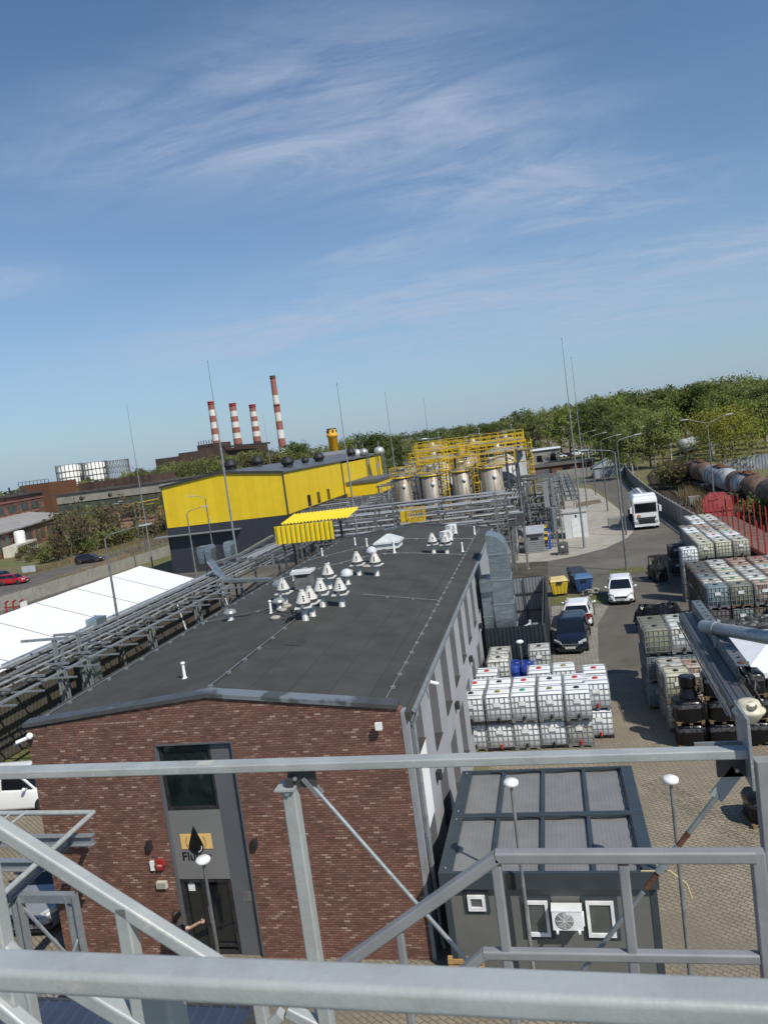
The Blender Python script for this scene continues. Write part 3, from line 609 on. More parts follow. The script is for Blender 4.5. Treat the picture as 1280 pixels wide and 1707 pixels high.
f = MB(); f.prismY([(-.48,.995),(.48,.995),(.95,.80),(1.15,.5),(1.15,.28),(-.48,.28)][::-1], -1.2, 1.5); f.build('bottom_elbow', m_duct, t)
f = MB(); f.bx(-1.05,-.2,1.0,-.485,1.2,4.7); f.bx(-1.05,-.4,4.7,-.40,1.2,5.3); f.build('side_duct', m_duct, t)
f = MB()
for z in (1.9,2.6,4.0,5.2,6.5): f.bx(-.51,-.33,z,.51,1.53,z+.04)
for z in (2.2,3.4): f.bx(-1.08,-.23,z,-.52,1.23,z+.035)
f.build('flange', m_galv, t)
t = thing('pump_unit', 'silver pump and pipe group inside the dark enclosure', 'pump', (-2.0,38.6,0)); f = MB(); f.path([(-2.4,38.2,.3),(-2.4,38.2,2.4),(-1.9,38.2,2.6),(-1.9,38.9,2.6),(-1.9,38.9,.4)], .07); f.path([(-2.6,38.9,1.6),(-1.6,38.6,1.9),(-1.6,39.6,1.9)], .05); f.build('pipework', m_lsteel, t); MB().bx(-1.75,38.0,1.7,-1.4,38.25,2.65).build('control_box', m_galvd, t); MB().bx(-3.4,37.2,.013,-1.5,40.2,1.2).build('casing', m_galvd, t)

# ------------------------------------------------------------------ office container: two modules side by side
m_cnav = mat('container_frame', (.040,.055,.065), (.033,.046,.055), 2, .4, 0)
m_cwall = mat('container_wall', (.135,.135,.122), (.125,.125,.114), 2, .55, 0)
m_croof = mat('container_roof_sheet', (.235,.235,.228), (.20,.202,.197), 1.2, .5, .2, .05, 40, c3=(.22,.215,.2), s3=3, t3=(.6,.75))
m_upvc = mat('white_frame', (.80,.80,.79), None, 4, .35)
t = thing('office_container', 'dark grey twin module office container with ribbed roof and white windows', 'container', (-1.1,16.35,0))
x0, x1 = -3.52, 1.30; yb = [16.2, 18.84, 21.48]
MB().bx(x0+.08, 16.35, .05, x1-.08, 21.4, 2.38).build('wall', m_cwall, t)
for x in (x0+.05, x1-.2): MB().bx(x, 16.33, 0.02, x+.15, 16.349, 2.3).build('corner_post', m_cnav, t); MB().bx(x, 21.402, .02, x+.15, 21.43, 2.3).build('corner_post', m_cnav, t)
MB().bx(x0+.2,16.335,.02,x1-.2,16.349,.22).build('base_rail', m_cnav, t)
for k in (0, 1):
    ya, ybk = yb[k], yb[k+1]-.012; f = MB()
    f.bx(x0, ya, 2.30, x1, ya+.09, 2.69); f.bx(x0, ybk-.09, 2.30, x1, ybk, 2.69); f.bx(x0, ya+.09, 2.30, x0+.30, ybk-.09, 2.685); f.bx(x1-.30, ya+.09, 2.30, x1, ybk-.09, 2.685)
    for j in range(1, 4):
        xx = x0+.15+(x1-x0-.3)*j/4+(-.05 if j else 0); f.bx(xx-.05, ya+.09, 2.42, xx+.05, ybk-.09, 2.665)
    f.build('roof_frame', m_cnav, t)
    f = MB(); n_ = 86; xs = [x0+.3+(x1-x0-.6)*i/n_ for i in range(n_+1)]
    vs = []; 
    for i, x in enumerate(xs):
        z = 2.58+(.003 if i % 2 else 0); vs += [(x, ya+.09, z), (x, ybk-.09, z)]
    f.add(vs, [(2*i, 2*i+2, 2*i+3, 2*i+1) for i in range(n_)]); f.build('roof_sheet', m_croof, t)
    f = MB(); pts = []
    for j in range(25): pts.append((x0+.9+(x1-x0-1.2)*j/24, ybk-.12-.0, 2.66+.05*math.cos(j*.79)-.02))
    f.path(pts, .013, 5); pts = [(x1-.33, ybk-.1-(ybk-ya-.3)*j/10, 2.69-.03*(j % 2)) for j in range(11)]; f.path(pts, .02, 5); f.build('roof_cable', m_black, t)
    f = MB(); 
    for cx_, cy_ in ((x0+.15,ya+.2),(x0+.15,ybk-.2)): f.sphere((cx_,cy_,2.70),.022,8,6)
    f.build('corner_bolt', m_galv, t)
MB().bx(x0+1.55, 16.19, 2.3, x0+1.72, 16.199, 2.68).build('cable_cover', m_black, t)
def cwin(xa, xb, z0, z1):
    f = MB(); f.bx(xa-.09, 16.325, z0-.09, xb+.09, 16.349, z1+.09); wo = f.build('window', m_cnav, t)
    f = MB()
    for a, b, c, d in ((xa,xa+.07,z0,z1),(xb-.07,xb,z0,z1),(xa+.07,xb-.07,z0,z0+.09),(xa+.07,xb-.07,z1-.07,z1)): f.bx(a, 16.27, c, b, 16.324, d)
    f.build('frame', m_upvc, wo); MB().bx(xa+.07, 16.305, z0+.09, xb-.07, 16.32, z1-.07).build('pane', glassmat('window_pane', (.10,.115,.105), .12), wo)
for xa, xb, z0, z1 in ((-2.93,-2.53,1.72,2.09),(-1.64,-1.13,1.12,1.96),(-.30,.30,1.12,1.96)): cwin(xa, xb, z0, z1)
acw = dup(ac, (-.72,16.14,1.37), 0, 'white air conditioning unit on the dark office container wall', 'x'); acw.scale = (.82,.82,.82); del acw['group']
lab(MB().path([(x1-.35,16.25,2.70),(x1+.25,16.25,2.70),(x1+.55,16.1,2.5),(x1+.62,16.05,2.2)], .018, 6).build('yellow_hose', mat('hose_yellow', (.5,.42,.2), None, 4, .5), None, (x1,16.2,2.7)), 'thin yellow hose hanging off the container roof corner', 'hose')
# pallet leaning between the container and the brick wall
m_wood = mat('pallet_wood', (.46,.27,.10), (.34,.19,.07), 4, .8, 0, .2, 30, stretch=(1,6,6), c3=(.22,.13,.06), s3=7, t3=(.6,.8), rand=.12)
pl = G(747,1607); t = thing('wooden_pallet', 'light wooden pallet leaning upright beside the drainpipe and container', 'pallet', (-3.05,15.75,0)); 
f = MB()
for k in range(6): f.bx(-3.45, 15.72+.02*k*0, .02+.16*k, -2.65, 15.745, .13+.16*k)
f.build('deck_board', m_wood, t); f = MB()
for x in (-3.45,-3.1,-2.75): f.bx(x, 15.747, .02, x+.1, 15.83, .95)
f.build('stringer', m_wood, t)
# tall square topped pole lamps in front of the container
m_lampw = mat('lamp_white', (.80,.80,.78), None, 3, .4)
def post_lamp(b, top, label, h=None):
    t = thing('post_lamp', label, 'lamp', b, 'small post lamps with flat white heads', world=False)
    MB().tube((0,0,0),(0,0,top-.12),.052,10,.034).build('pole', m_msteel, t)
    f = MB(); f.lathe([(.04,-.13),(.13,-.08)], 18, (0,0,top)); f.lathe([(.13,-.08),(.17,-.06),(.165,.0),(.12,.035),(.001,.045)], 18, (0,0,top)); f.build('head', m_lampw, t)
    MB().lathe([(.09,0),(.09,.02),(.055,.03)], 10).build('foot_plate', m_galvd, t); return t
a = PY(851,1303,16.0); post_lamp((a.x,a.y,0), a.z, 'post lamp standing in front of the dark office container windows')
a = PY(1117,1298,16.0); post_lamp((a.x,a.y,0), a.z, 'post lamp on the pavers right of the office container')
a = PY(866,1069,34.2); post_lamp((a.x,a.y,0), a.z, 'post lamp behind the white tanks before the dark enclosure')
a = PY(338,1432,14.6); post_lamp((a.x,a.y,0), a.z, 'post lamp in front of the company sign and entrance')

# ------------------------------------------------------------------ intermediate bulk containers (cage, bottle, pallet, lid, valve)
W_, D_, H_ = 1.0, 1.16, 1.13
def cage_mb(solid=False):
    f = MB(); x, y = W_/2-.01, D_/2-.01; r = .011
    for z in (.17,.40,.62,.85,1.08):
        for p, q in (((-x,-y),(x,-y)),((x,-y),(x,y)),((x,y),(-x,y)),((-x,y),(-x,-y))): f.bar((p[0],p[1],z),(q[0],q[1],z),.018,.018)
    for k in range(6):
        a = -x+2*x*k/5
        for yy in (-y, y): f.bar((a,yy*1.012,.14),(a,yy*1.012,1.10),.017,.017)
    for k in range(1, 6):
        b = -y+2*y*k/6
        for xx in (-x, x): f.bar((xx*1.012,b,.14),(xx*1.012,b,1.10),.017,.017)
    for yy in (-.28,.28): f.bar((-x,yy,1.125),(x,yy,1.125),.03,.012); 
    for xx in (-x, x):
        for yy in (-.28,.28): f.bar((xx,yy,1.08),(xx,yy,1.125),.03,.012)
    return f
def bottle_mb():
    f = MB(); x, y = W_/2-.028, D_/2-.028; rings = []
    def rr(hx, hy, z, c):
        p = []
        for sx, sy, a0 in ((1,1,0),(-1,1,90),(-1,-1,180),(1,-1,270)):
            for k in range(4):
                a = R_(a0+30*k); p.append((sx*(hx-c)+c*math.cos(a), sy*(hy-c)+c*math.sin(a), z))
        return p
    for z, i in ((.15,.05),(.18,.0),(.60,.004),(1.04,0),(1.09,.03),(1.11,.07)): rings.append(rr(x-i, y-i, z, .08))
    f.loft(rings, True)
    # raised ribs on the top between the cage straps
    for a, b in ((-y+.1,-.33),(-.23,.23),(.33,y-.1)): f.bx(-x+.1, a, 1.105, x-.1, b, 1.118)
    return f
cage_d = cage_mb(); bot_d = bottle_mb()
m_cage = mat('cage_steel', (.30,.31,.31), (.24,.25,.25), 7, .5, .2); m_cager = mat('rusting_cage', (.20,.15,.12), (.15,.09,.06), 5, .7, .3)
BOT = {'white': mat('ibc_clean_white', (.76,.78,.79), (.69,.71,.72), 1.5, .5, 0, rand=.06), 'cream': mat('ibc_cream', (.58,.56,.43), (.46,.43,.30), 1.8, .4, 0, rand=.15, c3=(.33,.27,.15), s3=3, t3=(.6,.75)),
 'pale': mat('ibc_pale', (.60,.61,.57), (.47,.47,.43), 2.2, .45, 0, rand=.22, c3=(.22,.17,.12), s3=4, t3=(.50,.68)), 'teal': mat('ibc_teal_fluid', (.17,.23,.24), (.11,.16,.17), 1.6, .4, 0, rand=.2),
 'olive': mat('ibc_olive_fluid', (.22,.215,.145), (.15,.15,.10), 1.6, .4, 0, rand=.2), 'rust': mat('ibc_dirty', (.30,.19,.13), (.42,.36,.30), 2.4, .6, 0, rand=.2, c3=(.12,.06,.04), s3=4, t3=(.5,.65)), 'dark': mat('ibc_dark', (.07,.075,.075), (.10,.10,.095), 2, .5, 0, rand=.2)}
LID = {'red': mat('lid_red', (.50,.03,.03), None, 3, .4), 'black': mat('lid_black', (.02,.02,.022), None, 3, .4), 'green': mat('lid_green', (.04,.28,.18), None, 3, .4), 'yellow': mat('lid_yellow', (.10,.09,.03), (.3,.26,.03), 9, .4)}
m_woodd = mat('old_pallet_wood', (.20,.125,.06), (.13,.085,.045), 4, .85, 0, .2, 30, rand=.2)
m_bpal = mat('ibc_pallet_black', (.03,.03,.03), (.02,.02,.02), 4, .6); m_spal = mat('ibc_pallet_steel', (.30,.31,.31), (.22,.22,.22), 4, .5, .5)
IBC = {}
def ibc(bottle, lid, pallet, cage='steel'):
    k = (bottle, lid, pallet, cage)
    if k in IBC: return IBC[k]
    t = thing('ibc_container', 'x', 'tank container', world=False); base = next(iter(IBC.values())) if IBC else None
    def share(name, mb, mt):
        if base:
            for ch in base.children:
                if ch.name.split('.')[0] == name:
                    me = ch.data.copy(); me.materials.clear(); me.materials.append(mt); o = bpy.data.objects.new(name, me); C.objects.link(o); o.parent = t; return o
        return mb.build(name, mt, t)
    share('bottle', bot_d, BOT[bottle]); share('cage', cage_d, m_cage if cage == 'steel' else m_cager)
    f = MB(); f.lathe([(.115,1.112),(.115,1.14),(.10,1.155),(.001,1.157)], 16, (0,.0,0)); share('lid', f, LID[lid])
    f = MB(); f.bx(-.49,-.57,.085,.49,.57,.14)
    for x in (-.42,0,.42): f.bx(x-.07,-.57,.012,x+.07,.57,.083)
    f.build('pallet', {'black': m_bpal, 'steel': m_spal, 'wood': m_woodd}[pallet], t)
    f = MB(); f.tube((0,-.50,.21),(0,-.60,.21),.045,10); f.lathe([(.05,0),(.05,.05)], 10, (0,-.58,.13)); f.bx(-.012,-.66,.23,.012,-.54,.30); share('valve', f, LID['red'] if lid == 'red' else m_bpal)
    share('label_plate', MB().bx(-.16,-.5935,.70,.10,-.5905,.86), m_upvc)
    IBC[k] = t; return t
IBCN = [0]
def put_ibc(x, y, z, label, group, bottle='white', lid='black', pallet='black', cage='steel', rz=0):
    p = ibc(bottle, lid, pallet, cage); IBCN[0] += 1
    o = place(p, USED, (x, y, z), rz+random.uniform(-.015,.015), label, group); return o
ORD = ['first','second','third','fourth','fifth','sixth','seventh','eighth','ninth','tenth','eleventh','twelfth']
lids1 = ['black','yellow','green','yellow','black']; lids2 = ['red','black','red','black','red']
g1 = 'clean white tank containers stacked beside the grey wall'
xs = [-4.06,-3.04,-2.03,-1.0,.03]
rows = [(29.52, lids1, 'front row'), (30.72, lids2, 'second row')]
for y, lids, rn in rows:
    for i, x in enumerate(xs):
        dx = random.uniform(-.03,.03)
        put_ibc(x+dx, y-.15+random.uniform(-.04,.04), 1.165, 'white tank with %s lid, upper layer, %s, %s from grey wall' % (lids[i], rn, ORD[i]), g1, 'white', lids[i], 'black' if i < 2 else 'steel')
        put_ibc(x-.02, y+random.uniform(-.04,.04), 0.01, 'white tank on the ground, %s, %s from grey wall' % (rn, ORD[i]), g1, 'white' if i != 4 else 'pale', 'red' if i in (1,4) else 'black', 'black' if i in (1,3) else 'steel')
for x, y, l, lb in ((-3.65,32.05,'red','third row nearest the grey wall'), (-1.42,32.0,'red','third row behind the post lamp'), (-.40,32.15,'yellow','third row with black cap'), (.82,31.6,'red','outer right column set back from the front')):
    put_ibc(x, y, 1.165, 'white tank with %s lid, upper layer, %s' % (l, lb), g1, 'white', l, 'steel')
    put_ibc(x, y, 0.01, 'white tank on the ground under the %s' % lb, g1, 'white', 'black', 'steel')
put_ibc(.80, 30.3, 0.01, 'white tank on the ground at the right end of the front stack', g1, 'white', 'red', 'black')
put_ibc(.80, 30.32, 1.165, 'white tank without neighbour at the right end, upper layer', g1, 'white', 'red', 'steel')
for y, z, lb in ((33.95,1.165,'upper greenish tank near the dark enclosure, nearer of two'),(35.2,1.165,'upper tank touching the dark enclosure, farther of two'),(33.95,.01,'lower tank near the dark enclosure, nearer of two'),(35.2,.01,'lower tank touching the dark enclosure, farther of two')):
    put_ibc(-3.28, y, z, lb, 'pale tanks before the dark enclosure', 'pale' if z > 1 else 'olive', 'black', 'steel')
put_ibc(-1.45, 35.3, .01, 'single pale tank on the ground right of the blue drums', 'pale tanks before the dark enclosure', 'pale', 'black', 'steel')
put_ibc(-1.45, 35.3, 1.165, 'single pale tank on top right of the blue drums', 'pale tanks before the dark enclosure', 'pale', 'black', 'steel')
# blue drums
m_blue = mat('drum_blue', (.012,.035,.22), (.02,.05,.28), 3, .3, 0, rand=.12)
dr_ = thing('blue_drum', 'x', 'drum', world=False)
MB().lathe([(.28,0),(.29,.02),(.29,.28),(.305,.30),(.29,.32),(.29,.58),(.305,.60),(.29,.62),(.29,.86),(.27,.88)], 18).build('shell', m_blue, dr_); f = MB(); f.lathe([(.27,.865),(.001,.867)], 18); f.lathe([(.03,.867),(.03,.885),(.001,.886)], 8, (.15,.05,0)); f.build('top', m_blue, dr_)
dpos = [(-2.52,34.1,0),(-1.93,34.05,0)][:0]+[(-2.62,34.2,0),(-2.06,34.15,0),(-2.6,34.8,0),(-2.04,34.75,0)]
dl = ['front left blue drum of the bottom layer between the pale tanks','front right blue drum of the bottom layer by the post lamp','rear left blue drum of the bottom layer','rear right blue drum of the bottom layer','front left blue drum of the upper layer','front right blue drum of the upper layer','rear left blue drum of the upper layer','rear right blue drum of the upper layer']
for k in range(8):
    x, y, z = dpos[k % 4]; place(dr_, USED, (x, y, .012+(k//4)*.9), random.uniform(0,6), dl[k], 'blue drums before the dark enclosure')
# right hand stockyard: old tanks in blocks (column = along x from the driveway, row = from the front)
def block(x0, y0, ncol, nrow, layers, tag, pick, dx=1.08, dy=1.22, skew=0.0, top_only=True):
    for j in range(nrow):
        for i in range(ncol):
            for k in range(layers):
                top = k == layers-1
                if not (top or j == 0 or i == 0): continue
                b, l, c = pick(i, j, k)
                if b is None: continue
                lay = ['ground layer','middle layer' if layers > 2 else 'top layer','top layer','top layer'][k] if layers > 1 else 'single layer'
                if layers > 1 and top: lay = 'top layer'
                put_ibc(x0+i*dx+j*skew+random.uniform(-.04,.04), y0+j*dy+random.uniform(-.04,.04), .015+k*1.165, '%s, %s, %s row from front, %s from driveway' % (tag, lay, ORD[j], ORD[i]), tag.replace(' tank',' tanks'), b, l, random.choice(['steel','black','wood']), c, random.choice([0,0,math.pi]))
lb_ = lambda: random.choice(['black']*7+['red','green'])
def pickA(i, j, k): return ({0:'teal',1:'teal',2:'olive'}[k] if i == 0 else ('teal' if k < 2 else 'pale'), 'black', 'steel')
block(3.5, 33.1, 2, 2, 3, 'fluid filled block tank', pickA)
def pickB(i, j, k):
    r = random.random()
    if j == 0 and k == 2: return ('teal','olive','rust','pale')[i % 4], lb_(), 'steel'
    if j == 0 or i == 0: return random.choice(['teal','dark','olive','pale']), lb_(), 'rust'
    return ('rust' if r < .16 else 'pale' if r < .8 else 'cream'), lb_(), 'steel' if r > .3 else 'rust'
block(7.35, 39.9, 5, 6, 3, 'weathered middle block tank', pickB, 1.08, 1.22, .03)
def pickC(i, j, k):
    r = random.random()
    if i == 0 and j > 6: return None, None, None
    if j == 0 and k == 2: return ('cream','cream','cream','cream')[i], lb_(), 'steel'
    return ('rust' if r < .1 else 'cream' if r < .3 else 'pale' if r < .8 else 'white'), lb_(), 'steel'
block(9.25, 52.7, 3, 11, 3, 'pale far block tank', pickC, 1.08, 1.3, .04)
put_ibc(8.0, 51.2, .015, 'lower grey tank of the pair standing alone beside the forklift', 'tanks beside the forklift', 'olive', 'black', 'steel')
put_ibc(8.0, 51.2, 1.18, 'middle grey tank of the column beside the forklift', 'tanks beside the forklift', 'pale', 'black', 'steel'); put_ibc(8.0, 51.2, 2.345, 'bright white tank topping the column beside the forklift', 'tanks beside the forklift', 'white', 'black', 'steel')
put_ibc(8.4, 59.6, .015, 'dark grey lower tank at the driveway corner of the far block', 'tanks beside the forklift', 'dark', 'black', 'steel', 'rust'); put_ibc(8.4, 59.6, 1.18, 'dark grey upper tank at the driveway corner of the far block', 'tanks beside the forklift', 'dark', 'black', 'steel', 'rust')
put_ibc(3.9, 30.6, .015, 'cream tank without cage front on the ground beside black pallets', 'tanks behind the black wrapped pallets', 'cream', 'black', 'wood'); put_ibc(3.9, 30.6, 1.18, 'upper cream ribbed tank beside the black wrapped pallets', 'tanks behind the black wrapped pallets', 'cream', 'black', 'wood')
put_ibc(3.85, 31.85, .015, 'lower pale tank behind the cream ribbed tank', 'tanks behind the black wrapped pallets', 'pale', 'black', 'wood'); put_ibc(3.85, 31.85, 1.18, 'upper pale tank behind the cream ribbed tank', 'tanks behind the black wrapped pallets', 'pale', 'black', 'wood')
put_ibc(4.75, 31.5, .015, 'lower brown stained tank under the light fitting', 'tanks behind the black wrapped pallets', 'rust', 'black', 'wood'); put_ibc(4.75, 31.5, 1.18, 'upper tank with brown liquid under the light fitting', 'tanks behind the black wrapped pallets', 'rust', 'black', 'steel')
for i, (x, y) in enumerate(((6.0,34.4),(7.2,34.6),(8.6,35.0))):
    put_ibc(x, y, .015, 'lower pale tank, %s behind the grey pipe arm' % ORD[i], 'tanks behind the grey pipe arm', 'dark', 'black', 'steel'); put_ibc(x, y, 1.18, 'upper pale tank, %s behind the grey pipe arm' % ORD[i], 'tanks behind the grey pipe arm', 'pale', 'black', 'steel')
put_ibc(.30, 73.2, .02, 'single dark grey tank alone on the pale gravel', 'lone tank on gravel', 'dark', 'black', 'steel')
# black film wrapped pallets
m_film = mat('black_film', (.004,.004,.005), (.007,.007,.008), 3, .2, 0, 1.0, 5, spec=.35); m_filmc = mat('clear_film', (.09,.09,.095), (.012,.012,.014), 6, .18, 0, 1.0, 8, spec=.5)
def make_load():
    t = thing('wrapped_pallet', 'x', 'wrapped pallet', world=False)
    f = MB(); 
    for x in (-.42,0,.42): f.bx(x-.06,-.45,.0,x+.06,.45,.10)
    for k in range(6): f.bx(-.5,-.45+.16*k,.10,.5,-.37+.16*k,.125)
    f.build('pallet', m_woodd, t); rings = []
    for z, s_ in ((.075,.99),(.2,1.0),(.32,1.0),(.46,.97),(.60,1.02),(.68,1.03),(.76,1.0),(.84,.93),(.88,.80),(.895,.5)):
        p = []
        for k in range(36):
            a = 2*math.pi*k/36; c, s = math.cos(a), math.sin(a); e = .46
            x = math.copysign(abs(c)**e, c)*.5*s_; y = math.copysign(abs(s)**e, s)*.46*s_; j = 1+random.uniform(-.03,.03)
            p.append((x*j, y*j, z+random.uniform(-.012,.012)))
        rings.append(p)
    f = MB(); f.loft(rings[:5], True); f.build('load', m_film, t)
    f = MB(); f.loft([[(x*1.01,y*1.01,z) for x, y, z in r_] for r_ in rings[4:7]], True, False); f.build('film_band', m_filmc, t)
    f = MB(); f.loft(rings[6:], True); f.build('film_top', m_film, t)
    return t
wl = make_load(); k = 0
for z in (.012, .92, 1.83):
    for i, x in enumerate((4.0,5.1,6.2)):
        for j, y in enumerate((29.55-.62, 30.2)):
            if j and z < 1.5: continue
            if z > 1.5 and (j or i == 0): continue
            place(wl, USED, (x+random.uniform(-.05,.05), y, z), random.uniform(-.06,.06), 'pallet wrapped in black film, %s from the driveway, %s' % (ORD[i], {.012:'ground layer',.92:'second layer',1.83:'top layer'}[z]), 'black film wrapped pallets')
place(wl, USED, (5.1,23.3,.012), .1, 'black and clear wrapped pallet standing alone near the right post', 'black film wrapped pallets', sc=(1.1,1.1,1.0))
f = MB(); rings = [[(.30*math.cos(a)*r*(1+random.uniform(-.05,.05)), .30*math.sin(a)*r*(1+random.uniform(-.05,.05)), z) for a in [k*.35 for k in range(18)]] for z, r in ((0,1.15),(.18,.95),(.34,.8),(.42,1.0),(.74,1.02),(.78,.9),(.79,.2))]
f.loft(rings, False); lab(f.build('wrapped_roll', m_film, None), 'black film wrapped roll standing on top of the driveway side pallet', 'wrapped roll').location = (4.05,29.0,1.84)
# crumpled tarps over stacks
def tarp(cx_, cy_, sx, sy, z0, z1, label, mt, n=22, amp=.25):
    f = MB(); vs = []
    for j in range(n+1):
        for i in range(n+1):
            u, v = i/n*2-1, j/n*2-1; e = max(abs(u), abs(v)); h = z1 if e < .72 else z1-(z1-z0)*min(1, (e-.72)/.28)
            hx = 1 if e < .72 else 1+.02; vs.append((u*sx/2*hx+random.uniform(-1,1)*.05, v*sy/2*hx+random.uniform(-1,1)*.05, h+random.uniform(-1,1)*amp*.45*(e < .9)+amp*.3*math.sin(5*u+2*v)*math.cos(4*v)))
    fs = [(j*(n+1)+i, j*(n+1)+i+1, (j+1)*(n+1)+i+1, (j+1)*(n+1)+i) for j in range(n) for i in range(n)]
    f.add(vs, fs); o = f.build('tarpaulin', mt, None); o.location = (cx_, cy_, 0); return lab(o, label, 'tarpaulin', 'dark tarps over stock')
m_tarp = mat('dark_tarp', (.028,.028,.028), (.05,.047,.042), 1.5, .4, 0, .6, 10, spec=.5, coat=.15)
tarp(7.6,36.9,4.2,2.6,.3,2.3,'large crumpled dark tarp over the stock beyond the pipe arm', m_tarp); tarp(11.5,37.0,4.0,3.2,.3,2.2,'crumpled dark tarp over the stock at the right edge', m_tarp)
tarp(4.05,35.5,2.2,.9,3.0,3.75,'dark tarp thrown over the back of the fluid filled tanks', m_film, 14, .15)
o = tarp(5.6,38.2,1.2,1.2,.9,2.5,'dirty crumpled white bag of waste on the dark stock', mat('dirty_sack', (.22,.2,.17), (.12,.11,.1), 3, .8, 0, .5, 9), 10, .2)
# open skip of scrap near the driveway, blue drums under a silver sheet
t = thing('blue_skip', 'small dark blue scrap skip with a pale bundle beside the driveway', 'skip', (4.7,44.6,0)); f = MB(); f.prismX([(44.0,.35),(45.2,.35),(45.7,1.25),(43.6,1.25)], 4.1, 5.6); f.build('tub', mat('skip_blue', (.02,.03,.07), (.05,.035,.03), 4, .6), t); f = MB(); f.bx(4.2,44.1,.02,4.4,45.1,.34); f.bx(5.3,44.1,.02,5.5,45.1,.34); f.build('runner', m_dsteel, t)
f = MB()
for k in range(9): f.sphere((4.4+random.random(),43.9+random.random()*1.3,1.3+random.random()*.15), .22, 7, 5, (1,1,.7))
f.build('scrap', mat('scrap_pale', (.32,.28,.23), (.2,.15,.11), 5, .8), t)
k = 0
for x in (10.05,10.75,11.45):
    for y in (37.4,38.1): k += 1; place(dr_, USED, (x-.0, y+1.0, 1.3), k, 'bright blue drum, %s under the silver sheet at the right edge' % ORD[k-1], 'blue drums in the right stockyard', sc=(1.15,1.15,1.2))
tarp(10.8,38.7,2.6,2.2,2.25,2.55,'silver grey plastic sheet lying over blue drums', mat('silver_sheet', (.34,.34,.33), (.2,.2,.19), 3, .35, 0, .5, 9), 10, .12)
t = thing('stock_rack', 'low dark steel rack carrying the blue drums', 'rack', (10.8,38.7,0)); f = MB(); f.bx(9.6,37.8,1.2,12.0,39.8,1.29); f.build('shelf', m_dsteel, t); f = MB()
for x in (9.65,11.9):
    for y in (37.85,39.7): f.bx(x,y,.01,x+.08,y+.08,1.2)
f.build('frame', m_dsteel, t)
# white flat canopy tent at the right edge
m_tent = mat('white_pvc', (.80,.81,.82), (.74,.75,.76), 1, .5, 0, .05, 20)
t = thing('party_tent', 'white canopy tent with shallow pyramid roof at the right edge', 'tent', (8.2,32.2,0)); f = MB(); x0, x1, y0, y1 = 6.05, 10.4, 29.0, 34.0
f.loft([[(x0,y0,2.35),(x1,y0,2.35),(x1,y1,2.35),(x0,y1,2.35)],[(x0,y0,2.55),(x1,y0,2.55),(x1,y1,2.55),(x0,y1,2.55)],[(7.6,31.4,3.05),(8.8,31.4,3.05),(8.8,31.6,3.05),(7.6,31.6,3.05)]]); f.build('canopy', m_tent, t)
for x in (x0+.05,x1-.1):
    for y in (y0+.05,y1-.1): MB().bx(x,y,.01,x+.06,y+.06,2.35).build('leg', m_galv, t)
# ------------------------------------------------------------------ cars
def rrect(hw, z0, z1, n=3, c=.12, y=0.0, tw=1.0):
    p = []
    for sx, top, a0 in ((1,1,0),(-1,1,90),(-1,0,180),(1,0,270)):
        for k in range(n+1):
            a = R_(a0+90*k/n); w_ = hw*(tw if top else 1); p.append((sx*(w_-c)+c*math.cos(a), y, (z1-c if top else z0+c)+c*math.sin(a)))
    return p
m_hl = mat('headlight_glass', (.55,.57,.58), (.3,.32,.33), 12, .12, .2); m_tl = mat('taillight_red', (.30,.012,.012), (.2,.01,.01), 12, .2)
m_rim = mat('alloy_rim', (.40,.41,.42), (.25,.26,.27), 9, .3, .7); m_plate = mat('number_plate', (.72,.72,.70), (.66,.66,.64), 6, .4); m_ptext = mat('plate_dark', (.05,.05,.06), None, 9, .5)
m_cglass = glassmat('car_glass', (.008,.011,.014), .06)
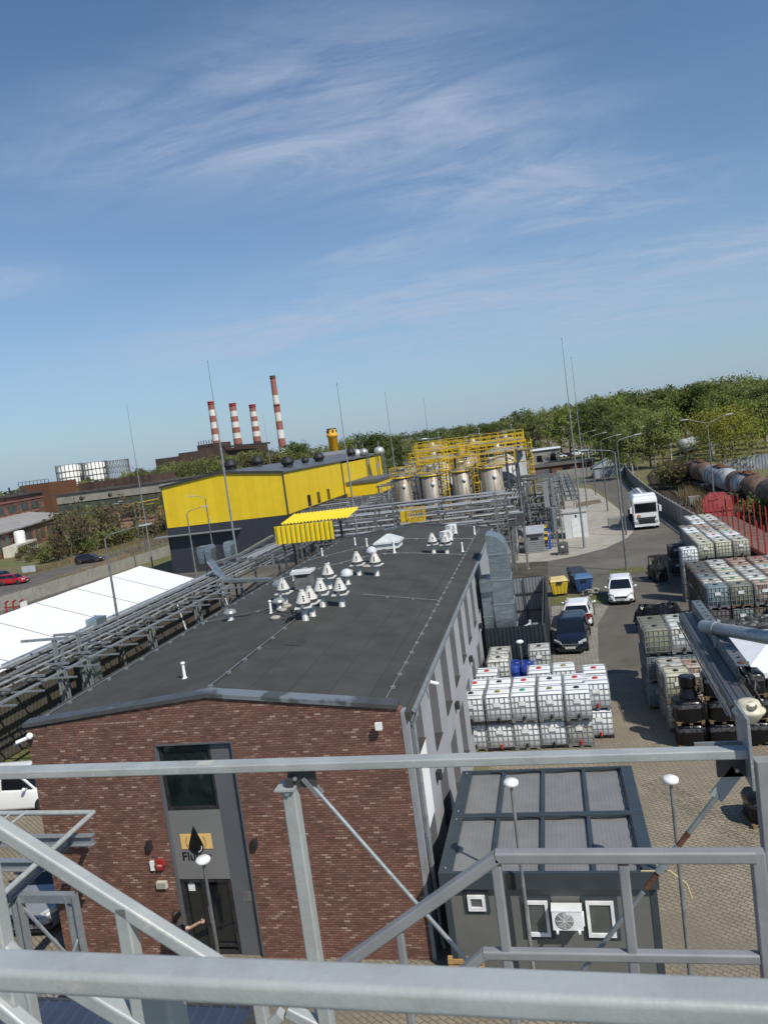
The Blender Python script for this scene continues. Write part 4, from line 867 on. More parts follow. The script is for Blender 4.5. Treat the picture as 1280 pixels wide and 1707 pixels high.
def car(name, label, cat, paint, Ln=4.1, Wd=1.74, Ht=1.48, kind='hatch', group=None, grille_chrome=False):
    # local: front at -y
    t = thing(name, label, cat, group=group, world=False); hw = Wd/2; F, B = -Ln/2, Ln/2; belt = Ht*.62
    st = [(F,.62,.30,.52,.10),(F+.05,.80,.22,.64,.12),(F+.25,.93,.19,.72,.13),(F+.75,.98,.19,.83,.14),(F+1.15,1.0,.19,belt-.02,.14),(F+1.6,1.0,.19,belt+.02,.13),(.6,1.0,.19,belt+.04,.13)]
    st += [(B-.45,.985,.2,belt+.06,.13),(B-.12,.94,.22,belt+.04,.13),(B-.02,.86,.30,belt-.02,.12),(B,.74,.36,belt-.14,.10)]
    if kind == 'estate': st = [(y, s, a, b, c) for y, s, a, b, c in st]
    f = MB(); f.loft([rrect(hw*s, z0, z1, 3, c, y, .93) for y, s, z0, z1, c in st], True)
    A0, A1 = F+Ln*.265, F+Ln*.45; C1, C0 = (B-.42, B-.10) if kind != 'sedan' else (B-1.15, B-.55)
    rw = hw*.72; rings = []
    for z, y0, y1, w_ in ((belt-.02, A0, C0, hw*.90),(belt+(Ht-belt)*.5, (A0+A1)/2-.03, (C0+C1)/2+.06, hw*.83),(Ht-.09, A1-.06, C1+.06, hw*.745),(Ht-.02, A1+.12, C1-.06, hw*.66),(Ht, A1+.4, C1-.3, hw*.5)):
        rings.append([(-w_*.94, y0, z),(-w_, y0+.12, z),(-w_, y1-.12, z),(-w_*.94, y1, z),(w_*.94, y1, z),(w_, y1-.12, z),(w_, y0+.12, z),(w_*.94, y0, z)])
    f.loft(rings[2:], True)                                    # roof skin
    for i, j in ((0,0),(7,0),(3,0),(4,0)):                     # pillars
        a, b, c = (Vector(rings[k][i]) for k in (0,1,2)); f.bar(a, b, .07, .055); f.bar(b, c, .07, .055)
    for sx in (-1, 1):
        for yy in ((A1+.62),): f.bar((sx*hw*.895, yy, belt), (sx*hw*.75, yy, Ht-.07), .09, .05, (0,1,0))
    f.build('body', paint, t)
    f = MB(); f.loft([[(x*.985, y, z) for x, y, z in r] for r in rings[:3]], False); f.build('window_glass', m_cglass, t)
    wy = (F+.82, B-.78); wr = .315
    f = MB()
    for y in wy:
        for sx in (-1, 1):
            f.lathe([(wr+.055,0),(wr+.055,.02),(0,.02)], 18); n_ = len(f.v); k0 = n_-(3*18+36)
            for q in range(k0, n_):
                a, b, c = f.v[q]; f.v[q] = (sx*(hw*.985+c), y+a, wr+b) if True else None
    f.build('wheel_arch', m_black, t)
    for y in wy:
        for sx in (-1, 1):
            g = MB(); g.lathe([(.20,-.10),(wr-.02,-.10),(wr,-.07),(wr,.07),(wr-.02,.10),(.20,.10)], 20); g.v = [(sx*(hw-.085+c), y+a, wr+b) for a, b, c in g.v]; wh = g.build('wheel', m_rubber, t)
            g = MB(); g.lathe([(.205,.06),(.205,.095),(.185,.095),(.17,.075),(.05,.08),(.0,.10)], 20); g.v = [(sx*(hw-.085+c), y+a, wr+b) for a, b, c in g.v]; g.build('rim', m_rim, wh)
    for sx in (-1, 1):
        g = MB(); g.loft([[(sx*hw*.52,F+.06,.60),(sx*hw*.50,F+.04,.70),(sx*hw*.88,F+.34,.80),(sx*hw*.92,F+.34,.66)],[(sx*hw*.52,F-.015,.58),(sx*hw*.50,F+.01,.68),(sx*hw*.95,F+.30,.78),(sx*hw*.965,F+.30,.64)]]); g.build('headlight', m_hl, t)
        g = MB(); g.box((sx*hw*.83, B-.03, belt-.10), (hw*.30,.10,.22), 0); g.build('taillight', m_tl, t)
        g = MB(); g.sphere((sx*(hw+.10), A0+.30, belt+.07), .10, 8, 6, (1.0,.7,.75)); g.bar((sx*hw*.9, A0+.3, belt+.03), (sx*(hw+.05), A0+.3, belt+.05), .05, .04); g.build('mirror', paint, t)
        g = MB(); g.box((sx*hw*.74, F+.06, .36), (.2,.12,.1)); g.build('fog_lamp', m_black, t)
    g = MB(); g.loft([[(-hw*.48,F+.03,.60),(hw*.48,F+.03,.60),(hw*.40,F+.0,.44),(-hw*.40,F+.0,.44)],[(-hw*.46,F-.025,.59),(hw*.46,F-.025,.59),(hw*.38,F-.03,.45),(-hw*.38,F-.03,.45)]]); gr = g.build('grille', m_black, t)
    if grille_chrome:
        g = MB(); 
        for a, b in (((-.47,.60),(.47,.60)),((.47,.60),(.38,.44)),((.38,.44),(-.38,.44)),((-.38,.44),(-.47,.60))): g.bar((a[0]*hw,F-.035,a[1]),(b[0]*hw,F-.035,b[1]),.03,.03)
        for k in range(7): g.bar(((-.33+.11*k)*hw,F-.032,.58),((-.31+.103*k)*hw,F-.035,.46),.012,.012)
        g.build('chrome_surround', m_rim, gr)
    for y, z in ((F-.045, .40),(B+.012, .72)):
        g = MB(); g.box((0,y,z),(.52,.02,.115)); p = g.build('number_plate', m_plate, t); g = MB()
        for k in range(7): g.box((-.18+.06*k, y+(-.012 if y < 0 else .012), z), (.032,.006,.06))
        g.build('plate_characters', m_ptext, p)
    g = MB(); g.box((0,F+.06,.24),(Wd*.72,.12,.10)); g.box((0,B-.03,.30),(Wd*.8,.09,.14)); g.build('bumper_insert', m_black, t)
    return t
m_cwhite = mat('car_paint_white', (.80,.81,.81), (.77,.78,.78), 1, .18, 0, coat=.6); m_cnavy = mat('car_paint_navy', (.005,.008,.019), (.006,.009,.02), 1, .25, 0, spec=.4, coat=.2)
m_cred = mat('car_paint_red', (.42,.01,.015), None, 1, .2, 0, coat=.5); m_cdark = mat('car_paint_dark', (.02,.012,.018), None, 1, .2, 0, coat=.5); m_csil = mat('car_paint_silver', (.42,.43,.44), None, 1, .22, .5, coat=.5)
def put(o, x, y, rz, z=.015): o.location = (x, y, z); o.rotation_euler = (0, 0, rz)
put(car('parked_car', 'white hatchback facing the camera alone on the driveway', 'car', m_cwhite, 4.03, 1.74, 1.47), 3.75, 53.2, R_(-5))
put(car('parked_car', 'white hatchback seen from behind on the pale grid paving', 'car', m_cwhite, 4.3, 1.78, 1.47), .72, 48.2, R_(180-5))
put(car('parked_car', 'navy blue estate car facing the camera beside the dark enclosure', 'car', m_cnavy, 4.66, 1.81, 1.46, 'estate', None, True), .18, 43.3, R_(-5))
put(car('parked_car', 'white car at the left behind the corner of the brick wall', 'car', m_cwhite, 4.4, 1.82, 1.62, 'estate'), -22.1, 25.5, R_(90+4))
put(car('parked_car', 'silver car nosed under the steel gantry in front of the brick wall', 'car', m_csil, 4.4, 1.80, 1.5), -16.0, 19.6, R_(4))
put(car('parked_car', 'red hatchback on the far road at the left edge', 'car', m_cred, 4.0, 1.72, 1.5), *G(24,974)[:2], R_(95))
put(car('parked_car', 'dark maroon car parked beside the far road near bushes', 'car', m_cdark, 4.4, 1.75, 1.45), *G(151,938)[:2], R_(100))
put(car('parked_car', 'dark green car cut by the left edge of the far road', 'car', mat('car_paint_green', (.03,.05,.04), None, 1, .2), 4.2, 1.74, 1.45), *G(3,968)[:2], R_(95))
# ------------------------------------------------------------------ tanker lorry
t = thing('tanker_lorry', 'white tanker lorry with dark windscreen driving down the right hand road', 'lorry', world=False); put(t, 9.25, 83.6, R_(-2))
f = MB(); f.loft([rrect(1.22,.55,3.0,3,.12,0.0,.98), rrect(1.25,.5,3.3,3,.12,.12,.98), rrect(1.25,.5,3.72,3,.15,.9,.93), rrect(1.25,.5,3.75,3,.15,1.7,.93), rrect(1.25,.5,3.5,3,.15,2.0,.93)], False); cab = f.build('cab', m_cwhite, t)
MB().bx(-1.08,-.03,1.85,1.08,.06,2.72).build('windscreen', m_cglass, t); f = MB(); f.bx(-.85,-.045,.62,.85,.05,1.15); f.bx(-1.0,-.04,1.2,1.0,.04,1.32); f.build('grille', m_black, t); MB().bx(-1.1,-.06,2.72,1.1,-.0,2.84).build('sun_visor', m_black, t)
MB().bx(-.9,-.05,1.42,-.55,-.03,1.62).build('orange_plate', mat('adr_orange', (.65,.16,.03), None, 3, .5), t); f = MB(); f.bx(-1.25,-.07,.35,1.25,.2,.60); f.build('bumper', m_cwhite, t)
f = MB(); f.bx(-.26,-.09,.42,.26,-.072,.53); f.build('number_plate', m_plate, t)
for sx in (-1,1):
    f = MB(); f.box((sx*.98,-.06,.85),(.36,.08,.22)); f.build('headlight', m_hl, t); f = MB(); f.box((sx*1.48,.1,2.15),(.22,.14,.62)); f.bar((sx*1.25,.15,2.6),(sx*1.48,.12,2.45),.05,.05); f.build('mirror', m_cwhite, t)
    MB().bx(sx*1.252-.01,.45,1.8,sx*1.252+.01,1.2,2.65).build('side_window', m_cglass, t)
prof = [(0.3,2.2),(.9,2.4),(1.12,2.7),(1.2,3.0)]
f = MB(); f.lathe([(.001,0),(.8,.05),(1.15,.2),(1.2,.4),(1.2,8.6),(1.15,8.8),(.8,8.95),(.001,9.0)], 28); f.v = [(a, c+2.3, 2.25+b*.94) for a, b, c in f.v]; f.build('tank', mat('polished_tank', (.62,.64,.65), (.52,.53,.54), .8, .28, .7), t)
f = MB(); f.bx(-.45,2.9,3.36,.45,10.6,3.42); 
for k in range(6): f.lathe([(.3,0),(.3,.12),(.001,.13)], 12, (0,3.3+1.4*k,3.40))
for x in (-.5,.5): f.bar((x,2.8,3.6),(x,10.7,3.6),.04,.04)
f.build('walkway', m_galv, t); MB().bx(-.9,1.9,.75,.9,11,1.12).build('chassis', m_black, t)
for y in (1.0,4.0,8.0,9.3,10.6):
    for sx in (-1,1):
        g = MB(); g.lathe([(.2,-.15),(.5,-.15),(.52,-.1),(.52,.1),(.5,.15),(.2,.15)], 18); g.v = [(sx*1.08+c, y+a, .52+b) for a, b, c in g.v]; wh = g.build('wheel', m_rubber, t); g = MB(); g.lathe([(.28,-.05),(.28,.12),(.0,.12)], 14); g.v = [(sx*(1.08+c*.9), y+a, .52+b) for a, b, c in g.v]; g.build('rim', m_rim, wh)
# ------------------------------------------------------------------ forklift (dark, forks towards the camera)
m_fk = mat('forklift_dark', (.02,.02,.02), (.035,.03,.028), 4, .5); t = thing('forklift', 'dark forklift truck with raised mast guard, forks pointing to the camera', 'forklift', world=False); put(t, 6.95, 57.3, R_(8)); t.scale = (.86,.86,.84)
f = MB(); f.loft([rrect(.55,.3,1.0,2,.1,.2), rrect(.6,.25,1.1,2,.12,.9), rrect(.6,.3,1.25,2,.15,1.9), rrect(.5,.4,1.1,2,.15,2.2)], False); f.build('body', m_fk, t)
f = MB()
for x in (-.5,.5):
    f.bar((x,.35,1.0),(x,.6,2.1),.07,.07); f.bar((x,1.75,1.2),(x,1.55,2.1),.07,.07); f.bar((x,.6,2.1),(x,1.6,2.1),.07,.07)
for k in range(6): f.bar((-.5,.62+.19*k,2.12),(.5,.62+.19*k,2.12),.05,.05)
f.build('overhead_guard', m_fk, t); f = MB()
for x in (-.42,-.28,.28,.42): f.bx(x-.045,-.1,.1,x+.045,.06,2.35)
for z in (.2,1.25,2.3): f.bx(-.42,-.08,z,.42,.04,z+.1)
f.build('mast', m_fk, t); f = MB(); f.bx(-.5,-.18,.25,.5,-.11,.35); f.bx(-.5,-.18,.75,.5,-.11,.85)
for k in range(6): f.bx(-.48+.18*k,-.17,.35,-.44+.18*k,-.12,1.3)
f.build('carriage', m_fk, t)
for x in (-.32,.32): f = MB(); f.bx(x-.06,-1.25,.05,x+.06,-.18,.09); f.bx(x-.06,-.23,.09,x+.06,-.185,.7); f.build('fork', m_dsteel, t)
for x in (-.48,.48):
    for y, r in ((.35,.3),(1.75,.26)): g = MB(); g.lathe([(.1,-.1),(r,-.1),(r,.1),(.1,.1)], 16); g.v = [(x+c, y+a, r+b) for a, b, c in g.v]; g.build('wheel', m_rubber, t)
f = MB(); f.bx(-.25,1.0,1.1,.25,1.5,1.25); f.bx(-.25,1.42,1.25,.25,1.54,1.75); f.build('seat', m_black, t)
# ------------------------------------------------------------------ waste bins
def bin_(label, mt, x, y, rz, lidm):
    t = thing('waste_bin', label, 'waste bin', (0,0,0), 'four wheeled waste bins by the grass strip', world=False); put(t, x, y, rz)
    f = MB(); f.loft([[(-.48,-.38,.18),(.48,-.38,.18),(.48,.38,.18),(-.48,.38,.18)],[(-.60,-.50,.95),(.60,-.50,.95),(.60,.50,.95),(-.60,.50,.95)],[(-.62,-.53,1.12),(.62,-.53,1.12),(.62,.52,1.12),(-.62,.52,1.12)]])
    for k in range(4): f.bar((-.36+.24*k,-.40,.2),(-.42+.28*k,-.51,.95),.06,.03)
    f.build('tub', mt, t); f = MB(); f.loft([[(-.64,-.57,1.122),(.64,-.57,1.122),(.64,.56,1.122),(-.64,.56,1.122)],[(-.62,-.50,1.20),(.62,-.50,1.20),(.62,.5,1.26),(-.62,.5,1.26)],[(-.5,-.36,1.27),(.5,-.36,1.27),(.5,.3,1.36),(-.5,.3,1.36)]]); f.build('lid', lidm, t)
    f = MB(); f.bx(-.2,-.585,.93,.2,-.50,1.08); f.build('lock_plate', m_black, t)
    for sx in (-.4,.4):
        for sy in (-.3,.3): f = MB(); f.lathe([(.09,-.03),(.09,.03)], 10); f.v = [(sx+c, sy+a, .09+b) for a, b, c in f.v]; f.build('castor', m_black, t)
    for sx in (-1,1): f = MB(); f.bar((sx*.62,-.3,1.0),(sx*.70,-.3,1.0),.08,.08); f.build('lifting_pin', m_black, t)
m_by = mat('bin_yellow', (.62,.44,.03), (.56,.40,.04), 2, .45); m_bb = mat('bin_blue', (.035,.09,.22), (.03,.075,.19), 2, .45); m_bd = mat('bin_dark', (.035,.04,.055), (.03,.033,.045), 2, .5)
bin_('yellow four wheeled waste bin beside the dark enclosure', m_by, -.38, 55.7, R_(8), mat('bin_cream_lid', (.62,.50,.22), None, 2, .5))
bin_('blue four wheeled waste bin with papers heaped in front', m_bb, 1.38, 56.0, R_(6), mat('bin_blue_lid', (.07,.15,.29), None, 2, .5))
bin_('dark waste bin just behind the blue one', m_bd, 1.15, 57.5, R_(6), m_bd); bin_('farthest dark waste bin of the row behind the blue one', m_bd, 1.0, 58.9, R_(6), m_bd)
f = MB()
for k in range(26): f.box((1.95+random.gauss(0,.28), 54.9+random.gauss(0,.25), .05+random.random()*.4), (.25,.2,.06), random.random()*3)
lab(f.build('rubbish_heap', mat('rubbish', (.42,.41,.38), (.16,.15,.13), 6, .8), None, (1.9,54.9,.02)), 'heap of pale rubbish and slabs by the blue bin', 'rubbish')
# ------------------------------------------------------------------ masts and lamp columns
def mast(x, y, h, label, r=.11):
    t = thing('lightning_mast', label, 'mast', (x,y,0), 'tall lightning masts', world=False)
    f = MB(); f.lathe([(.3,0),(.3,.03),(.14,.06)], 12); f.build('base_flange', m_galvd, t)
    MB().tube((0,0,.03),(0,0,h*.62),r,10,r*.55).build('lower_pole', m_galvd, t); MB().tube((0,0,h*.62),(0,0,h*.97),r*.42,8,r*.18).build('upper_pole', m_galvd, t); f = MB(); f.lathe([(r*.75,0),(r*.75,.25)], 10, (0,0,h*.61)); f.lathe([(.015,0),(.05,.05),(.0,.35)], 8, (0,0,h*.965)); f.build('tip', m_galv, t)
a = G(974,914); mast(a.x, a.y, 20.9, 'tallest lightning mast on the gravel in front of the white cabin'); a = G(979,846); mast(a.x, a.y, 21.7, 'lightning mast just behind the tallest one at the gravel edge')
a = G(255,948); mast(a.x, a.y, 22.7, 'lightning mast at the left beside the concrete fence'); a = G(405,996); mast(a.x, a.y, 22.9, 'lightning mast rising in front of the yellow hall gable', .13)
for px, py, h, lb in ((560,629,22,'lightning mast behind the yellow canopy'),(641,648,21,'lightning mast at the left end of the tank row'),(705,657,20,'lightning mast behind the yellow tank railings'),(360,684,19,'faint lightning mast behind the ridge of the yellow hall'),(438,687,19,'faint lightning mast behind the yellow hall roof')):
    D = {560:62,641:92,705:108,360:150,438:165}[px]; a = PY(px, py, D); mast(a.x, a.y, max(15, a.z), lb)
m_lhead = mat('lamp_head_grey', (.50,.52,.53), (.4,.42,.43), 5, .4, .2)
def street(x, y, h, az, arm, label, two=False, rise=.5):
    t = thing('street_lamp', label, 'street lamp', (x,y,0), 'street lamps of the yard', world=False)
    MB().tube((0,0,0),(0,0,h),.10,9,.055).build('pole', m_msteel, t)
    for s in ((1,-1) if two else (1,)):
        dx, dy = math.sin(R_(az))*s, math.cos(R_(az))*s
        MB().path([(0,0,h-.05),(dx*arm*.15,dy*arm*.15,h+rise*.4),(dx*arm,dy*arm,h+rise)], .035, 6).build('arm', m_msteel, t)
        f = MB(); p = Vector((dx*arm,dy*arm,h+rise)); d = Vector((dx,dy,.06)); f.bar(p-d*.1, p+d*.62, .24, .09); f.bar(p+d*.05-Vector((0,0,.05)), p+d*.55-Vector((0,0,.05)), .18, .05); f.build('head', m_lhead, t)
a = G(1045,951); street(a.x,a.y,9.55,-102,2.2,'street lamp standing on the small grass island, head to the left')
a = G(1044,892); street(a.x,a.y,9.7,72,2.0,'street lamp on the gravel tip beside the lorry, head to the right')
for (bx_, by_), (tx, ty), lb in (((1013,852),(1000,742),'street lamp left of the garage, second along the gravel edge'),((993,825),(983,721),'street lamp third along the gravel edge'),((979,800),(969,718),'street lamp farthest along the gravel edge behind the masts')):
    a = G(bx_, by_); street(a.x,a.y,9.3,75,2.2,lb)
a = G(1235,915); street(15.4,80.0,10.2,80,1.9,'tall double armed street lamp beside the red wagon', True, .9)
a = PY(172,884,40); street(a.x,a.y,a.z-.5,80,2.3,'lamp column between the pipe rack and the white tent, head to the right')
a = PY(310,848,70); street(a.x,a.y,a.z-.5,75,1.6,'lamp column in front of the yellow gable, arm to the right'); a = PY(341,824,78); street(a.x,a.y,a.z-.5,-110,1.2,'lamp column in front of the yellow gable, arm to the left')
a = PY(230,832,105); street(a.x,a.y,a.z-.5,-100,2.5,'lamp column left of the left mast with long arm'); a = PY(222,836,110); street(a.x,a.y,a.z-.5,-100,2.5,'second lamp column left of the left mast'); 
a = G(1054,775); street(*PY(1056,720,150)[:2],9,80,1.5,'lamp pole at the wood edge behind the concrete wall')
a = PY(841,706,60.5); f = None
for px, py, D, bz, lb in ((842,702,62,0,'slim steel pole before the dark container'),(866,690,56,0,'slim steel pole by the enclosure')): pass
a = G(881,948); t = thing('slim_pole', 'slim steel pole standing behind the dark enclosure', 'pole', (a.x,a.y,0), world=False); MB().tube((0,0,.02),(0,0,9.0),.05,8,.04).build('shaft', m_msteel, t); MB().lathe([(.14,0),(.14,.03),(.06,.05)],10).build('foot_plate', m_galvd, t)
# ------------------------------------------------------------------ left side: pipe rack, cladding fence, tent, concrete fence
m_clad = mat('brown_cladding', (.075,.068,.055), (.06,.054,.045), 2, .6, 0)
t = thing('cladding_fence', 'dark brown corrugated fence behind the pipe rack', 'fence', (-26.9,40,0)); MB().corr((-26.9,15),(-26.9,56),.02,4.1,.28,.04).build('sheet', m_clad, t); f = MB()
for z in (1.0,2.2,3.4): f.bx(-27.05,15,z,-26.98,56,z+.08)
f.build('rail', m_dsteel, t)
t = thing('storage_tent', 'long white fabric storage tent with seams behind the pipe rack', 'tent', (-33,42,0)); XR, ZR, XE, ZE, XW = -33.6, 5.3, -28.0, 3.5, -39.2; y0, y1 = 12, 55.8
f = MB(); n_ = 10; 
for k in range(n_):
    a, b = y0+(y1-y0)*k/n_, y0+(y1-y0)*(k+1)/n_; mid = (a+b)/2
    for (xa, za), (xb, zb) in (((XE,ZE),(XR,ZR)),((XR,ZR),(XW,ZE))):
        vs = [(xa,a,za),(xa,mid,za-.03),(xa,b,za),(xb,b,zb),(xb,mid,zb-.02),(xb,a,zb)]; xm, zm = (xa+xb)/2, (za+zb)/2; vs += [(xm,a,zm),(xm,mid,zm-.10),(xm,b,zm)]
        f.add(vs, [(0,1,7,6),(1,2,8,7),(6,7,4,5),(7,8,3,4)], True)
f.add([(XE,y0,ZE),(XR,y0,ZR),(XW,y0,ZE),(XW,y0,0),(XE,y0,0)], [(0,1,2,3,4)]); f.add([(XE,y1,ZE),(XR,y1,ZR),(XW,y1,ZE),(XW,y1,0),(XE,y1,0)], [(4,3,2,1,0)])
f.add([(XE,y0,ZE),(XE,y1,ZE),(XE,y1,0),(XE,y0,0)], [(0,1,2,3)]); f.add([(XW,y0,ZE),(XW,y1,ZE),(XW,y1,0),(XW,y0,0)], [(3,2,1,0)]); f.build('fabric', m_tent, t)
m_seam = mat('tent_seam', (.24,.245,.25), None, 4, .6)
for k in range(n_+1):
    f = MB(); y = y0+(y1-y0)*k/n_; f.bar((XE,y,ZE+.015),(XR,y,ZR+.015),.05,.02); f.bar((XR,y,ZR+.015),(XW,y,ZE+.015),.05,.02); f.build('seam', m_seam, t)
t = thing('concrete_fence', 'long grey concrete panel fence between tent and far road', 'fence', (-59.5,90,0)); f = MB(); g = MB()
for k in range(64):
    y = 40+2.1*k; x = -60.9+.06*(y-72)*(.9 if y > 72 else .5)*.9; x1 = -60.9+.06*(y+2.1-72)*(.9 if y+2.1 > 72 else .5)*.9
    x += 1.0; x1 += 1.0; f.bar((x,y,.74),(x1,y+2.0,.74),.08,1.48); g.box((x,y-.03,.77),(.17,.14,1.54))
f.build('panel', m_conc, t); g.build('post', m_conc, t)
lab(MB().box((0,0,0),(.03,1.0,.8)).build('bird_sign', m_white, None), 'small white sign on the concrete fence at the left edge', 'sign').location = G(34,1010,1.3)+Vector((.4,0,0))
# rack with posts, cross arms and pipes running back along the building
t = thing('pipe_rack', 'long galvanised pipe rack running back between brick building and white tent', 'pipe rack', (-23,40,0)); xa, xb = -25.6, -21.6
for y in (31.8,33.7,40.3,46.5,50.5):
    f = MB(); hgt = 5.25 if y == 31.8 else 5.0 if y == 33.7 else 4.4
    for x in (-24.3,):
        f.ibeam((x-.09,y,0.02),(x-.09,y,hgt),.16,.18,.02,(1,0,0)); f.ibeam((x+.25,y,.02),(x+.25,y,hgt-.6),.12,.14,.02,(1,0,0))
    f.build('column', m_galv, t)
f = MB(); zz = 4.05
for y in [13+1.75*k for k in range(23)]:
    w0, w1 = (-27.0,-23.2) if int(y) % 2 else (-26.4,-22.8)
    f.bar((w0,y,zz+.35),(w1,y,zz+.35),.09,.09); f.bar((w0+1.4,y+.8,zz-.05),(w1+1.0,y+.8,zz-.05),.07,.07)
f.bar((-26.2,31.8,5.3),(-23.6,31.8,5.3),.12,.12); f.bar((-25.8,33.7,5.05),(-23.4,33.7,5.05),.12,.12)
for y in (44,50.5): f.bar((-24.3,y,4.1),(-22.2,y-2.2,.1),.08,.08)
f.build('cross_arm', m_galvd, t)
for x, z, r, mt in ((-26.2,4.48,.07,m_lsteel),(-25.7,4.5,.09,m_msteel),(-25.2,4.47,.05,m_lsteel),(-24.6,4.5,.10,m_msteel),(-24.1,4.46,.06,m_lsteel),(-25.4,4.05,.08,m_msteel),(-24.7,4.02,.05,m_lsteel),(-23.9,4.04,.07,m_dsteel)):
    f = MB(); f.tube((x,30 if z > 4.3 and x < -25 else 12,z),(x,57,z),r,8); f.build('pipe', mt, t)
f = MB(); f.bx(-23.35,12,3.98,-23.15,52,4.05); f.bx(-26.9,31,4.30,-26.6,80,4.44); f.build('cable_tray', m_galv, t)
f = MB(); f.bx(-26.6,37.6,4.42,-25.9,38.6,4.9); f.build('transition_box', m_duct, t)
f = MB(); f.bx(-25.9,35.4,.02,-25.2,36.3,4.0); f.build('riser_duct', m_duct, t)
t = thing('bent_duct', 'silver cable duct crossing low behind the brick building', 'duct', (-20,49,0)); p = [PY(350,935,52),PY(375,968,50.5),PY(455,966,50.5)]
f = MB(); f.bar(p[0],p[1],.5,.16); f.bar(p[1],p[2],.5,.22); f.bar(PY(355,940,52),PY(400,925,58),.35,.2); f.bar(PY(400,925,58),PY(455,893,72),.3,.2); f.build('casing', m_duct, t)
t = thing('hooded_duct', 'row of silver duct hoods above the pipe bridge near the yellow hall', 'duct', (-26,60,0)); f = MB()
for i, (px, py) in enumerate(((338,920),(350,918),(382,912))):
    a = PY(px, py, 62); f.loft([[(a.x-.3,61.6,a.z+.5),(a.x+.2,61.6,a.z+.5),(a.x+.2,62.6,a.z+.5),(a.x-.3,62.6,a.z+.5)],[(a.x-.4,61.6,a.z+.2),(a.x+.3,61.6,a.z+.2),(a.x+.3,62.6,a.z+.2),(a.x-.4,62.6,a.z+.2)],[(a.x-.3,61.6,a.z-1.0),(a.x+.2,61.6,a.z-1.0),(a.x+.2,62.6,a.z-1.0),(a.x-.3,62.6,a.z-1.0)]])
    for zz in (0,-.8): f.box((a.x-.1,62.4,a.z-3+zz),(.12,.12,3.2))
f.build('casing', m_duct, t)
# pipe bridge: dense bundle running back from the rack past the yellow hall, posts underneath
def bundle(label, name, pts, n, width, zs, step=3.0, dark=.35, ground=True, cat='pipe rack'):
    t = thing(name, label, cat, tuple(pts[0][:2])+(0,)); 
    for a, b in zip(pts[:-1], pts[1:]):
        a, b = Vector(a), Vector(b); d = (b-a); L_ = d.length; d.normalize(); s = Vector((d.y,-d.x,0)).normalized()
        for z in zs:
            for i in range(n):
                o = s*(width*((i+.5)/n-.5)+random.uniform(-.04,.04)); r = random.choice((.035,.05,.05,.08,.11)); f = MB(); u0 = random.uniform(0,.25)*L_ if random.random() < .3 else 0; u1 = L_*(1-(random.uniform(0,.25) if random.random() < .3 else 0))
                f.tube(a+o+d*u0+Vector((0,0,z)), a+o+d*u1+Vector((0,0,z+(b.z-a.z)*0)), r, 7)
                f.build('pipe', random.choice((m_lsteel,m_lsteel,m_msteel,m_dsteel)), t)
        k = 0.0
        while k < L_:
            c = a+d*k
            for z in zs: f = MB(); f.bar(c-s*(width*.56)+Vector((0,0,z-.16)), c+s*(width*.56)+Vector((0,0,z-.16)), .12, .12); f.build('cross_beam', m_msteel, t)
            if ground and (int(k/step) % 2 == 0):
                for sg in (-.5,.5): f = MB(); e = c+s*(width*sg); f.bar((e.x,e.y,.02),(e.x,e.y,c.z+max(zs)+.1),.14,.14,(1,0,0)); f.build('post', m_msteel, t)
            k += step
    return t
bundle('dense bundle of steel pipes on a bridge beside the yellow hall', 'pipe_bridge', [(-24.6,57,0),(-24.6,128,0)], 9, 4.2, (4.2,4.9))
bundle('low pipes and valves in shade behind the brick building', 'pipe_bridge', [(-22,53,0),(-12.2,53,0)], 8, 4.5, (1.1,2.0,2.9), 2.0)
bundle('three level cross pipe rack in front of the steel tanks', 'pipe_bridge', [(-22,63.5,0),(-3.9,63.5,0)], 4, 1.5, (5.2,6.3,7.4), 4.3)
bundle('second cross pipe rack just before the steel tanks', 'pipe_bridge', [(-21,69.5,0),(-3.2,69.5,0)], 5, 2.0, (4.0,5.0,6.2), 3.4)
bundle('middle cross pipe rack between the two in front of the tanks', 'pipe_bridge', [(-21.5,66.6,0),(-3.5,66.6,0)], 4, 1.6, (4.7,5.8,6.9), 2.9)
bundle('cluster of light steel pipes right of the tank row', 'pipe_bridge', [(-4.2,74,0),(-4.2,104,0)], 6, 2.2, (3.0,4.6,6.0), 4.0)
bundle('long silver pipe trays running back along the gravel edge', 'pipe_bridge', [(1.0,89,0),(1.0,125,0)], 11, 3.4, (3.6,4.1), 6.0)
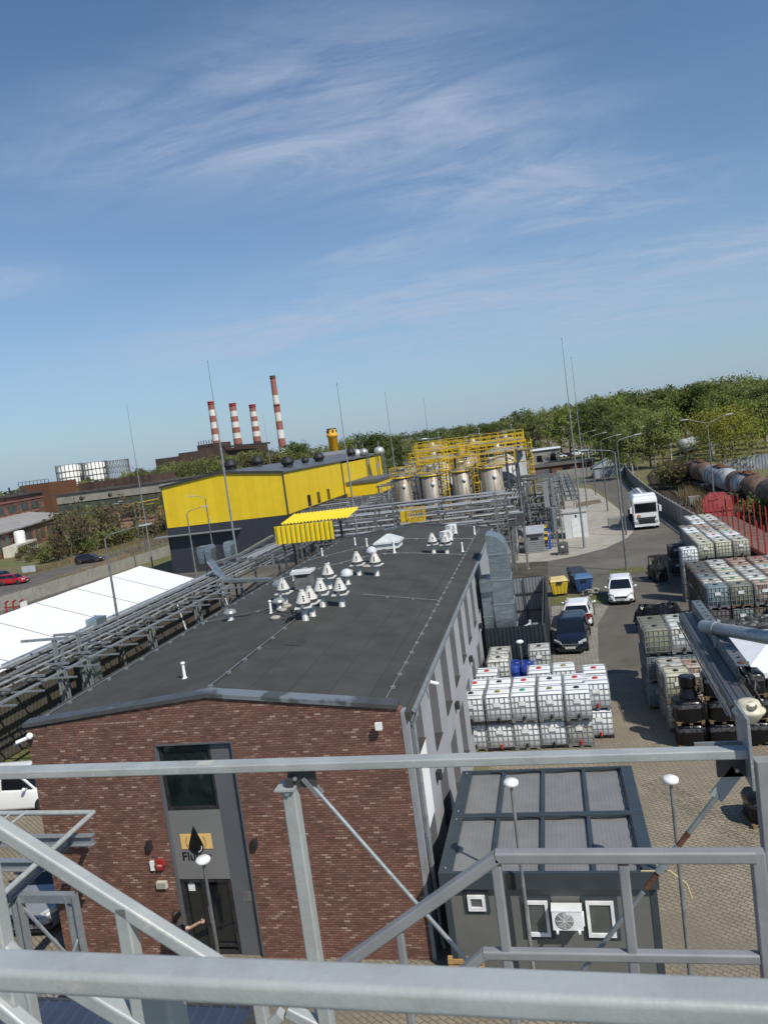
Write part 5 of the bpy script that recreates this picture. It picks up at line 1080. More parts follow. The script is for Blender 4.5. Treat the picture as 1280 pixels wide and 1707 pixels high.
# framed steel structures full of vertical pipework
def skid(x0, x1, y0, y1, h, label, seed):
    rnd = random.Random(seed); t = thing('pipe_skid', label, 'pipework', ((x0+x1)/2,(y0+y1)/2,0))
    f = MB(); nx = max(1, int((x1-x0)/2.2)); ny = max(1, int((y1-y0)/3))
    for i in range(nx+1):
        for j in range(ny+1):
            x, y = x0+(x1-x0)*i/nx, y0+(y1-y0)*j/ny; f.bx(x-.07,y-.07,.02,x+.07,y+.07,h*rnd.uniform(.8,1))
    for z in (h*.35,h*.7,h*.98):
        for j in range(ny+1): f.bx(x0,y0+(y1-y0)*j/ny-.06,z-.07,x1,y0+(y1-y0)*j/ny+.06,z+.07)
    f.build('frame', m_msteel, t)
    for k in range(int(22*(x1-x0)*(y1-y0)/20)+18):
        f = MB(); p = Vector((rnd.uniform(x0,x1), rnd.uniform(y0,y1), rnd.uniform(.3,h))); pts = [p]
        for q in range(rnd.randint(1,3)):
            ax = rnd.choice((0,0,1,2,2)); d = [0,0,0]; d[ax] = rnd.choice((-1,1))*rnd.uniform(.6,2.6); n_ = pts[-1]+Vector(d); n_ = Vector((min(x1,max(x0,n_.x)), min(y1,max(y0,n_.y)), min(h,max(.1,n_.z))))
            if (n_-pts[-1]).length > .2: pts.append(n_)
        if len(pts) > 1: f.path(pts, rnd.choice((.03,.04,.05,.07,.10)), 6); f.build('pipe', rnd.choice((m_lsteel,m_lsteel,m_msteel,m_dsteel)), t)
    for k in range(int((x1-x0)*.9)+1):
        f = MB(); x, y, z = rnd.uniform(x0,x1), rnd.uniform(y0,y1), rnd.uniform(.1,h*.5); f.lathe([(.001,0),(.18,.03),(.22,.12),(.22,.7),(.1,.85),(.001,.87)], 10, (x,y,z)); f.build('vessel', rnd.choice((m_lsteel,m_galvd,m_galv)), t)
    return t
skid(-21.5,-14,50.8,52.2,2.3,'tangle of pipes and pumps in the shade under the yellow canopy',3)
skid(-14.5,-4.2,52,58,2.6,'pumps and manifolds right behind the brick building',4)
skid(-17,-4,72,76,3.2,'pumps and manifolds at the feet of the steel tanks',5)
skid(-5.2,-.2,80,92,7.2,'tall pipe frame between the tank row and the white cabin',6)
skid(-2.6,.4,79.2,84,5.2,'pipe frame with silver clad columns behind the grey shed',7)
skid(-29.5,-21,86,100,6.0,'pipework in front of the yellow hall side',8)
skid(-20,-4.2,70.8,74,6.0,'vertical pipes and valves standing in front of the slim steel tanks',12)
skid(-2.4,1.0,86,96,6.4,'light pipe frame behind the white cabin',13)
skid(-20.5,-16.5,88,112,7.8,'pipe frame left behind the tank row',9)
# ------------------------------------------------------------------ yellow hall
m_ycl = brickmat('yellow_cladding', [(0,(.74,.47,.0085)),(1,(.76,.49,.010))], (.60,.37,.008), 40, 1.0, 'XZ', .02, .2, .45, 0, .06)
def ycl(axis):
    return brickmat('yellow_cladding', [(0,(.72,.50,.016)),(1,(.77,.545,.02))], (.60,.41,.015), 60.0, 1.05, ('ZX' if axis == 'x' else 'ZY'), .018, .2, .42, 0, .05)
m_yx, m_yy = ycl('x'), ycl('y'); m_ygrey = mat('hall_plinth', (.038,.042,.055), (.033,.036,.047), 2, .5, .1); m_hroof = mat('hall_roof', (.15,.155,.16), (.11,.115,.12), .3, .5, .3, c3=(.08,.08,.08), s3=1.2, t3=(.6,.7)); m_trimd = mat('hall_trim', (.045,.045,.05), None, 3, .5)
t = thing('industrial_hall', 'large bright yellow industrial hall with dark plinth and shallow gable roof', 'hall', (-38.8,112,0)); hx0, hx1, hy0, hy1, hy2, ev, ap = -46.7, -30.9, 85.14, 111.3, 139.8, 10.94, 11.82; hm = (hx0+hx1)/2
f = MB(); f.prismY([(hx0,5.78),(hx1,5.78),(hx1,ev),(hm,ap),(hx0,ev)][::-1], hy0, hy0+.15); f.build('gable_cladding', m_yx, t)
f = MB(); f.bx(hx1-.15,hy0+.15,5.78,hx1,hy1,ev-.02); f.bx(hx1-.15,hy1,5.78,hx1-.001,hy2,ev-.45); f.build('side_cladding', m_yy, t)
f = MB(); f.bx(hx0+.02,hy0+.02,.0,hx1-.02,hy2,5.779); f.bx(hx0,hy0+.15,5.78,hx0+.15,hy2,ev-.02); f.bx(hx0+.15,hy2-.1,5.78,hx1-.15,hy2,ev-.5); f.build('plinth', m_ygrey, t)
f = MB(); f.prismY([(hx1+.2,ev+.02),(hm,ap+.06),(hx0-.2,ev+.02),(hx0-.2,ev-.14),(hm,ap-.10),(hx1+.2,ev-.14)][::-1], hy0-.12, hy2); f.build('roof', m_hroof, t)
f = MB(); f.prismY([(hx1+.22,ev+.08),(hm,ap+.12),(hx0-.22,ev+.08),(hx0-.22,ev-.2),(hm,ap-.16),(hx1+.22,ev-.2)][::-1], hy0-.2, hy0-.121); f.bx(hx1+.001,hy0-.1,5.0,hx1+.08,hy0+.16,ev-.21); f.bx(hx0-.08,hy0-.1,0,hx0-.001,hy0+.1,ev-.2); f.bx(hx1,hy1-.1,4,hx1+.14,hy1+.12,ev-.2); f.build('trim', m_trimd, t)
for yy in (93.2,97.4,102.2): f = MB(); f.bx(hx1+.001,yy,5.9,hx1+.04,yy+1.25,7.35); w_ = f.build('window', m_ygrey, t); MB().bx(hx1+.041,yy+.1,6.0,hx1+.05,yy+1.15,7.25).build('pane', m_glass, w_)
f = MB(); f.bx(hx1,112.5,7.1,hx1+5.2,126,7.5); f.build('lean_to_roof', m_hroof, t); f = MB(); f.bx(hx1+.002,112.7,.02,hx1+5.0,125.8,5.2); f.build('lean_to_wall', m_ygrey, t); f = MB(); f.bx(hx1+.002,112.7,5.201,hx1+5.0,125.8,7.099); f.build('lean_to_cladding', m_yy, t)
f = MB(); f.bx(-44.2,hy0-.02,.0,-40.2,hy0+.019,4.2); f.build('roller_door', m_trimd, t); f = MB(); f.bx(-48.2,hy0-1.0,4.75,-37,hy0-.15,4.85)
for x in (-48.1,-44.5,-41,-37.2): f.bx(x,hy0-.95,4.85,x+.06,hy0-.85,4.9); 
f.build('canopy_rail', m_galv, t)
fanb = thing('roof_extractor', 'x', 'extractor', world=False); f = MB(); f.lathe([(.75,0),(.8,.1),(1.0,.25),(1.0,.5),(.85,.75),(.6,1.2),(.35,1.3),(.001,1.32)], 16); f.build('cowl', mat('extractor_black', (.012,.012,.013), (.02,.02,.02), 3, .6), fanb); f = MB(); f.bx(-.6,-.6,-.35,.6,.6,0); f.build('kerb', m_trimd, fanb)
def hz(x): return ap+.06-(abs(x-hm)/(hx1-hm))*(ap-ev)
for (px, py), lb in (((365,779),'round black roof extractor on the front ridge of the yellow hall'),((429,770),'round black roof extractor second along the yellow hall ridge'),((479,768),'round black roof extractor above the right eave of the yellow hall'),((531,760),'round black roof extractor right of the yellow chimney stub'),((585,757),'round black roof extractor at the far end of the yellow hall'),((508,764),'small black roof extractor behind the eave of the yellow hall')):
    a = G(px, py, 12.0-.35*abs(px-420)/100); d = PX(px, py, hm+.3) if px < 470 else PX(px, py, hx1-2.2)
    x, y = d.x, max(88, min(138, d.y)); place(fanb, USED, (x, y, hz(x)+.3), 0, lb, 'round black extractors on the yellow hall', sc=.85 if 'small' not in lb else .55)
a = PY(552,714,150); t = thing('yellow_chimney', 'short thick yellow chimney with black openings behind the yellow hall', 'chimney', (a.x,150,0)); f = MB(); f.lathe([(.95,0),(.95,a.z-1.8),(1.15,a.z-1.7),(1.15,a.z-1.2),(.95,a.z-1.1),(.9,a.z-.2)], 20, (a.x,150,.0)); f.build('shaft', mat('chimney_yellow', (.72,.36,.012), (.66,.33,.02), 2, .5), t); f = MB(); f.lathe([(.95,a.z-.2),(.95,a.z),(.7,a.z),(.001,a.z-.05)], 20, (a.x,150,0)); 
for k in range(6): f.box((a.x+.93*math.cos(k*1.05), 150+.93*math.sin(k*1.05), a.z-.6),(.3,.3,.5), k*1.05)
f.build('cap', m_black, t)
f = MB(); b = PY(552,763,142); f.prism([(b.x-3,143),(b.x+3.6,143),(b.x+3.6,147),(b.x-3,147)], 0, b.z+1.2); f.build('base_house', mat('pale_sheet', (.36,.38,.39), None, 2, .5), t)
for i, (px, py, r) in enumerate(((595,756,.95),(606,754,.85),(632,752,.95))):
    a = PY(px, py, 128); t = thing('round_vessel', ['small round silver vessel behind the yellow hall end, left','round silver vessel behind the yellow hall end, middle','round silver vessel behind the yellow hall end, right on its frame'][i], 'vessel', (a.x,128,0)); MB().sphere((a.x,128,a.z),r,16,10,(1,1,.85)).build('shell', m_lsteel, t); f = MB()
    for k in range(4): f.tube((a.x+.8*math.cos(k*1.57+.7),128+.8*math.sin(k*1.57+.7),.02),(a.x+.8*math.cos(k*1.57+.7),128+.8*math.sin(k*1.57+.7),a.z),.1,6)
    f.tube((a.x,128,a.z+r*.7),(a.x,128,a.z+r+.8),.1,6); f.build('leg', m_msteel, t)
# yellow corrugated canopy
m_ysheet = mat('yellow_sheet', (.74,.56,.02), (.70,.52,.018), 2, .4, 0)
t = thing('yellow_canopy', 'bright yellow corrugated canopy over pipework behind the brick building', 'canopy', (-17,52,0)); Yc = 51.0; tl, tr, bl_, br_ = (PY(*p, Yc) for p in ((457,878),(553,866),(463,908),(556,899)))
f = MB(); f.corr((tl.x,Yc),(tr.x,Yc),bl_.z,tl.z,.34,.11); f.build('front_sheet', m_ysheet, t)
f = MB(); n_ = 40; vs = []; Yb = 53.6
for i in range(n_+1):
    x = tl.x+.4+(tr.x+1.1-tl.x-.4)*i/n_; z = tl.z+.03+(.13 if i % 2 else 0); vs += [(x, Yc+.05, z), (x+.25, Yb, z+.42)]
f.add(vs, [(2*i, 2*i+2, 2*i+3, 2*i+1) for i in range(n_)]); f.build('roof_sheet', m_ysheet, t)
f = MB(); f.bx(tl.x-.1,Yc+.001,tl.z-.08,tr.x+1.1,Yc+.09,tl.z+.0)
for x in (tl.x+.3, tr.x-.2):
    for y in (Yc+.3, Yb-.2): f.bx(x,y,.02,x+.14,y+.14,tl.z)
f.build('frame', m_dsteel, t)
# ------------------------------------------------------------------ tank farm
m_steel = mat('stainless_streaked', (.38,.36,.31), (.23,.21,.175), 1.6, .5, .25, .03, 20, stretch=(2.2,2.2,.10), c3=(.20,.095,.035), s3=2.2, t3=(.49,.62), rand=.15)
m_bigt = mat('alu_clad_tank', (.36,.37,.37), (.29,.30,.30), .8, .55, .2, stretch=(1.5,1.5,.3), rand=.1)
def rail_ring(f, cx_, cy_, r, z, n=18, h=1.1):
    pts = [(cx_+r*math.cos(2*math.pi*k/n), cy_+r*math.sin(2*math.pi*k/n)) for k in range(n)]
    for k in range(n):
        a, b = pts[k], pts[(k+1) % n]; f.bar((*a,z),(*a,z+h),.045,.045)
        for zz in (.12,.6,h): f.bar((*a,z+zz),(*b,z+zz),.045,.045 if zz > .2 else .08)
def rail_box(f, x0, y0, x1, y1, z, h=1.1, step=1.0):
    for (a, b) in (((x0,y0),(x1,y0)),((x1,y0),(x1,y1)),((x1,y1),(x0,y1)),((x0,y1),(x0,y0))):
        d = Vector((b[0]-a[0], b[1]-a[1])); n = max(1, round(d.length/step))
        for k in range(n): p = (a[0]+d.x*k/n, a[1]+d.y*k/n); f.bar((*p,z),(*p,z+h),.045,.045)
        for zz in (.1,.6,h): f.bar((*a,z+zz),(*b,z+zz),.045,.045 if zz > .2 else .08)
def ladder(f, x, y, z0, z1, dx=.25, cage=True):
    for s in (-dx, dx): f.bar((x+s,y,z0),(x+s,y,z1+1.1),.06,.06,(1,0,0))
    z = z0
    while z < z1: f.bar((x-dx,y,z),(x+dx,y,z),.035,.035); z += .32
    if cage:
        z = z0+2.2
        while z < z1+1.0:
            pr = None
            for k in range(7):
                a = math.pi+math.pi*k/6; q = (x+.4*math.cos(a), y+.75*math.sin(a), z)
                if pr: f.bar(pr, q, .04, .06)
                pr = q
            z += .8
        for k in (1,3,5): a = math.pi+math.pi*k/6; f.bar((x+.4*math.cos(a),y+.75*math.sin(a),z0+2.2),(x+.4*math.cos(a),y+.75*math.sin(a),z1+1.0),.04,.04)
TY = 79.0; tk = []
for i, (l, r, yy) in enumerate((((655,797),(684,795),0),((701,794),(733,790),0),((752,787),(784,783),0),((799,781),(836,777),0))):
    a, b = PY(*l, TY), PY(*r, TY); tk.append(((a.x+b.x)/2, (b.x-a.x)/2, (a.z+b.z)/2))
nm = ['first slim steel tank at the left of the front tank row','second slim steel tank from the left, one long rust streak','third slim steel tank, heavily rust streaked','fourth and widest steel tank of the front row']
for i, (x, r, z) in enumerate(tk):
    t = thing('steel_tank', nm[i], 'tank', (x,TY,0), 'slim steel tanks of the front row'); MB().lathe([(r*.5,1.2),(r,1.5),(r,z),(r*.4,z+.35),(.001,z+.4)], 30, (x,TY,0)).build('shell', m_steel, t)
    f = MB(); f.lathe([(r+.02,z-.08),(r+.12,z-.08),(r+.12,z+.06),(r+.02,z+.06)], 30, (x,TY,0)); f.build('yellow_rim', m_yel, t)
    f = MB()
    for k in range(4): a = k*1.57+.78; f.tube((x+r*.8*math.cos(a),TY+r*.8*math.sin(a),.02),(x+r*.8*math.cos(a),TY+r*.8*math.sin(a),1.6),.12,8)
    f.build('leg', m_msteel, t); f = MB(); f.lathe([(.22,0),(.22,.10),(.001,.10)], 14); f.v = [(x+r*.35+a, TY-r*.95-c, z-.9+b) for a, b, c in f.v]; f.build('white_gauge', m_white, t); f = MB(); f.lathe([(.35,z+.2),(.35,z+.9),(.38,z+.9),(.38,z+1.0),(.001,z+1.02)], 14, (x,TY,0)); f.build('manway', m_lsteel, t)
big = [((690,752),(765,739),88,10.6,'big clad tank behind the first slim tank'),((752,742),(792,738),90,10.4,'medium clad tank in the middle behind the railings'),((795,738),(872,727),88,10.9,'big clad tank at the right of the tank farm'),((705,735),(745,728),99,11.2,'rear clad tank left behind the top railings'),((770,728),(815,722),99,11.2,'rear clad tank middle behind the top railings'),((825,722),(868,715),99,11.2,'rear clad tank right behind the top railings')]
bigs = []
for (l, r_, Y, zt, lb) in big:
    a, b = PY(*l, Y), PY(*r_, Y); x, r = (a.x+b.x)/2, (b.x-a.x)/2; z = (a.z+b.z)/2-1.5; bigs.append((x, Y, r, z)); t = thing('clad_tank', lb, 'tank', (x,Y,0), 'big clad tanks of the tank farm'); MB().lathe([(r,0.02),(r,z),(r*.5,z+.55),(.001,z+.75)], 36, (x,Y,0)).build('shell', m_bigt, t); f = MB(); rail_ring(f, x, Y, r*.97, z, max(10, int(r*5))); f.build('top_railing', m_yel, t)
    f = MB(); f.lathe([(r*1.005,-.04),(r*1.03,-.04),(r*1.03,.04),(r*1.005,.04)], 36, (x,Y,z)); f.lathe([(r*1.005,-.04),(r*1.02,-.04),(r*1.02,.04),(r*1.005,.04)], 36, (x,Y,z-1.2)); f.build('yellow_rim', m_yel, t)
    f = MB(); f.lathe([(.3,0),(.3,.5),(.001,.5)], 10, (x-.4,Y-.2,z+.6)); f.tube((x+.5,Y,z+.6),(x+.5,Y,z+2.2),.03,6); f.box((x+.5,Y,z+2.3),(.3,.15,.12)); f.bx(x-.9,Y-.3,z+1.6,x+.9,Y+.3,z+1.66); f.build('roof_fittings', m_lsteel, t)
t = thing('tank_walkway', 'yellow railed steel walkways and ladders linking the tank tops', 'walkway', (-10,TY,0)); zt = tk[1][2]+.12
f = MB(); f.bx(tk[0][0]-1.0,TY+.2,zt-.14,tk[3][0]+2.6,TY+3.3,zt-.06); f.bx(-9.3,TY+3.3,zt+1.2,-1.4,TY+5,zt+1.28); f.build('grating', m_msteel, t)
f = MB(); rail_box(f, tk[0][0]-1.0, TY-.9, tk[0][0]+1.1, TY+1, zt-.05, 1.15); rail_box(f, tk[1][0]-1.3, TY-.95, tk[1][0]+2.2, TY+3.2, zt+.1, 1.15); rail_box(f, tk[2][0]-.2, TY-1.2, tk[3][0]-1.9, TY+3, zt+.25, 1.15); rail_box(f, tk[3][0]-1.3, TY-1.3, tk[3][0]+2.6, TY+3.3, zt+.25, 1.15); rail_box(f, tk[0][0]+1.4, TY+2.4, tk[1][0], TY+3.6, zt+.9, 1.15); f.build('handrail', m_yel, t)
f = MB(); rail_box(f, bigs[0][0]-2.9, 85.4, bigs[0][0]+3.0, 86.6, bigs[0][3]+.1); rail_box(f, bigs[2][0]-3.6, 85.0, bigs[2][0]+2.9, 86.4, bigs[2][3]+.1); rail_box(f, bigs[0][0]+3.1, 84.5, bigs[2][0]-3.4, 88.5, bigs[1][3]+.3); rail_box(f, bigs[3][0]-2, 94.5, bigs[5][0]+2, 96.5, bigs[3][3]+.2); rail_box(f, bigs[0][0]-2.6, 86.7, bigs[0][0]+2.8, 90.5, bigs[0][3]+.9); rail_box(f, bigs[2][0]-3.2, 86.6, bigs[2][0]+2.6, 90.5, bigs[2][3]+.9); f.build('upper_handrail', m_yel, t)
f = MB(); f.bx(bigs[0][0]-2.9,85.4,bigs[0][3]+.02,bigs[2][0]+2.9,86.6,bigs[0][3]+.09); f.bx(bigs[3][0]-2,94.5,bigs[3][3]+.1,bigs[5][0]+2,101,bigs[3][3]+.17); f.build('upper_grating', m_msteel, t)
f = MB(); ladder(f, (tk[1][0]+tk[1][1]+tk[2][0]-tk[2][1])/2, TY-.6, 2.5, zt+1.0); ladder(f, (tk[2][0]+tk[2][1]+tk[3][0]-tk[3][1])/2, TY-.4, 5.2, zt+.3); ladder(f, bigs[2][0]+3.2, 84.6, 4.5, bigs[2][3]+.2); ladder(f, bigs[1][0]+.3, 85.6, 7, bigs[1][3]+.6); ladder(f, bigs[1][0]-1.6, 84.8, 6, bigs[1][3]+.8); f.build('ladder', m_yel, t)
f = MB()
for x in (tk[0][0]-1, tk[0][0]+1.4, tk[1][0]+1.6, tk[2][0]+1.5, tk[3][0]+1.6, tk[3][0]+2.6):
    for y in (TY+.4, TY+3.2): f.bx(x-.07,y-.07,.02,x+.07,y+.07,zt)
for x in (tk[3][0]+1.7, tk[3][0]+2.8): f.bx(x-.12,TY+.1,.02,x+.12,TY+.35,zt+1.5)
f.build('support_frame', m_dsteel, t)
a = PY(685,860,60.8); t = thing('yellow_platform', 'small yellow railed service platform with ladder in the pipe rack', 'platform', (a.x,60.8,0)); f = MB(); rail_box(f, a.x-.2,60.2,a.x+1.1,61.4,a.z-.3,.95,.5); f.bx(a.x-.2,60.2,a.z-.5,a.x+1.1,61.4,a.z-.3); f.build('handrail', m_yel, t); f = MB(); ladder(f, a.x-.55, 60.3, a.z-2.2, a.z-.2, .2, False); f.bx(a.x-.8,60.3,a.z-.4,a.x-.3,61,a.z+.45); f.build('ladder', m_yel, t)
# cabinets, silver columns, sheds
def clad_box(label, name, px0, px1, Y, dpt, mt, cat='cabinet', z0=None):
    a, b = PY(*px0, Y), PY(*px1, Y); t = thing(name, label, cat, ((a.x+b.x)/2,Y,0)); zb = b.z if z0 is None else z0; MB().bx(a.x,Y,max(.02,zb),b.x,Y+dpt,a.z).build('casing', mt, t); f = MB(); f.bx(a.x-.02,Y-.02,a.z,b.x+.02,Y+dpt+.02,a.z+.06); f.bx((a.x+b.x)/2-.02,Y-.012,max(.1,zb+.1),(a.x+b.x)/2+.02,Y-.001,a.z-.1); f.build('cap', m_galv, t)
    if zb > .3: g = MB(); g.bx(a.x+.1,Y+.2,.02,a.x+.2,Y+.3,zb); g.bx(b.x-.2,Y+.2,.02,b.x-.1,Y+.3,zb); g.build('leg', m_msteel, t)
    return t
clad_box('tall grey clad column box among the pipes, left one', 'clad_column', (904,806),(917,845), 78.5, 1.2, m_bigt); clad_box('tall grey clad column box among the pipes, right one', 'clad_column', (917,800),(926,842), 78.3, 1.2, m_galvd)
clad_box('grey vessel casing below the tall clad columns', 'clad_column', (916,848),(929,886), 77.8, 1.0, m_galvd)
clad_box('dark grey electric cabinet behind the brick building corner', 'electric_cabinet', (847,858),(874,876), 66, 1.0, m_dsteel)
t = thing('grey_shed', 'small grey slatted shed with pale mono pitch roof on the gravel', 'shed', (-2.4,78,0)); a, b = PY(875,885,75.2), PY(908,914,75.2)
f = MB(); nn = 9; zt_ = 1.95
for k in range(nn): f.bx(a.x,75.2-.02*0,.03+zt_*k/nn,b.x,77.6,.03+zt_*(k+1)/nn-.05)
f.bx(a.x+.02,75.24,.03,b.x-.02,77.58,zt_); f.build('slat_wall', mat('shed_grey', (.26,.27,.28), (.22,.23,.24), 3, .55), t); f = MB(); f.prismX([(75.0,zt_),(77.8,zt_+.42),(77.8,zt_+.5),(75.0,zt_+.08)], a.x-.1, b.x+.1); f.build('roof', mat('shed_roof', (.40,.44,.50), None, 2, .4), t); MB().bx((a.x+b.x)/2-.4,75.17,1.35,(a.x+b.x)/2+.35,75.199,1.6).build('vent_slot', m_black, t)
t = thing('blue_pipe_stand', 'bright blue bent pipes beside the grey slatted shed', 'pipework', (-1,76.5,0)); f = MB(); f.path([(b.x+.1,75.6,.3),(b.x+.5,75.6,.3),(b.x+.5,75.6,1.5)], .08); f.path([(b.x+.6,76,.2),(b.x+.6,76,2.1),(b.x+.1,76.2,2.1)], .07); f.build('pipe', mat('pipe_blue', (.03,.10,.42), None, 3, .4), t)
t = thing('hazard_barrier', 'short yellow and black striped hazard post by the blue pipes', 'barrier', (-.9,77.5,0)); f = MB(); g = MB()
for k in range(6): (f if k % 2 else g).bx(b.x-.1,77.4,.6+.3*k,b.x+.35,77.6,.6+.3*(k+1))
f.build('yellow_band', m_yel, t); g.bx(b.x+.08,77.45,.02,b.x+.18,77.55,.6); g.build('black_band', m_black, t)
m_cabw = mat('white_cabin', (.62,.64,.65), (.55,.57,.58), 1.5, .5)
t = thing('white_cabin', 'white flat roofed equipment cabin with door on the gravel', 'cabin', (1.9,83.5,0)); f = MB(); f.bx(.75,82.4,.02,3.15,85.4,2.75); f.build('wall', m_cabw, t); f = MB(); f.bx(.68,82.3,2.751,3.22,85.5,2.86); f.build('roof', mat('cabin_roof', (.42,.42,.40), None, 2, .7), t); MB().bx(1.5,82.37,.1,2.5,82.399,2.1).build('door', m_upvc, t); MB().bx(1.95,82.36,2.25,2.1,82.399,2.5).build('sign', m_black, t); MB().bx(3.151,83.6,.6,3.17,84.3,2.2).build('side_panel', m_upvc, t)
t = thing('concrete_block', 'grey concrete kerb block beside the road left of the lorry', 'block', (6.4,88,0)); f = MB(); f.bx(5.6,87.5,.02,7.1,88.6,1.0); f.build('body', m_conc, t); MB().bx(5.7,87.6,1.0,7.0,88.5,1.06).build('cap', m_conc, t)
a = G(1010,795); t = thing('garage', 'small pale sheet metal garage with gable roof at the road bend', 'garage', (11.2,161,0)); m_gar = mat('garage_sheet', (.34,.37,.40), (.28,.31,.34), 2, .5)
f = MB(); f.bx(8.6,160,.02,14.2,166,2.1); f.build('wall', m_gar, t); f = MB(); f.prismY([(8.3,2.1),(14.5,2.1),(11.4,3.6)][::-1], 159.8, 166.2); f.build('roof', mat('garage_roof', (.42,.44,.46), None, 2, .5), t); MB().bx(9.6,159.96,.05,13.2,159.999,1.9).build('door', m_corrl, t)
# concrete wall along the road on the right
t = thing('concrete_wall', 'grey concrete panel wall curving along the right hand road', 'wall', (13.5,110,0)); path = [G(1135,874)+Vector((.2,-12,0)), G(1135,874), G(1112,858), G(1090,842), G(1072,826), G(1058,812), G(1047,798), G(1042,789), G(1050,780)]
f = MB(); g = MB(); prev = None
for a, b in zip(path[:-1], path[1:]):
    a = Vector((a.x,a.y,0)); b = Vector((b.x,b.y,0)); n_ = max(1, int((b-a).length/2.1)); d = (b-a)/n_
    for k in range(n_): p = a+d*k; q = p+d*.97; f.bar(p+Vector((0,0,1.0)), q+Vector((0,0,1.0)), .1, 2.0); g.box((p.x,p.y,1.05),(.2,.2,2.12))
f.build('panel', m_conc, t); g.build('post', m_conc, t)

f = MB()
for a, b in zip(path[:-1], path[1:]):
    a = Vector((a.x-1.3,a.y,.06)); b = Vector((b.x-1.3,b.y,.06)); f.bar(a, b, .18, .14)
struct('kerb', f, mat('kerb_concrete', (.40,.385,.35), (.32,.31,.28), 2, .85))
# ------------------------------------------------------------------ trees and shrubs
m_leafs = [leafmat('leaves_spring', (.215,.26,.065), (.17,.21,.05), (.27,.29,.09)), leafmat('leaves_dull', (.20,.22,.075), (.155,.175,.056), (.235,.235,.10)), leafmat('leaves_dark', (.12,.16,.045), (.085,.12,.034), (.16,.20,.06)), leafmat('leaves_willow', (.25,.245,.045), (.19,.195,.036), (.31,.29,.065)), leafmat('leaves_brown', (.17,.135,.075), (.12,.10,.055), (.20,.165,.085))]
m_bark = mat('bark', (.15,.125,.095), (.095,.08,.06), 4, .9, 0, .4, 20); m_birch = mat('birch_bark', (.40,.38,.34), (.22,.2,.18), 3, .85, 0)
def leaf_tree(name, h, cw, seed, lm, bark, nclump=150, per=16, ls=.52, low=.25, flat=1.0):
    rnd = random.Random(seed); t = thing(name, 'x', 'tree', world=False); f = MB(); pts = []
    tr = h*.014+.07; bend = [(rnd.uniform(-.03,.03)*h*k/5, rnd.uniform(-.03,.03)*h*k/5, h*.92*k/5) for k in range(6)]; bend[0] = (0,0,0)
    for k in range(5): f.tube(bend[k], bend[k+1], tr*(1-k/5.6), 7, tr*(1-(k+1)/5.6), False)
    limbs = []
    for k in range(11):
        z = h*rnd.uniform(low+.02,.85); a = rnd.uniform(0,6.28); b = int(z/(h*.92)*5); p0 = Vector(bend[min(b,4)]).lerp(Vector(bend[min(b+1,5)]), (z/(h*.92)*5) % 1); L0 = cw*.5*rnd.uniform(.6,1.05)*(1.15-z/h*.65)
        p1 = p0+Vector((math.cos(a)*L0*.5, math.sin(a)*L0*.5, L0*rnd.uniform(.2,.5))); p2 = p1+Vector((math.cos(a+.3)*L0*.5, math.sin(a+.3)*L0*.5, L0*rnd.uniform(.05,.5)))
        f.tube(p0, p1, tr*.4, 5, tr*.25, False); f.tube(p1, p2, tr*.25, 4, tr*.08, False); limbs += [p1, p2, (p1+p2)/2]
    f.build('trunk', bark, t); f = MB()
    for c in range(nclump):
        if rnd.random() < .62: q = rnd.choice(limbs)+Vector((rnd.gauss(0,cw*.09), rnd.gauss(0,cw*.09), rnd.gauss(0,h*.05)))
        else:
            u = rnd.uniform(low, 1.0); rad = cw*.5*math.sqrt(max(.04, 1-((u-(low+.38))/(.64))**2))*math.sqrt(rnd.random())*flat; a = rnd.uniform(0,6.28); q = Vector((rad*math.cos(a), rad*math.sin(a), h*u))
        s = rnd.uniform(.45,.95)*cw*.10+.25
        for k in range(per):
            o = q+Vector((rnd.gauss(0,s*.6), rnd.gauss(0,s*.6), rnd.gauss(0,s*.5))); w_ = ls*rnd.uniform(.6,1.3)
            n = Vector((rnd.gauss(0,.7)+q.x/cw*2.2, rnd.gauss(0,.7)+q.y/cw*2.2, rnd.gauss(.9,.6))).normalized(); a_ = n.orthogonal().normalized(); b_ = n.cross(a_); g = rnd.uniform(.5,.9)
            f.add([o-a_*w_*.5, o+b_*w_*.5*g, o+a_*w_*.5, o-b_*w_*.5*g], [(0,1,2,3)])
    f.build('crown', lm, t); return t
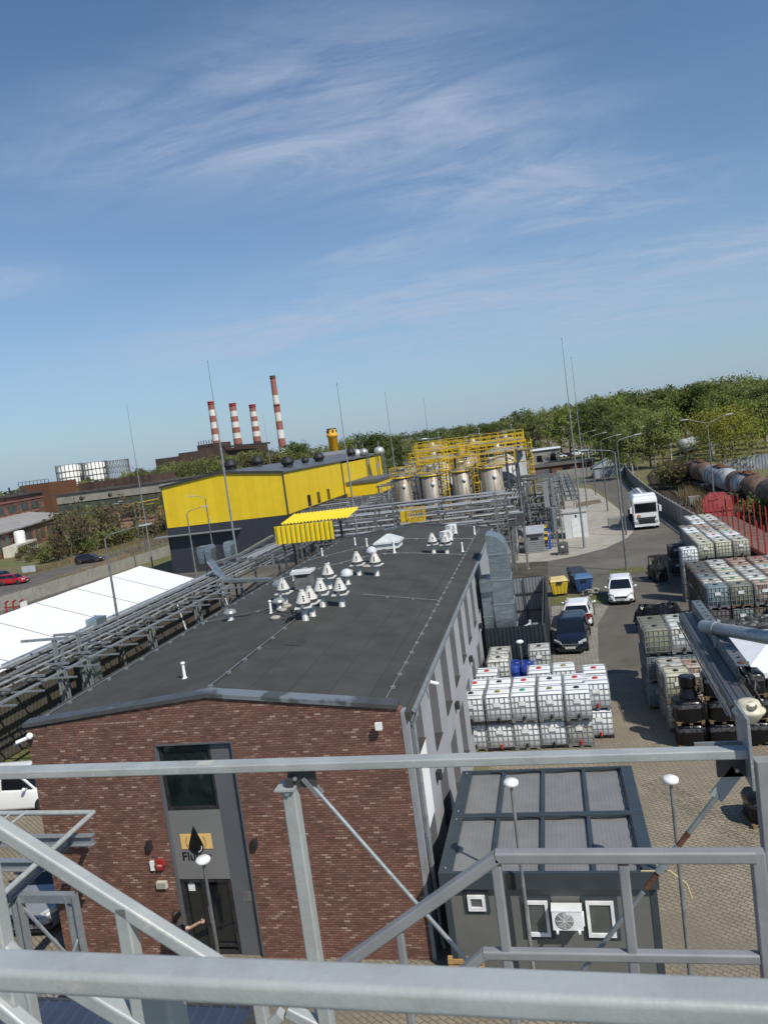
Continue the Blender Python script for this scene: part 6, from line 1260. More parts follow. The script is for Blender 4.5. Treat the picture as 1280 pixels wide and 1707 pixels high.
def bare_tree(name, h, cw, seed, leaves=0, lm=None, cat='tree'):
    rnd = random.Random(seed); t = thing(name, 'x', cat, world=False); f = MB(); tips = []
    def grow(p, d, L_, r, lev):
        q = p+d*L_; f.tube(p, q, r, 5 if lev < 2 else 3, r*.6, False)
        if lev == 4: tips.append(q); return
        for k in range(rnd.choice((2,3,3)) if lev else 5):
            a = Vector((rnd.gauss(0,1), rnd.gauss(0,1), rnd.gauss(.35,.6))).normalized(); nd = (d*.75+a*.75*(cw/h+.35)).normalized(); grow(p+d*L_*rnd.uniform(.45,1.0), nd, L_*rnd.uniform(.55,.85), r*.55, lev+1)
    for k in range(3 if cw > h*.9 else 1): grow(Vector((rnd.uniform(-.3,.3)*(cw > h*.9),rnd.uniform(-.3,.3)*(cw > h*.9),0)), Vector((rnd.gauss(0,.15),rnd.gauss(0,.15),1)).normalized(), h*.34, h*.013+.03, 0)
    f.build('branches', m_bark, t)
    if leaves:
        f = MB()
        for k in range(leaves):
            o = rnd.choice(tips)+Vector((rnd.gauss(0,.35),rnd.gauss(0,.35),rnd.gauss(0,.35))); n = Vector((rnd.gauss(0,1),rnd.gauss(0,1),rnd.gauss(.4,1))).normalized(); a_ = n.orthogonal().normalized(); b_ = n.cross(a_); w_ = .24*rnd.uniform(.6,1.3)
            f.add([o-a_*w_, o+b_*w_*.7, o+a_*w_, o-b_*w_*.7], [(0,1,2,3)])
        f.build('foliage', lm, t)
    return t
TR = [leaf_tree('leafy_tree', 14, 8.5, 1, m_leafs[0], m_bark), leaf_tree('leafy_tree', 15, 7.5, 2, m_leafs[1], m_birch), leaf_tree('leafy_tree', 13, 9, 3, m_leafs[2], m_bark), leaf_tree('leafy_tree', 16, 7, 4, m_leafs[0], m_birch, 130, 13), leaf_tree('leafy_tree', 14, 8, 5, m_leafs[1], m_bark, 120), leaf_tree('leafy_tree', 14, 7.5, 6, m_leafs[4], m_bark, 95, 12)]
THT = [14,15,13,16,14,14]
BR = [bare_tree('bare_tree', 9, 7, 11, 260, m_leafs[4]), bare_tree('bare_tree', 8, 6.5, 12, 200, m_leafs[1])]
SH = [bare_tree('bare_shrub', 4.2, 4.6, 21, 420, m_leafs[4], 'shrub'), bare_tree('bare_shrub', 3.8, 4.4, 22, 620, m_leafs[1], 'shrub')]
rt = random.Random(99)
def interp(tab, x):
    for (a, b), (c, d) in zip(tab[:-1], tab[1:]):
        if a <= x <= c: return b+(d-b)*(x-a)/(c-a)
    return tab[0][1] if x < tab[0][0] else tab[-1][1]
SKY = [(180,800),(230,785),(300,770),(420,752),(480,752),(560,742),(640,728),(700,720),(760,712),(820,704),(860,690),(900,684),(960,676),(1000,660),(1080,656),(1160,642),(1220,634),(1300,628)]
def tree_at(px, D, top=None, kinds=(0,1,2,3,4,5), label='', group='', lim=(.6,1.7)):
    sy = interp(SKY, px) if top is None else top; a = PY(px, sy, D); k = rt.choice(kinds); s = max(lim[0], min(lim[1], a.z/THT[k]))
    place(TR[k], USED, (a.x, a.y, 0), rt.uniform(0,6.28), label, group, sc=(s*rt.uniform(.9,1.2), s*rt.uniform(.9,1.2), s))
gw, lw = 'trees of the wood beyond the railway', 'leafy spring green tree in the wood beyond the railway'
for D, x0, x1, st, dy in ((172,1010,1290,31,24),(192,985,1300,27,12),(216,960,1300,25,5),(245,935,1300,24,2),(280,900,1300,24,-1),(320,860,1300,24,-2)):
    x = x0+rt.uniform(0,10)
    while x < x1:
      if not (1112 < x < 1172 and D < 240): tree_at(x, D+rt.uniform(-7,7), interp(SKY, x)+dy+rt.uniform(-5,6)+ (8 if D < 200 and rt.random() < .3 else 0), (0,1,2,3,0,1,3,4), lw, gw)
      x += st*rt.uniform(.75,1.3)
gm, lm_ = 'trees on the skyline behind the tank farm', 'small looking tree on the skyline behind the tank farm'
for D, x0, x1, st, dy in ((270,640,890,21,10),(330,560,900,19,2),(400,560,880,16,0)):
    x = x0
    while x < x1: tree_at(x, D+rt.uniform(-9,9), interp(SKY, x)+dy+rt.uniform(-3,5), (1,2,2,4,5), lm_, gm); x += st*rt.uniform(.7,1.3)
gh, lh = 'trees behind the yellow hall', 'brownish green tree behind the yellow hall'
for D, x0, x1, st in ((225,190,560,22),(260,200,600,20),(310,180,600,18)):
    x = x0
    while x < x1: tree_at(x, D+rt.uniform(-9,9), interp(SKY, x)+rt.uniform(-3,10), (1,4,5,1), lh, gh, (.35,1.6)); x += st*rt.uniform(.7,1.3)
for px, D, top, k in ((487,300,738,2),(497,310,742,2),(580,250,728,1),(612,255,722,2),(625,262,722,2)): tree_at(px, D, top, (k,), 'dark tree standing out above the far roof of the yellow hall', 'dark trees by the yellow hall')
wil = leaf_tree('willow_tree', 11, 13, 31, m_leafs[3], m_bark, 330, 18, .34, .16); place(wil, USED, (29.2,141,0), 0, 'big yellow green willow behind the rusty tank wagons', None, 1.0)
w2 = leaf_tree('leafy_tree', 12, 11, 32, m_leafs[0], m_bark, 300, 16, .36, .15); place(w2, USED, (36,116,0), 1, 'bright green round tree right of the yellow willow'); dup(w2, (21.5,176,0), 2, 'broad spring green tree left of the yellow willow behind the white wagon', sc=1.0)
tree_at(1045, 150, 700, (1,), 'pale trunked birch left of the track curve'); tree_at(1025, 160, 720, (4,), 'dull green tree right behind the sheet metal garage'); tree_at(1010, 175, 715, (0,), 'light green bush tree behind the garage on its left')
for i, (x, y, k, s) in enumerate(((19.2,121,0,1.25),(20.0,127,1,1.3),(19.6,88.5,0,.8),(20.3,80.5,1,.9),(18.0,124,1,1.2),(18.8,130,0,1.2))):
    place(SH[k], USED, (x,y,0), i, 'bare brown twiggy shrub in front of the rusty tank wagons', 'brown shrubs by the railway', s)
for i, (x, y, k, s) in enumerate(((-84,118,0,1.15),(-86.5,126,1,1.2),(-83,133,0,1.3),(-88,134,1,1.3),(-85,142,0,1.2),(-80.5,148,1,1.15),(-79.5,158,0,1.3),(-77.5,166,1,1.2),(-76.5,176,0,1.2),(-74.5,187,1,1.2),(-84,152,1,1.3))):
    place(BR[k], USED, (x,y,0), i*1.3, 'bare branching tree between far road and old factory', 'bare trees along the far road', s)
for i in range(34):
    u = i/33; x = -84+u*12+rt.uniform(-3.5,2.0); y = 112+u*80+rt.uniform(-3,3); place(SH[i % 2], USED, (x,y,0), i, 'brownish shrub in the thicket between far road and old factory', 'thicket shrubs along the far road', rt.uniform(.7,1.25))
for i in range(30):
    px = 30+i*7.2+rt.uniform(-4,4); py = interp([(0,940),(60,926),(150,905),(250,884)], px)+rt.uniform(-14,16); p = G(px, py); place(SH[i % 2], USED, (p.x,p.y,0), i*.7, 'brownish shrub on the slope in front of the old factory wall', 'shrubs before the old factory', rt.uniform(.4,.8))
for px, py, k, s in ((142,918,0,1.35),(178,908,1,1.3),(122,922,1,1.2),(205,900,0,1.2)): p = G(px, py); place(BR[k], USED, (p.x,p.y,0), px, 'large bare branching tree in front of the old factory', 'large bare trees before the old factory', s)
# distant wood as one mass
rd = random.Random(5); f = MB()
for k in range(9000):
    px = rd.uniform(-260,1500); D = rd.uniform(480,820); a = PY(px, 740, D); hmax = 12.5+rd.uniform(-3,3)+5*math.sin(px*.02)*math.sin(px*.051)+(4 if px > 850 else 0); z = hmax*math.sqrt(rd.random()); w_ = rd.uniform(1.2,2.6)
    n = Vector((rd.gauss(0,1),rd.gauss(0,1),rd.gauss(.5,1))).normalized(); a_ = n.orthogonal().normalized(); b_ = n.cross(a_); o = Vector((a.x,a.y,z)); f.add([o-a_*w_, o+b_*w_*.8, o+a_*w_, o-b_*w_*.8], [(0,1,2,3)])
o = f.build('distant_wood', m_leafs[1], None); o['kind'] = 'stuff'
m_reed = mat('dry_reed', (.19,.14,.075), (.13,.10,.055), 2, .9); f = MB(); rd = random.Random(8)
def blades(f, pts, n, hh, sp):
    for k in range(n):
        (x0,y0),(x1,y1) = rd.choice(pts); u = rd.random(); x, y = x0+(x1-x0)*u+rd.gauss(0,sp), y0+(y1-y0)*u+rd.gauss(0,sp); h = hh*rd.uniform(.5,1.2); a = rd.uniform(0,6.28); w_ = .05; l = rd.gauss(0,.25)
        f.add([(x-w_*math.cos(a),y-w_*math.sin(a),0),(x+w_*math.cos(a),y+w_*math.sin(a),0),(x+l,y+l*.5,h)], [(0,1,2)])
blades(f, [((17.0,84),(18.5,98)),((17.8,98),(18.3,112)),((16.8,82),(17.5,90))], 5000, 1.5, .8); f.build('dry_reeds', m_reed, None)['kind'] = 'stuff'
f = MB(); blades(f, [((-71,112),(-72,170)),((-79,95),(-78,150)),((-64,80),(-63,130))], 5000, .9, 1.2); f.build('dry_grass', m_reed, None)['kind'] = 'stuff'
# ------------------------------------------------------------------ railway on the right
m_rail_ = mat('rail_steel', (.10,.075,.06), None, 5, .6, .4); m_ball = mat('track_ballast', (.15,.135,.10), (.11,.105,.06), 1.2, .95, 0, .5, 20)
def track(pts, name):
    f = MB(); g = MB()
    for a, b in zip(pts[:-1], pts[1:]):
        a = Vector((*a,0)); b = Vector((*b,0)); d = (b-a).normalized(); s = Vector((d.y,-d.x,0)); 
        f.add([a-s*1.15+Vector((0,0,.03)), b-s*1.15+Vector((0,0,.03)), b+s*1.15+Vector((0,0,.03)), a+s*1.15+Vector((0,0,.03))], [(3,2,1,0)])
        for o in (-.72,.72): g.bar(a+s*o+Vector((0,0,.16)), b+s*o+Vector((0,0,.16)), .08, .16)
        n_ = int((b-a).length/.7)
        for k in range(n_): c = a+(b-a)*(k/n_); g.bar(c-s*1.2+Vector((0,0,.06)), c+s*1.2+Vector((0,0,.06)), .22, .07)
    struct('ballast_bed', f, m_ball); o = g.build('railway_track', m_rail_, None); o['kind'] = 'structure'
track([(15.4,40),(15.4,88),(15.9,110),(16.6,130),(18.5,150),(22.5,170),(29,190)], 'a'); track([(21.3,50),(21.3,120),(22.6,140),(25.5,160),(30,182),(38,220),(48,250)], 'b')
def tank_wagon(label, x, y, rz, mt, band=None, Lg=11.6):
    t = thing('tank_wagon', label, 'railway wagon', (x,y,0), 'old railway tank wagons', world=False); t.rotation_euler = (0,0,rz)
    f = MB(); f.lathe([(.001,-Lg/2),(.7,-Lg/2+.08),(1.2,-Lg/2+.3),(1.42,-Lg/2+.7),(1.42,Lg/2-.7),(1.2,Lg/2-.3),(.7,Lg/2-.08),(.001,Lg/2)], 26); f.v = [(a,c,2.65+b) for a,b,c in f.v]; f.build('tank', mt, t)
    if band: f = MB(); f.lathe([(1.43,-1.9),(1.435,-1.9),(1.435,2.2),(1.43,2.2)], 26); f.v = [(a,c,2.65+b) for a,b,c in f.v]; f.build('pale_band', band, t)
    f = MB()
    for y_ in (-3.4,-1.2,1.2,3.4): f.lathe([(1.43,-.05),(1.47,-.05),(1.47,.05),(1.43,.05)], 24); n_ = len(f.v); f.v[n_-24*6:] = [(a,c+y_,2.65+b) for a,b,c in f.v[n_-24*6:]]
    f.lathe([(.45,3.95),(.45,4.35),(.3,4.4),(.001,4.42)], 14); f.bx(-.5,-2.6,4.12,.5,2.6,4.17)
    for x_ in (-.5,.5): f.bar((x_,-2.6,4.7),(x_,2.6,4.7),.04,.04); f.bar((x_,-2.6,4.15),(x_,-2.6,4.7),.04,.04); f.bar((x_,2.6,4.15),(x_,2.6,4.7),.04,.04)
    f.build('dome_and_walkway', m_rusty, t); MB().bx(-1.2,-Lg/2-.4,.95,1.2,Lg/2+.4,1.25).build('underframe', m_dsteel, t)
    for y_ in (-Lg/2+1.4,-Lg/2+3.0,Lg/2-3.0,Lg/2-1.4):
        for s in (-1,1): f = MB(); f.lathe([(.001,-.06),(.46,-.06),(.46,.06),(.001,.06)], 16); f.v = [(s*.75+c, y_+a, .62+b) for a,b,c in f.v]; f.build('wheel', m_rusty, t)
    for s in (-1,1):
        f = MB()
        for e in (-1,1): f.tube((s*.85,e*(Lg/2+.4),1.08),(s*.85,e*(Lg/2+.95),1.08),.09,8); f.tube((s*.85,e*(Lg/2+.93),1.08),(s*.85,e*(Lg/2+.99),1.08),.24,12)
        f.build('buffer', m_dsteel, t)
m_wr = mat('wagon_rust', (.11,.07,.05), (.17,.11,.08), .9, .8, 0, .2, c3=(.06,.035,.025), s3=2, t3=(.5,.7)); m_wg = mat('wagon_grey', (.36,.40,.42), (.26,.29,.31), .8, .6, 0, c3=(.15,.10,.07), s3=1.6, t3=(.56,.7)); m_wp = mat('wagon_pinkish', (.24,.17,.15), (.15,.10,.085), .8, .7, 0); m_wd = mat('wagon_dark', (.055,.047,.042), (.085,.065,.05), .9, .7, 0)
for i, (y, mt, bd, lb) in enumerate(((84,m_wd,None,'nearest dark brown tank wagon at the right edge'),(97.5,m_wr,m_wg,'brown tank wagon with pale grey band behind the lamp post'),(111,m_wg,None,'pale grey tank wagon in the middle of the row'),(124.5,m_wr,m_wp,'rusty brown tank wagon with pinkish band at the far end of the row'))): tank_wagon(lb, 21.3, y-6, 0, mt, bd)
tank_wagon('far pale blue grey tank wagon on the curve among the trees', 34.8, 208, R_(-22), m_wg); tank_wagon('cream small tank wagon seen behind the row at the right', 34.5, 118, R_(-8), mat('wagon_cream', (.42,.38,.30), (.3,.26,.2), .9, .6))
t = thing('flat_wagon', 'long red flat wagon with upright red stanchions and red end board', 'railway wagon', (15.4,66,0)); x0, x1, y0, y1 = 14.1, 16.8, 53, 79.0
f = MB(); f.bx(x0,y0,.95,x1,y1,1.2); f.build('underframe', m_red, t); f = MB()
for k in range(90): f.bx(x0+.08,y0+.1+(y1-y0)*k/90,1.2,x1-.08,y0+.1+(y1-y0)*(k+.86)/90,1.26)
f.build('plank_deck', mat('deck_planks', (.13,.075,.06), (.20,.12,.09), 2, .85, c3=(.28,.06,.05), s3=5, t3=(.55,.7)), t)
for e, yy in (('end_board', y1),): f = MB(); f.prismY([(x0,1.0),(x1,1.0),(x1,3.0),(x1-.6,3.65),(x0+.75,3.75),(x0,3.1)], yy-.08, yy+.06); f.bar((x0+.5,yy-.12,3.0),(x0+1.5,yy-.12,3.1),.06,.1); f.bar((x1-.55,yy-.12,1.2),(x1-.55,yy-.12,3.0),.1,.08); f.bar((x0+.1,yy-.12,1.9),(x1-.1,yy-.12,1.9),.08,.1); f.build(e, mat('faded_red', (.36,.075,.065), (.27,.04,.038), 1.4, .6, c3=(.48,.14,.12), s3=5, t3=(.52,.7)), t)
f = MB(); f.bx(x0,y0-.06,1.0,x1,y0+.06,3.4); f.build('dark_end_board', m_rusty, t)
for k in range(14):
    for x in (x0+.06, x1-.06):
        yy = y0+.8+(y1-y0-1.6)*k/13; f = MB(); f.bar((x,yy,.95),(x,yy+random.uniform(-.12,.12),3.45+random.uniform(-.08,.08)),.10,.085,(1,0,0)); f.build('stanchion', m_red, t)
for yy in (55,57,75,77):
    for s in (-1,1): f = MB(); f.lathe([(.001,-.06),(.46,-.06),(.46,.06),(.001,.06)], 14); f.v = [(15.45+s*.75+c, yy+a, .62+b) for a,b,c in f.v]; f.build('wheel', m_rusty, t)
lab(MB().bx(16.2,99,.0,17.5,100,1.2).build('concrete_stub', m_conc, None, (16.8,99.5,0)), 'pale concrete block beside the track by the brown shrub', 'block')
t = thing('grey_fence', 'grey sheet fence behind the tank wagons at the right edge', 'fence', (43,150,0)); a, b = PY(1205,778,140), PY(1300,768,140); f = MB(); f.corr((a.x,140),(b.x,140),.02,max(2.2,a.z+1.4),.5,.05); f.build('sheet', mat('fence_grey', (.28,.30,.33), (.2,.22,.25), .6, .6), t); f = MB(); f.bx(a.x,140.1,.02,a.x+.2,140.3,2.6); f.build('post', m_rusty, t)
# ------------------------------------------------------------------ far middle ground behind the tank farm
def shed(label, name, px0, px1, D, dep, wallm, roofm, ridge=.6, cat='building'):
    a, b = PY(*px0, D), PY(*px1, D); h = max(2.0, (a.z+b.z)/2); t = thing(name, label, cat, ((a.x+b.x)/2,D,0)); f = MB(); f.bx(a.x,D,0,b.x,D+dep,h); f.build('wall', wallm, t); f = MB(); f.prismX([(D-.4,h),(D+dep+.4,h),(D+dep/2,h+ridge)], a.x-.4, b.x+.4); f.build('roof', roofm, t); f = MB(); n_ = max(2, int((b.x-a.x)/4))
    for k in range(n_): f.bx(a.x+(b.x-a.x)*(k+.3)/n_,D-.03,h*.45,a.x+(b.x-a.x)*(k+.7)/n_,D-.001,h*.75)
    f.build('window', m_glass, t); return t
m_pbr = mat('old_brick', (.17,.075,.05), (.12,.055,.038), .4, .9, 0, .2, 5, c3=(.24,.12,.085), s3=2.5, t3=(.5,.7)); m_roofd = mat('old_roof', (.06,.055,.05), (.09,.08,.07), .5, .9)
shed('white flat roofed shed beyond the yellow tank railings', 'white_shed', (886,752), (932,747), 205, 14, m_conc, m_white, .3)
shed('long dark red brick shed beyond the gravel', 'brick_shed', (868,783), (990,768), 176, 9, m_pbr, m_roofd, .5)
shed('pale ruined looking shed in the trees above the tanks', 'pale_shed', (668,735), (692,733), 300, 16, mat('pale_wall', (.40,.40,.38), (.3,.3,.28), .3, .8), m_roofd, .8)
shed('small white roofed shed among the trees above the tanks', 'pale_shed', (692,736), (706,731), 305, 12, m_conc, m_white, .5)
for i, px in enumerate((838,866)):
    a = PY(px, 766, 190); t = thing('yellow_vat', ['left round yellow vat lying beside the white shed','right round yellow vat lying beside the white shed'][i], 'vat', (a.x,190,0)); f = MB(); f.lathe([(1.5,0),(2.2,.1),(2.2,6),(1.5,6.1),(.001,6.1)], 22); f.v = [(a.x+p, 190+r, 2.3+q) for p,q,r in f.v]; f.build('shell', mat('vat_grey', (.2,.19,.17), None, 1, .7), t); f = MB(); f.lathe([(1.9,-.02),(1.95,.08),(.001,.09)], 22); f.v = [(a.x+p, 190+r, 2.3+q) for p,q,r in f.v]; f.build('end_cap', mat('vat_yellow', (.42,.22,.03), (.3,.16,.03), 1, .6), t)
t = thing('embankment_wall', 'eroded pale concrete embankment with dark top among the trees', 'wall', (8,300,0)); a, b = PY(888,716,300), PY(965,706,300); f = MB(); f.prismX([(298,0),(318,0),(318,a.z+1.2),(306,a.z+.6)], a.x, b.x+3); f.build('face', mat('eroded_bank', (.20,.175,.145), (.10,.09,.065), .12, .95, 0, .4, .8), t); MB().bx(a.x-1,305,a.z+.7,b.x+4,318,a.z+1.7).build('top_slab', m_roofd, t)
for i, (px, py, mt) in enumerate(((960,741,m_cwhite),(975,740,m_csil),(945,744,m_cdark),(932,738,m_cwhite))):
    a = PY(px, py, 268); o = car('parked_van' if i == 0 else 'parked_car', ['tiny white van far away on the yard below the embankment','tiny silver car far away right of the white van','tiny dark car far away left of the white van','tiny white car far away by the white shed'][i], 'van' if i == 0 else 'car', mt, 4.4, 1.8, 2.2 if i == 0 else 1.5); put(o, a.x, 268, R_(80), max(.02, a.z-1))
    o.location.z = .02
lab(MB().bx(0,0,0,22,5,.05).build('far_yard', m_asph, None), None, None, None, 'structure').location = (0,255,.004)
for i, (px, py) in enumerate(((952,783),(958,782))): a = PY(px, py, 172); lab(MB().lathe([(.5,0),(.55,.1),(.55,1.2),(.3,1.3),(.001,1.3)], 12).build('white_container', m_white, None, None), ['left small white container by the far concrete fence','right small white container by the far concrete fence'][i], 'container').location = (a.x,172,.02)
t = thing('far_concrete_fence', 'pale concrete fence at the far end of the gravel yard', 'fence', (4,168,0)); f = MB(); a, b = PY(930,800,168), PY(1006,790,168)
n_ = int((b.x-a.x)/2.1)+1
for k in range(n_): f.bx(a.x+2.1*k,168,.02,a.x+2.1*k+2.0,168.1,2.0); f.bx(a.x+2.1*k-.08,167.95,.02,a.x+2.1*k+.0,168.15,2.1)
f.build('panel', m_conc, t)
# ------------------------------------------------------------------ old factories at the left
u = Vector((-.39,.92,0)).normalized(); v_ = Vector((-u.y,u.x,0)); P0 = Vector((-104.5,123,0))
def fb(mb, a0, a1, b0, b1, z0, z1):
    p = [P0+u*a+v_*b for a, b in ((a0,b0),(a1,b0),(a1,b1),(a0,b1))]; mb.loft([[(q.x,q.y,z0) for q in p],[(q.x,q.y,z1) for q in p]]); return mb
m_fbrick = brickmat('factory_brick', [(0,(.17,.072,.047)),(.6,(.24,.105,.07)),(1,(.32,.16,.11))], (.12,.08,.06), 1.6, .5, 'XZY', .03, .3, .9, .5, .45, 0, ((.08,.05,.04), .12, .5, .75, .7))
m_fgl = mat('factory_glazing', (.045,.055,.05), (.09,.10,.085), .5, .5, 0, c3=(.16,.15,.12), s3=1.5, t3=(.5,.65)); m_salm = mat('salmon_panel', (.36,.16,.10), (.28,.12,.08), .6, .8)
t = thing('old_factory', 'old red brick factory with low grey roofed wing at the left edge', 'factory', tuple(P0)); fb(MB(), -14, 64, 0, 9, 0, 5.0).build('wing_wall', m_fbrick, t)
p = [P0+u*a for a in (-14.5,64.5)]; f = MB(); f.loft([[tuple(q-v_*.6+Vector((0,0,5.1))), tuple(q+v_*9+Vector((0,0,7.0))), tuple(q+v_*9+Vector((0,0,6.7))), tuple(q-v_*.6+Vector((0,0,4.8)))] for q in p]); f.build('wing_roof', mat('wing_roof_grey', (.33,.32,.31), (.25,.24,.23), .5, .8), t)
fb(MB(), -14, 82, 9, 36, 0, 11.6).build('main_wall', m_fbrick, t); fb(MB(), -15, 83, 8.6, 37, 11.6, 12.1).build('main_roof', m_roofd, t); fb(MB(), -14, 82, 8.85, 8.98, 10.2, 10.5).build('string_course', m_salm, t)
for k in range(14): f = MB(); fb(f, -12+5.4*k, -8.4+5.4*k, -.06, -.001, 1.0, 4.0); wn_ = f.build('window', m_fgl, t)
for k in range(8): f = MB(); fb(f, -9+11*k, -2+11*k, 8.8, 8.99, 7.6, 9.6); f.build('high_window', m_fgl, t); f = MB(); fb(f, -9+11*k, -2+11*k, 8.9, 8.995, 6.7, 7.59); f.build('salmon_panel', m_salm, t)
for k in (3,6,8,10): f = MB(); fb(f, -9.6+5.4*k-2.6, -9.6+5.4*k-1.6, -.08, -.001, .4, 4.2); f.build('salmon_panel', m_salm, t)
fb(MB(), 6, 21, -3, -.3, 0, 2.1).build('annex_wall', mat('annex_white', (.55,.53,.46), (.45,.43,.37), 1, .8), t); f = MB()
for k in range(10): fb(f, 6.6+1.42*k, 7.6+1.42*k, -3.08, -3.001, .9, 1.7)
f.build('annex_window', m_glass, t)
q = P0+u*14-v_*1.6; lab(MB().lathe([(1.1,0),(1.1,2.2),(.9,2.5),(.001,2.6)], 20, (0,0,0)).build('white_tank', m_white, None, None), 'white upright tank on the annex of the old brick factory', 'tank').location = (q.x,q.y,2.11)
t = thing('factory_shed', 'long old shed with concrete band, green boards and dark roof lantern', 'factory', (-104,170,0)); xa, xb, Y = -121, -92.5, 168.0
MB().bx(xa,Y,0,xb,Y+26,4.6).build('lower_wall', mat('pinkish_wall', (.30,.19,.145), (.22,.13,.10), .4, .9), t); MB().bx(xa,Y+.05,4.6,xb,Y+26,8.2).build('green_boards', brickmat('green_boards', [(0,(.05,.06,.045)),(1,(.085,.095,.07))], (.03,.03,.025), 40, .9, 'ZX', .03, .2, .8, 0, .3), t); MB().bx(xa,Y-.15,8.2,xb,Y+26,10.4).build('concrete_band', mat('band_concrete', (.30,.285,.245), (.23,.215,.185), .5, .9, c3=(.15,.13,.11), s3=1.5, t3=(.6,.75)), t); MB().bx(xa-1,Y-.5,10.4,xb+.3,Y+26.5,10.75).build('roof', m_roofd, t); MB().bx(xa+1,Y+8,10.75,xb-6,Y+20,12.75).build('roof_lantern', brickmat('lantern_boards', [(0,(.05,.03,.022)),(1,(.09,.055,.04))], (.03,.02,.015), 40, .8, 'ZX', .04, .2, .8, 0, .3), t)
for i, x in enumerate((-114,-106)): f = MB(); f.lathe([(.55,0),(.55,.1),(.001,.1)], 14); f.v = [(x+p, Y-.16-r, 9.1+q) for p,q,r in f.v]; f.build('round_vent', m_roofd, t)
f = MB()
for k in range(7): f.bx(-103+1.5*k,166.0,5.9+.1*k,-101.7+1.5*k,166.8,6.1+.1*k)
f.bx(-104,165.8,5.6,-92,165.95,5.75); 
for x in (-103.5,-98,-92.5): f.bx(x,166,0,x+.2,166.2,5.6)
lab(f.build('yellow_crane_beam', m_yel, None, (-98,166,0)), 'weathered yellow crane beam in front of the green boards', 'crane beam')
# industrial clutter on the far left horizon
t = thing('scrap_plant', 'grey steel plant with gantries on the far left horizon', 'plant', (-250,300,0)); f = MB(); rd = random.Random(4)
for k in range(24):
    f = MB(); a = PY(rd.uniform(-20,95), 815, rd.uniform(270,330)); hh = 11.5+rd.uniform(0,5.0)*(1 if a.x > -270 else .7); f.bx(a.x,a.y,0,a.x+rd.uniform(.2,1.1),a.y+rd.uniform(.3,1),hh-1.5); f.bx(a.x-2,a.y-.1,hh-3.2,a.x+3,a.y+.1,hh-2.9); f.build('gantry_frame', m_dsteel, t)
t = thing('brown_shed', 'dark rust brown shed on the far left skyline above the brick factory', 'building', (-215,320,0)); a, b = PY(32,812,300), PY(82,806,300); MB().bx(a.x,300,0,b.x,320,15.2).build('wall', m_rusty, t); f = MB()
for k in range(9): x = a.x+(b.x-a.x)*k/8; f.bx(x,299.6,15.2,x+.2,299.8,16.6)
f.bx(a.x,299.6,16.6,b.x,299.8,16.8); f.build('roof_rail', m_dsteel, t)
# gasometers
m_gas = mat('gasometer_white', (.66,.66,.63), (.58,.58,.55), .05, .6); m_gasf = mat('gasometer_frame', (.17,.17,.16), None, 1, .7)
for i, (pa, pb, solid) in enumerate((((96,776),(131,774),True),((140,772),(174,769),True),((178,769),(211,766),False))):
    a, b = PY(*pa, 700), PY(*pb, 700); x, r, z = (a.x+b.x)/2, (b.x-a.x)/2, (a.z+b.z)/2
    t = thing('gasometer', ['left white gas holder with steel guide frame','middle white gas holder with steel guide frame','empty open gas holder frame right of the two white ones'][i], 'gas holder', (x,700,0), 'gas holders on the left skyline'); f = MB(); n = 20; R2 = r*1.03
    for k in range(n):
        a0, a1 = 2*math.pi*k/n, 2*math.pi*(k+1)/n; f.bar((x+R2*math.cos(a0),700+R2*math.sin(a0),0),(x+R2*math.cos(a0),700+R2*math.sin(a0),z+.6),.45,.45,(1,0,0))
        for q in (.45,.62,.80,1.0): f.bar((x+R2*math.cos(a0),700+R2*math.sin(a0),z*q),(x+R2*math.cos(a1),700+R2*math.sin(a1),z*q),.4,.4)
        if not solid: f.bar((x+R2*math.cos(a0),700+R2*math.sin(a0),z*.62),(x+R2*math.cos(a1),700+R2*math.sin(a1),z*.8),.25,.25); f.bar((x+R2*math.cos(a0),700+R2*math.sin(a0),z*.8),(x+R2*math.cos(a1),700+R2*math.sin(a1),z),.25,.25)
    f.build('guide_frame', m_gasf, t)
    if solid: MB().lathe([(r*.98,0),(r*.98,z*.97),(r*.5,z*1.0),(.001,z*1.02)], 36, (x,700,0)).build('shell', m_gas, t)
